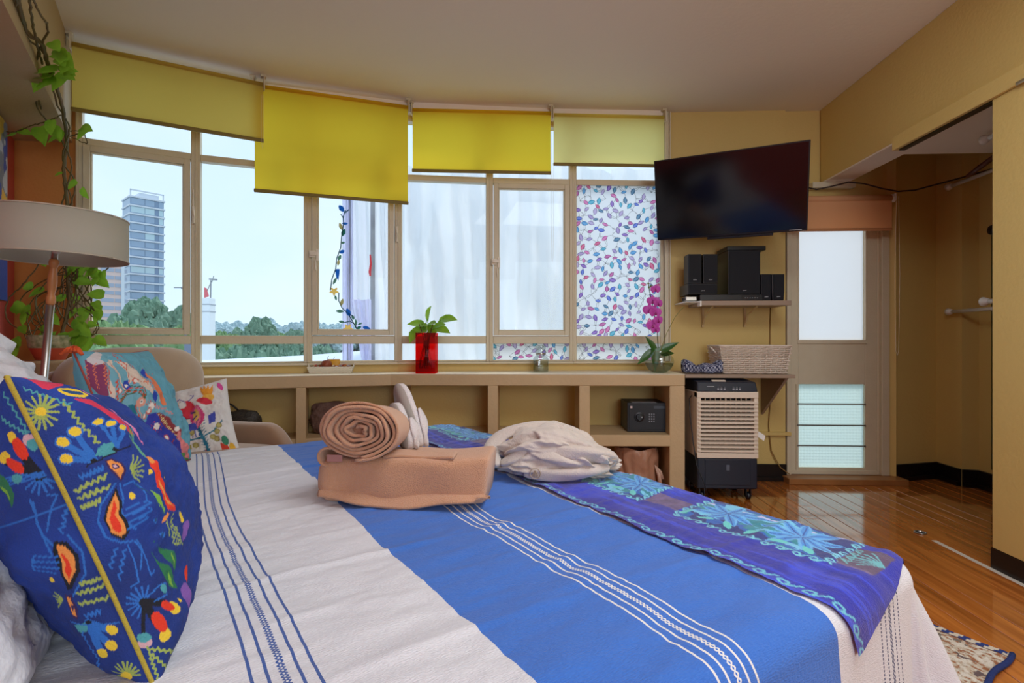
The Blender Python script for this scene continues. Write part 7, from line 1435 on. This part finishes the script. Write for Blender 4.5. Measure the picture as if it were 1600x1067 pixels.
# waste bin with bag
wb = empty('waste_bin', 'waste bin lined with a translucent peach plastic bag in the bottom right cubby', 'waste bin', (.70, 3.56, .0))
MB().lathe([(.11, .005), (.125, .12), (.138, .262), (.134, .262), (.12, .12), (.106, .008)], (.70, 3.56, 0), 36).build('bin_body', mat('brown_bin_plastic', (120, 84, 64), .5), wb, True)
th_, zz_ = np.meshgrid(np.linspace(0, 2*PI, 90, endpoint=False), np.linspace(0, 1, 26)); Rb = .143+.007*fbm(th_*3, zz_*3)+.006*np.sin(th_*14+zz_*3)*(1-zz_)-.02*np.clip(zz_-.9, 0, 1)*10*.5; Zb = .07+.225*zz_+.006*np.sin(th_*5)*zz_
gridmesh('bag_liner', np.stack([.70+Rb*np.cos(th_), 3.56+Rb*np.sin(th_), Zb], -1), mat('peach_plastic_bag', (214, 160, 130), .35, trans=.3, bump=.6, bscale=30, alpha=.9), wb, wrapu=True)
MB().tube([(.80, 3.45, .19), (.825, 3.43, .13), (.83, 3.425, .06)], [.004, .013, .016], 8).tube([(.80, 3.45, .19), (.835, 3.44, .15), (.85, 3.44, .10)], [.004, .010, .012], 8).build('bag_knot', mat('peach_plastic_tail', (206, 170, 150), .35, alpha=.9), wb, True)
# bags in the left cubbies
def pts_bag(name, label, cat, c, sx_, sy_, sz_, m, seed, z0=.403, sub=None):
    th_, ph_ = np.meshgrid(np.linspace(0, 2*PI, 80, endpoint=False), np.linspace(-PI/2, PI/2, 40)); g = lambda a, p: np.sign(a)*np.abs(a)**p
    X_ = g(np.cos(ph_), .5)*g(np.cos(th_), .6); Y_ = g(np.cos(ph_), .5)*g(np.sin(th_), .6); Z_ = g(np.sin(ph_), .6); dd = 1+.10*fbm(X_*2+seed, Y_*2+Z_*2)
    P = np.stack([c[0]+X_*sx_*dd, c[1]+Y_*sy_*dd, np.maximum(z0, z0+sz_+Z_*sz_*dd)], -1); r = empty(name, label, cat, (c[0], c[1], z0)); gridmesh('body', P, m, r, wrapu=True); return r
cc = at(378, 650, 3.27); b1 = pts_bag('black_bag', 'black bag with small white specks in the cubby behind the armchair', 'bag', (cc.x, cc.y), .115, .05, .085, mat('black_speckled_fabric', (34, 32, 34), .6, var=.3, vscale=120, vcol=(130, 120, 100)), 3)
MB().tube(bez((cc.x-.09, cc.y-.02, .54), (cc.x-.11, cc.y-.03, .68), (cc.x-.02, cc.y, .57), 10), .006, 6).build('strap', BPL, b1, True)
cc = at(512, 670, 3.40); pts_bag('quilted_bag', 'brown quilted travel bag in the cubby left of the rolled towel', 'bag', (cc.x+.04, cc.y+.02), .16, .055, .10, mat('brown_quilted_fabric', (112, 84, 74), .8, bump=1, bscale=26, bdist=.02), 6)

# ================================================================ TELEVISION AND AUDIO
dRt = 3.04; TRp = at(1267, 217.7, dRt); hx = cv(-.8844, .0288, .4658).normalized(); dn = cv(.1283, -.9485, .2903).normalized(); hx = (hx-dn*hx.dot(dn)).normalized(); nrm = hx.cross(dn).normalized()
if nrm.dot(FW) < 0: nrm = -nrm
TW_, THt = .9205, .536; MTv = basis(TRp, hx, dn, nrm)   # x: right->left, y: down, z: away from the viewer
tv = empty('television', 'large flat black television on a wall bracket, tilted down beside the door', 'television', at(1150, 300, 3.5))
MB(MTv).box(0, TW_, 0, THt, .0, .035).build('casing', mat('tv_black_bezel', (10, 10, 13), .3), tv, False, .003)
MB(MTv).box(.009, TW_-.009, .009, THt-.014, -.0015, .001).build('screen', BGL, tv)
MB(MTv).box(.22, TW_-.22, .12, THt-.03, .035, .075).build('rear_housing', BPL, tv, False, .01)
MB(MTv).box(.19, .59, THt, THt+.018, .006, .045).build('bottom_sensor_bar', BPL, tv, False, .004)
MB(MTv).box(.03, .10, THt-.012, THt-.008, -.0025, -.0014).build('maker_mark', GRY, tv)
wc = MTv @ Vector((.42, .26, .072)); MB().tube([wc, Vector((wc.x+.10, 3.70, wc.z)), Vector((wc.x, 3.815, wc.z))], .018, 8).box(wc.x-.09, wc.x+.09, 3.80, 3.819, wc.z-.12, wc.z+.12).build('wall_bracket', BPL, tv)
cbl = mat('dark_brown_cable', (36, 18, 16), .5)
tag(MB().tube([at(1262, 293, 3.62), at(1276, 296, 3.60), at(1300, 291, 3.58), at(1326, 284.5, 3.56), at(1350, 287, 3.56), at(1378, 294.5, 3.56), at(1403, 299, 3.56), at(1430, 297, 3.55), at(1460, 289, 3.54), at(1490, 281, 3.53), at(1512, 275, 3.5), at(1556, 262, 3.4)], .0052, 8).build('cable', cbl, None, True), 'dark cable sagging from the television to the closet rod', 'cable')
# audio shelf
sx0, sx1 = atY(1073, 470, 3.55).x, atY(1237, 470, 3.55).x; zt1 = atY(1150, 469.5, 3.55).z; zb1 = atY(1150, 477, 3.55).z
ash = empty('wall_shelf', 'narrow taupe wall shelf carrying the black loudspeakers below the television', 'shelf', (1.4, 3.8, zb1))
MB().box(sx0+.09, sx1, 3.55, 3.818, zb1, zt1).build('board', BOARD, ash, False, .002)
MB().box(sx0-.01, sx0+.10, 3.55, 3.81, zt1-.012, zt1-.004).box(sx0+.088, sx0+.10, 3.545, 3.60, zb1-.006, zt1).build('white_end_bracket', WPL, ash, False, .002)
for px in (1100, 1166): q = atY(px, 480, 3.78); MB().box(q.x-.008, q.x+.008, 3.80, 3.819, zb1-.14, zb1).tube([(q.x, 3.806, zb1-.13), (q.x, 3.74, zb1-.05), (q.x, 3.60, zb1-.005)], .006, 6).build('bracket', mat('cream_metal_bracket', (206, 180, 130), .5), ash)
def word(txt, h, M, m, parent):
    cu = bpy.data.curves.new('t', 'FONT'); cu.body = txt; cu.size = h; cu.extrude = .0004; cu.align_x = 'CENTER'; cu.resolution_u = 2; t = bpy.data.objects.new('t', cu); C.objects.link(t)
    dg = bpy.context.evaluated_depsgraph_get(); me = bpy.data.meshes.new_from_object(t.evaluated_get(dg)); bpy.data.objects.remove(t, do_unlink=True); me.transform(M); me.materials.clear(); return link('lettering', me, m, parent)
LTT = mat('silver_lettering_bright', (205, 208, 212), .4)
def face(x, y, z): return basis((x, y, z), (1, 0, 0), (0, 0, 1), (0, -1, 0))
def spk(name, label, px0, px1, py0, py1, Y, dep, cat='loudspeaker', zb=None, txt=True, grp=None, taper=0):
    A = atY(px0, py0, Y); B = atY(px1, py1, Y); z0 = zb if zb is not None else B.z; r = empty(name, label, cat, ((A.x+B.x)/2, Y+dep/2, z0), 0, grp)
    t = taper; m = MB(); m.loft([[(A.x+t, Y, z0), (B.x-t, Y, z0), (B.x-t, Y+dep, z0), (A.x+t, Y+dep, z0)], [(A.x, Y, z0+(A.z-z0)*.35), (B.x, Y, z0+(A.z-z0)*.35), (B.x, Y+dep, z0+(A.z-z0)*.35), (A.x, Y+dep, z0+(A.z-z0)*.35)], [(A.x, Y, A.z), (B.x, Y, A.z), (B.x, Y+dep, A.z), (A.x, Y+dep, A.z)]]); m.build('cabinet', BPL, r, False, .004)
    MB().box(A.x+.006+t, B.x-.006-t, Y-.005, Y+.001, z0+.006, A.z-.006).build('grille', mat('speaker_cloth', (10, 13, 22), .8, bump=.4, bscale=900, bdist=.002), r, False, .002)
    if txt: word('SONY', .0095, face((A.x+B.x)/2, Y-.0058, z0+.022), LTT, r)
    return r, A, B, z0
pl_ = empty('disc_player', 'flat black disc player lying under the loudspeakers', 'disc player', (1.3, 3.6, zt1)); A = atY(1094, 459, 3.552); B = atY(1192, 469, 3.552); zpl = zt1+.042
MB().box(A.x, B.x, 3.556, 3.80, zt1+.001, zpl).build('casing', BPL, pl_, False, .003); MB().box(A.x+.28, B.x-.02, 3.5535, 3.557, zt1+.010, zpl-.006).build('display_panel', mat('dark_display', (30, 34, 44), .2), pl_)
m = MB()
for k in range(6): m.box(A.x+.30+.016*k, A.x+.306+.016*k, 3.551, 3.554, zt1+.016, zt1+.020)
m.build('button_row', GRY, pl_)
_, _, _, zz0 = spk('centre_speaker', 'low wide black centre loudspeaker below the two small ones at the left', 1075, 1121, 443, 460, 3.56, .20, zb=zpl+.001)
zc = atY(1100, 443, 3.56).z
spk('satellite_speaker', 'leftmost small black loudspeaker standing on the centre speaker', 1075, 1096.5, 397, 443, 3.562, .10, zb=zc+.001)
spk('satellite_speaker', 'small black loudspeaker next to the large subwoofer, second from left', 1098.5, 1121.5, 397, 443, 3.562, .10, zb=zc+.001)
_, sA, sB, _ = spk('subwoofer', 'tall black subwoofer with glossy side in the middle of the wall shelf', 1138, 1188, 391, 459, 3.565, .235, zb=zpl+.001)
dk = empty('docking_station', 'black flat device lying on top of the subwoofer', 'audio device', (sA.x+.1, 3.66, sA.z)); MB().box(sA.x, atY(1199, 385, 3.56).x, 3.58, 3.79, sA.z+.001, sA.z+.032).build('casing', BPL, dk, False, .004)
spk('satellite_speaker', 'small black loudspeaker right of the subwoofer, nearer of the last two', 1189, 1205, 428, 469.5, 3.575, .10, zb=zt1+.001, txt=True)
spk('satellite_speaker', 'rightmost small black loudspeaker at the end of the wall shelf', 1206, 1226, 428, 469.5, 3.56, .10, zb=zt1+.001, taper=.005)
sv = empty('silver_gadget', 'small silver box at the left end of the wall shelf', 'gadget', (sx0+.03, 3.6, zt1)); MB().box(sx0-.0, sx0+.075, 3.57, 3.66, zt1+.0, zt1+.030).build('casing', STE, sv, False, .004); m = MB()
for k in range(4): m.box(sx0-.004, sx0+.0, 3.58+.02*k, 3.588+.02*k, zt1+.004, zt1+.026)
m.build('vent', BPL, sv)
# lower board, basket, cloth
lsh = empty('side_shelf', 'taupe board shelf above the air cooler between shelf unit and door', 'shelf', (1.35, 3.8, .78)); bx1 = atY(1243, 586, 3.40).x
MB().box(.987, bx1, 3.40, 3.818, .775, .797).build('board', BOARD, lsh, False, .002)
MB().loft([[(bx1-.04, 3.818, .775), (bx1-.04, 3.44, .775), (bx1-.04, 3.818, .48)], [(bx1-.022, 3.818, .775), (bx1-.022, 3.44, .775), (bx1-.022, 3.818, .48)]]).build('gusset', BOARD, lsh)
zb_ = .799; bA = atY(1133, 584, 3.46); bB = atY(1232, 584, 3.46)
bk = empty('wicker_basket', 'white woven wicker basket with loop handle on the side shelf', 'basket', ((bA.x+bB.x)/2, 3.58, zb_)); cx_, cy_ = (bA.x+bB.x)/2+.0, 3.60; hw1, hd1 = .215, .115; MBK = rz(.0, (cx_, cy_, zb_))
def rect(t, fx=1.0):
    per = 4; e = int(t*4) % 4; f = (t*4) % 1; pts = ((-1, -1), (1, -1), (1, 1), (-1, 1)); a = pts[e]; b = pts[(e+1) % 4]; return (a[0]+(b[0]-a[0])*f, a[1]+(b[1]-a[1])*f)
NS = 48; hB = .185; m = MB(MBK)
for k in range(NS):
    x, y = rect(k/NS); m.tube([(x*hw1*.94, y*hd1*.94, .004), (x*hw1*1.08, y*hd1*1.08, hB)], .0034, 4, False)
m.build('stakes', WICK, bk)
m = MB(MBK); nr = 14
for r_ in range(nr):
    z = .008+(hB-.02)*r_/(nr-1); sc = .94+.14*z/hB; pts = []
    for k in range(NS*2+1):
        x, y = rect((k/(NS*2)) % 1); o_ = .0062*math.cos(PI*(k/2+r_)); nx = math.copysign(1, x) if abs(x) > .999 else 0; ny_ = math.copysign(1, y) if abs(y) > .999 else 0; pts.append((x*hw1*sc+nx*o_, y*hd1*sc+ny_*o_, z+.0012*math.sin(k*.9)))
    m.tube(pts, .0046, 4, False)
m.build('woven_strands', WICK, bk)
m = MB(MBK); pts = [(rect(k/60 % 1)[0]*hw1*1.085, rect(k/60 % 1)[1]*hd1*1.085, hB) for k in range(61)]; m.tube(pts, .0065, 6); m.build('rim', WICK, bk, True)
m = MB(MBK)
for s_ in (-1, 1): m = MB(MBK); m.tube(bez((s_*hw1*1.06, -.05, .13), (s_*hw1*1.06+s_*.06, 0, .22 if s_ < 0 else .1), (s_*hw1*1.05, .05, .13), 12), .0055, 6); m.build('handle', WICK, bk, True)
MB(MBK).box(-hw1*.93, hw1*.93, -hd1*.93, hd1*.93, .001, .006).build('base', WICK, bk)
gx, gy = np.meshgrid(np.linspace(0, 1, 130), np.linspace(0, 1, 70)); c1 = atY(1069, 584, 3.47); c2 = atY(1133, 584, 3.47)
cl = empty('folded_cloth', 'folded navy and white patterned cloth beside the wicker basket', 'cloth', ((c1.x+c2.x)/2, 3.5, .8))
th = gx*2*PI; Yc = 3.51+.055*np.sign(np.sin(th))*np.abs(np.sin(th))**.5; 
def slabN(ax_, az_, n=110, mm=60):
    u_, v_ = np.meshgrid(np.linspace(0, 1, n), np.linspace(0, 2*PI, mm)); x = (u_-.5)*2; f = lambda a, p: np.sign(a)*np.abs(a)**p; e = np.sqrt(np.clip(1-np.clip((np.abs(x)-.85)/.15, 0, 1)**2*.9, 0, 1)); return u_, x*ax_, .055*f(np.cos(v_), .4)*e, az_*f(np.sin(v_), .5)*e, v_
u_, X_, Y_, Z_, v_ = slabN((c2.x-c1.x)/2, 1.0); hh_ = .024+.020*np.abs(u_-.5)*2+.006*np.sin(u_*14)*np.sin(v_)
PC_ = np.stack([(c1.x+c2.x)/2+X_, 3.525+Y_+.004*fbm(u_*9, v_), .801+hh_*(1+Z_)+.003*fbm(u_*14, v_*2)], -1); pcx = Paint(u_*8, v_*2, (34, 40, 78)); k1 = np.sin(pcx.U*9)*np.sin(pcx.V*7); pcx.c[k1 > .45] = lin((196, 200, 216)); pcx.c[(np.abs(k1) < .08)] = lin((150, 156, 184))
gridmesh('cloth_body', PC_, mat('printed_navy_cotton', None, .85, attr=True), cl, pcx.out())

# ================================================================ AIR COOLER
x0, x1 = atY(1089, 700, 3.31).x, atY(1185, 700, 3.31).x; y0, y1 = 3.31, 3.63; ac_ = empty('air_cooler', 'beige and dark blue evaporative air cooler on castors below the side shelf', 'air cooler', ((x0+x1)/2, 3.47, 0))
zf = lambda py: atY(1140, py, y0).z
DBL = mat('dark_navy_plastic', (18, 28, 46), .4)
MB().box(x0+.012, x1-.012, y0+.06, y1, zf(716), zf(613)).build('rear_body', FRIDGE, ac_, False, .006)
MB().box(x0, x0+.026, y0+.0, y1-.02, zf(716), zf(613)).box(x1-.026, x1, y0, y1-.02, zf(716), zf(613)).box(x0, x1, y0-.004, y0+.06, zf(622), zf(612)).box(x0, x1, y0-.004, y0+.06, zf(716), zf(708)).build('front_frame', FRIDGE, ac_, False, .004)
MB().box(x0+.026, x1-.026, y0+.055, y0+.062, zf(708), zf(622)).build('louvre_shadow_sheet', mat('shadow_black', (14, 12, 12), .7), ac_)  # flat black sheet standing in for the shade behind the louvres
nl = 13
for k in range(nl):
    z = zf(624)+(zf(706)-zf(624))*(k+.75)/nl; dzl = .0075
    MB().loft([[(x0+.006, y0-.010, z-dzl), (x0+.006, y0+.030, z+.006), (x0+.006, y0+.030, z+.010), (x0+.006, y0-.010, z+dzl*.35)], [(x1-.004, y0-.010, z-dzl), (x1-.004, y0+.030, z+.006), (x1-.004, y0+.030, z+.010), (x1-.004, y0-.010, z+dzl*.35)]]).build('louvre', FRIDGE, ac_, False, .0012)
for k in range(11):
    x = x0+.03+(x1-x0-.06)*k/10; MB().box(x-(.004 if k == 5 else .0018), x+(.004 if k == 5 else .0018), y0+.030, y0+.046, zf(708), zf(622)).build('vertical_vane', FRIDGE, ac_)
zp0, zp1 = zf(612), zf(597)
MB().loft([[(x0+.002, y0-.004, zp0), (x1-.004, y0-.004, zp0), (x1-.004, y1, zp0), (x0+.002, y1, zp0)], [(x0+.006, y0+.012, zp1), (x1-.012, y0+.012, zp1), (x1-.012, y1, zp1+.02), (x0+.006, y1, zp1+.02)]]).build('control_panel', DBL, ac_, False, .006)
MB().box((x0+x1)/2-.085, (x0+x1)/2-.0, y0+.03, y0+.06, zp1, zp1+.010).build('lid_handle', FRIDGE, ac_, False, .002)
m = MB()
for px in (1122, 1127, 1132, 1146, 1151, 1156): q = atY(px, 608, y0); m.box(q.x-.006, q.x+.006, y0-.003, y0+.010, zp0+.010, zp0+.022).box(q.x-.006, q.x+.006, y0-.002, y0+.012, zp0+.028, zp0+.031)
m.build('buttons', mat('pale_button', (150, 156, 166), .4), ac_); q = atY(1110, 606, y0); MB().box(q.x-.022, q.x+.024, y0-.001, y0+.012, zp0+.032, zp0+.035).build('maker_line', GRY, ac_)
MB().box(x0+.004, x1-.004, y0+.002, y1-.005, .075, zf(716)).build('water_tank', DBL, ac_, False, .008); MB().box(x0+.05, x1-.05, y0-.003, y0+.004, .10, zf(718)).build('tank_front', DBL, ac_, False, .003)
MB().box((x0+x1)/2-.010, (x0+x1)/2+.012, y0-.006, y0, zf(735), zf(726)).build('level_window', mat('grey_window', (90, 100, 116), .2), ac_, False, .002)
for x_ in (x0+.045, x1-.045):
    for y_ in (y0+.05, y1-.05): MB(basis((x_, y_, .024), (0, 1, 0), (0, 0, 1), (1, 0, 0))).lathe([(.020, -.012), (.024, -.010), (.024, .010), (.020, .012)], (0, 0, 0), 18).build('castor', BPL, ac_, True); 
m = MB()
for x_ in (x0+.045, x1-.045):
    for y_ in (y0+.05, y1-.05): m.box(x_-.018, x_-.012, y_-.012, y_+.012, .02, .078).box(x_+.012, x_+.018, y_-.012, y_+.012, .02, .078)
m.build('castor_forks', BPL, ac_)
MB().box(x1+.001, x1+.002, y0+.03, y0+.08, zf(690), zf(676)).build('side_sticker', WPL, ac_)
tgm = MB().loft([[(x1+.0, y0+.05, zf(672)), (x1+.058, y0+.03, zf(682)), (x1+.048, y0+.03, zf(690)), (x1-.008, y0+.05, zf(680))], [(x1, y0+.052, zf(672)), (x1+.058, y0+.032, zf(682)), (x1+.048, y0+.032, zf(690)), (x1-.008, y0+.052, zf(680))]]); tgm.build('hanging_tag', WPL, ac_)
MB().tube([(x0-.004, y0+.10, zf(616)-.02), (x0-.03, y0+.06, zf(625)), (x0-.035, y0+.03, zf(650)), (x0-.024, y0-.0, zf(690)), (x0-.012, y0-.03, zf(725)), (x0+.03, y0-.05, .12), (x0+.055, y0-.05, .03)], .0035, 6).build('power_cord', BPL, ac_, True)
tag(MB().tube([(1.72, 3.812, zb1-.0), (1.715, 3.812, .95), (1.72, 3.812, .60), (1.705, 3.81, .40), (1.72, 3.80, .22), (1.78, 3.79, .10), (1.83, 3.76, .06)], .004, 6).build('wall_cable', mat('ochre_painted_cable', (150, 116, 60), .6), None, True), 'thin painted cable running down the wall left of the door', 'cable')

# ================================================================ CLOSET
def rod(label, a, b):
    r = empty('closet_rod', label, 'rod', a); MB().tube([a, b], .0125, 14).build('tube', WPL, r, True)
    d = (Vector(b)-Vector(a)).normalized(); MB().tube([Vector(a)-d*.004, Vector(a)+d*.010, Vector(a)+d*.035], [.026, .022, .014], 18).build('end_cap', WPL, r, True)
    return r
zr1 = atY(1488, 285, 3.80).z
rod('upper white closet rod at the back, just under the closet ceiling', Vector((2.955, 3.79, 2.115)), Vector((2.90, 1.70, 2.115)))
rod('lower white closet rod at the back of the closet', Vector((2.955, 3.79, 1.225)), Vector((2.90, 1.70, 1.225)))
rod('upper white closet rod in front, cut off by the sliding panel', Vector((2.486, 2.946, 2.13)), Vector((2.46, 1.62, 2.13)))
rod('lower white closet rod in front, cut off by the sliding panel', Vector((2.486, 2.946, 1.235)), Vector((2.46, 1.62, 1.235)))
hg = empty('wooden_hanger', 'dark brown wooden clothes hanger hooked on the upper rear rod', 'hanger', at(1540, 255, 3.2)); HGM = mat('dark_brown_wood', (84, 40, 24), .4)
MB().tube([at(1511, 276, 3.25), at(1530, 262, 3.18), at(1552, 246, 3.08), at(1580, 232, 3.0)], [.012, .016, .015, .012], 10).build('hanger_arm', HGM, hg, True)
mr = empty('closet_mirror', 'narrow mirror with dark green frame on the closet wall', 'mirror', (3.08, 3.3, .2)); MB().box(3.070, 3.089, 2.9, 3.585, .15, 1.78).build('frame', mat('olive_frame', (86, 84, 40), .5), mr, False, .003); MB().box(3.068, 3.071, 2.93, 3.555, .18, 1.75).build('glass', mat('mirror_glass', (200, 200, 200), .03, metal=1), mr)
MB(basis((3.06, 3.56, 1.76), (0, 1, 0), (0, 0, 1), (1, 0, 0))).lathe([(.03, -.012), (.034, 0), (.03, .012)], (0, 0, 0), 16).build('clip', BPL, mr, True)

# ================================================================ HANGING POTHOS IN THE CORNER
pb_ = at(79, 566, 2.62); pb_.z = .92
stn = empty('plant_stand', 'low cream stand under the potted pothos in the window corner', 'plant stand', (pb_.x, pb_.y, .0)); MB().lathe([(.10, .0), (.10, .90), (.12, .918)], (pb_.x, pb_.y, 0), 24).build('pedestal', SHF, stn, True)
pot = empty('potted_pothos', 'trailing pothos in a terracotta pot climbing the window corner up to the ceiling', 'plant', pb_)
MB().lathe([(.058, .002), (.080, .055), (.083, .062), (.083, .064)], pb_, 36).build('pot', mat('terracotta_red', (206, 84, 58), .6), pot, True)
m = MB().lathe([(.0835, .062), (.088, .075), (.092, .125), (.088, .127), (.083, .11)], pb_, 36, False); m.build('pot_band', mat('green_patterned_glaze', (120, 128, 84), .5, var=1.0, vscale=45, vcol=(206, 196, 160)), pot, True)
MB().lathe([(.085, .108), (.001, .112)], pb_, 24, False).build('soil', mat('dark_soil', (50, 36, 26), .95), pot)
rr = random.Random(21)
def vine(pts, r, name='vine', jit=.012, n=10):
    P_ = [Vector(p) for p in pts]; out = []
    for i in range(len(P_)-1):
        for k in range(n):
            t = k/n; p0 = P_[max(i-1, 0)]; p1 = P_[i]; p2 = P_[i+1]; p3 = P_[min(i+2, len(P_)-1)]
            q = .5*((2*p1)+(-p0+p2)*t+(2*p0-5*p1+4*p2-p3)*t*t+(-p0+3*p1-3*p2+p3)*t**3); out.append(q+Vector((rr.gauss(0, jit*.12), rr.gauss(0, jit*.12), rr.gauss(0, jit*.12))))
    out.append(P_[-1]); MB().tube(out, r, 6).build(name, VINE, pot, True); return out
def dpx(y): return float(np.interp(y, [-20, 60, 130, 220, 320, 540], [1.78, 2.05, 2.35, 2.72, 2.80, 2.66]))
def vp(px, py, dd=0): return at(px, py, dpx(py)+dd)
V1 = vine([vp(92, 540), vp(108, 470), vp(104, 410), vp(106, 330), vp(100, 270), vp(104, 215), vp(93, 150), vp(78, 110), vp(66, 70), vp(42, 50), vp(30, 10), vp(26, -25)], .0085, 'thick_vine')
V2 = vine([vp(88, 540), vp(112, 480), vp(120, 420), vp(100, 360, .05), vp(118, 290), vp(98, 250), vp(108, 200), vp(88, 160), vp(72, 90), vp(46, 62), vp(28, 30), vp(20, -20)], .004)
V3 = vine([vp(80, 545), vp(120, 520), vp(104, 450), vp(122, 380), vp(96, 330), vp(112, 260), vp(90, 210), vp(60, 170), vp(56, 125), vp(58, 90), vp(74, 45), vp(62, 20), vp(48, -10)], .004)
V4 = vine([vp(97, 180), vp(72, 190), vp(45, 198), vp(25, 206), vp(10, 206)], .003); V5 = vine([vp(105, 214), vp(125, 208), vp(137, 196)], .003); V5b = vine([vp(108, 205), vp(128, 206), vp(135, 224), vp(112, 214)], .0025)
V6 = vine([vp(90, 545), vp(40, 520), vp(12, 500), vp(12, 470), vp(40, 440), vp(70, 400), vp(112, 330), vp(100, 280)], .0035); V7 = vine([vp(95, 540), vp(150, 520), vp(145, 490), vp(118, 470), vp(110, 440), vp(150, 405), vp(170, 410), vp(168, 420), vp(150, 432)], .0032)
V8 = vine([vp(85, 542), vp(60, 500), vp(58, 460), vp(90, 430), vp(118, 440), vp(130, 470), vp(150, 460), vp(162, 455)], .003); V9 = vine([vp(100, 540), vp(130, 500), vp(96, 480), vp(70, 470), vp(50, 500), vp(70, 520)], .003); V10 = vine([vp(100, 500), vp(140, 440), vp(112, 400), vp(88, 420), vp(86, 470), vp(110, 510), vp(140, 525), vp(152, 505), vp(140, 490)], .003)
for _q in range(9): a_ = rr.uniform(30, 90); vine([vp(85, 545), vp(a_, rr.uniform(500, 535)), vp(rr.uniform(30, 120), rr.uniform(440, 500), .04), vp(rr.uniform(90, 140), rr.uniform(400, 450)), vp(rr.uniform(100, 155), rr.uniform(460, 520))], .0028)
V11 = vine([vp(44, -20), vp(50, 30), vp(56, 60), vp(66, 100)], .0045); V12 = vine([vp(26, -20), vp(28, 40), vp(42, 66), vp(50, 100), vp(64, 170)], .004)
lv = [(92, 92, .9), (98, 102, 1.0), (86, 108, 1.2), (102, 112, .8), (78, 118, 1.3), (70, 120, 1.2), (84, 126, 1.1), (82, 66, .9), (108, 100, .8), (62, 200, 1.3), (80, 190, 1.0), (84, 200, 1.0), (70, 208, 1.0), (90, 204, .9), (32, 204, .8), (22, 210, .8), (128, 200, 1.1), (134, 204, .9), (92, 212, .9), (118, 284, .8), (128, 296, .8), (96, 270, .5),
      (115, 398, 1.1), (128, 402, 1.0), (125, 412, 1.0), (144, 410, 1.0), (150, 420, 1.1), (152, 436, 1.0), (122, 438, 1.0), (100, 466, .9), (132, 482, 1.0), (160, 460, 1.0), (148, 472, .8), (66, 452, 1.0), (22, 478, 1.2), (42, 488, 1.0), (66, 402, 1.0), (118, 500, 1.1), (124, 508, 1.1), (128, 526, 1.2), (136, 530, 1.2), (118, 524, 1.0), (140, 522, 1.0), (62, 528, 1.2), (22, 540, 1.1), (30, 536, 1.0), (85, 520, .9), (98, 522, .9), (50, 446, .8), (134, 390, .9), (112, 420, .9), (76, 512, .8), (150, 528, .9), (108, 396, .9)]
lv += [(rr.uniform(112, 160), rr.uniform(395, 535), rr.uniform(.6, 1.1)) for _ in range(20)]+[(rr.uniform(20, 100), rr.uniform(470, 540), rr.uniform(.6, .9)) for _ in range(8)]+[(rr.uniform(80, 112), rr.uniform(70, 130), rr.uniform(.8, 1.2)) for _ in range(6)]
for (px, py, s_) in lv:
    a_ = rr.uniform(-PI, PI); d = RT*math.cos(a_)+Vector((0, 0, -abs(math.sin(a_))*.8+.1))-FW*rr.uniform(0, .5); put_leaf(LF, pot, vp(px, py, rr.uniform(-.06, .03)), d, -FW+Vector((rr.uniform(-.5, .5), 0, rr.uniform(.2, .9))), s_*.82)
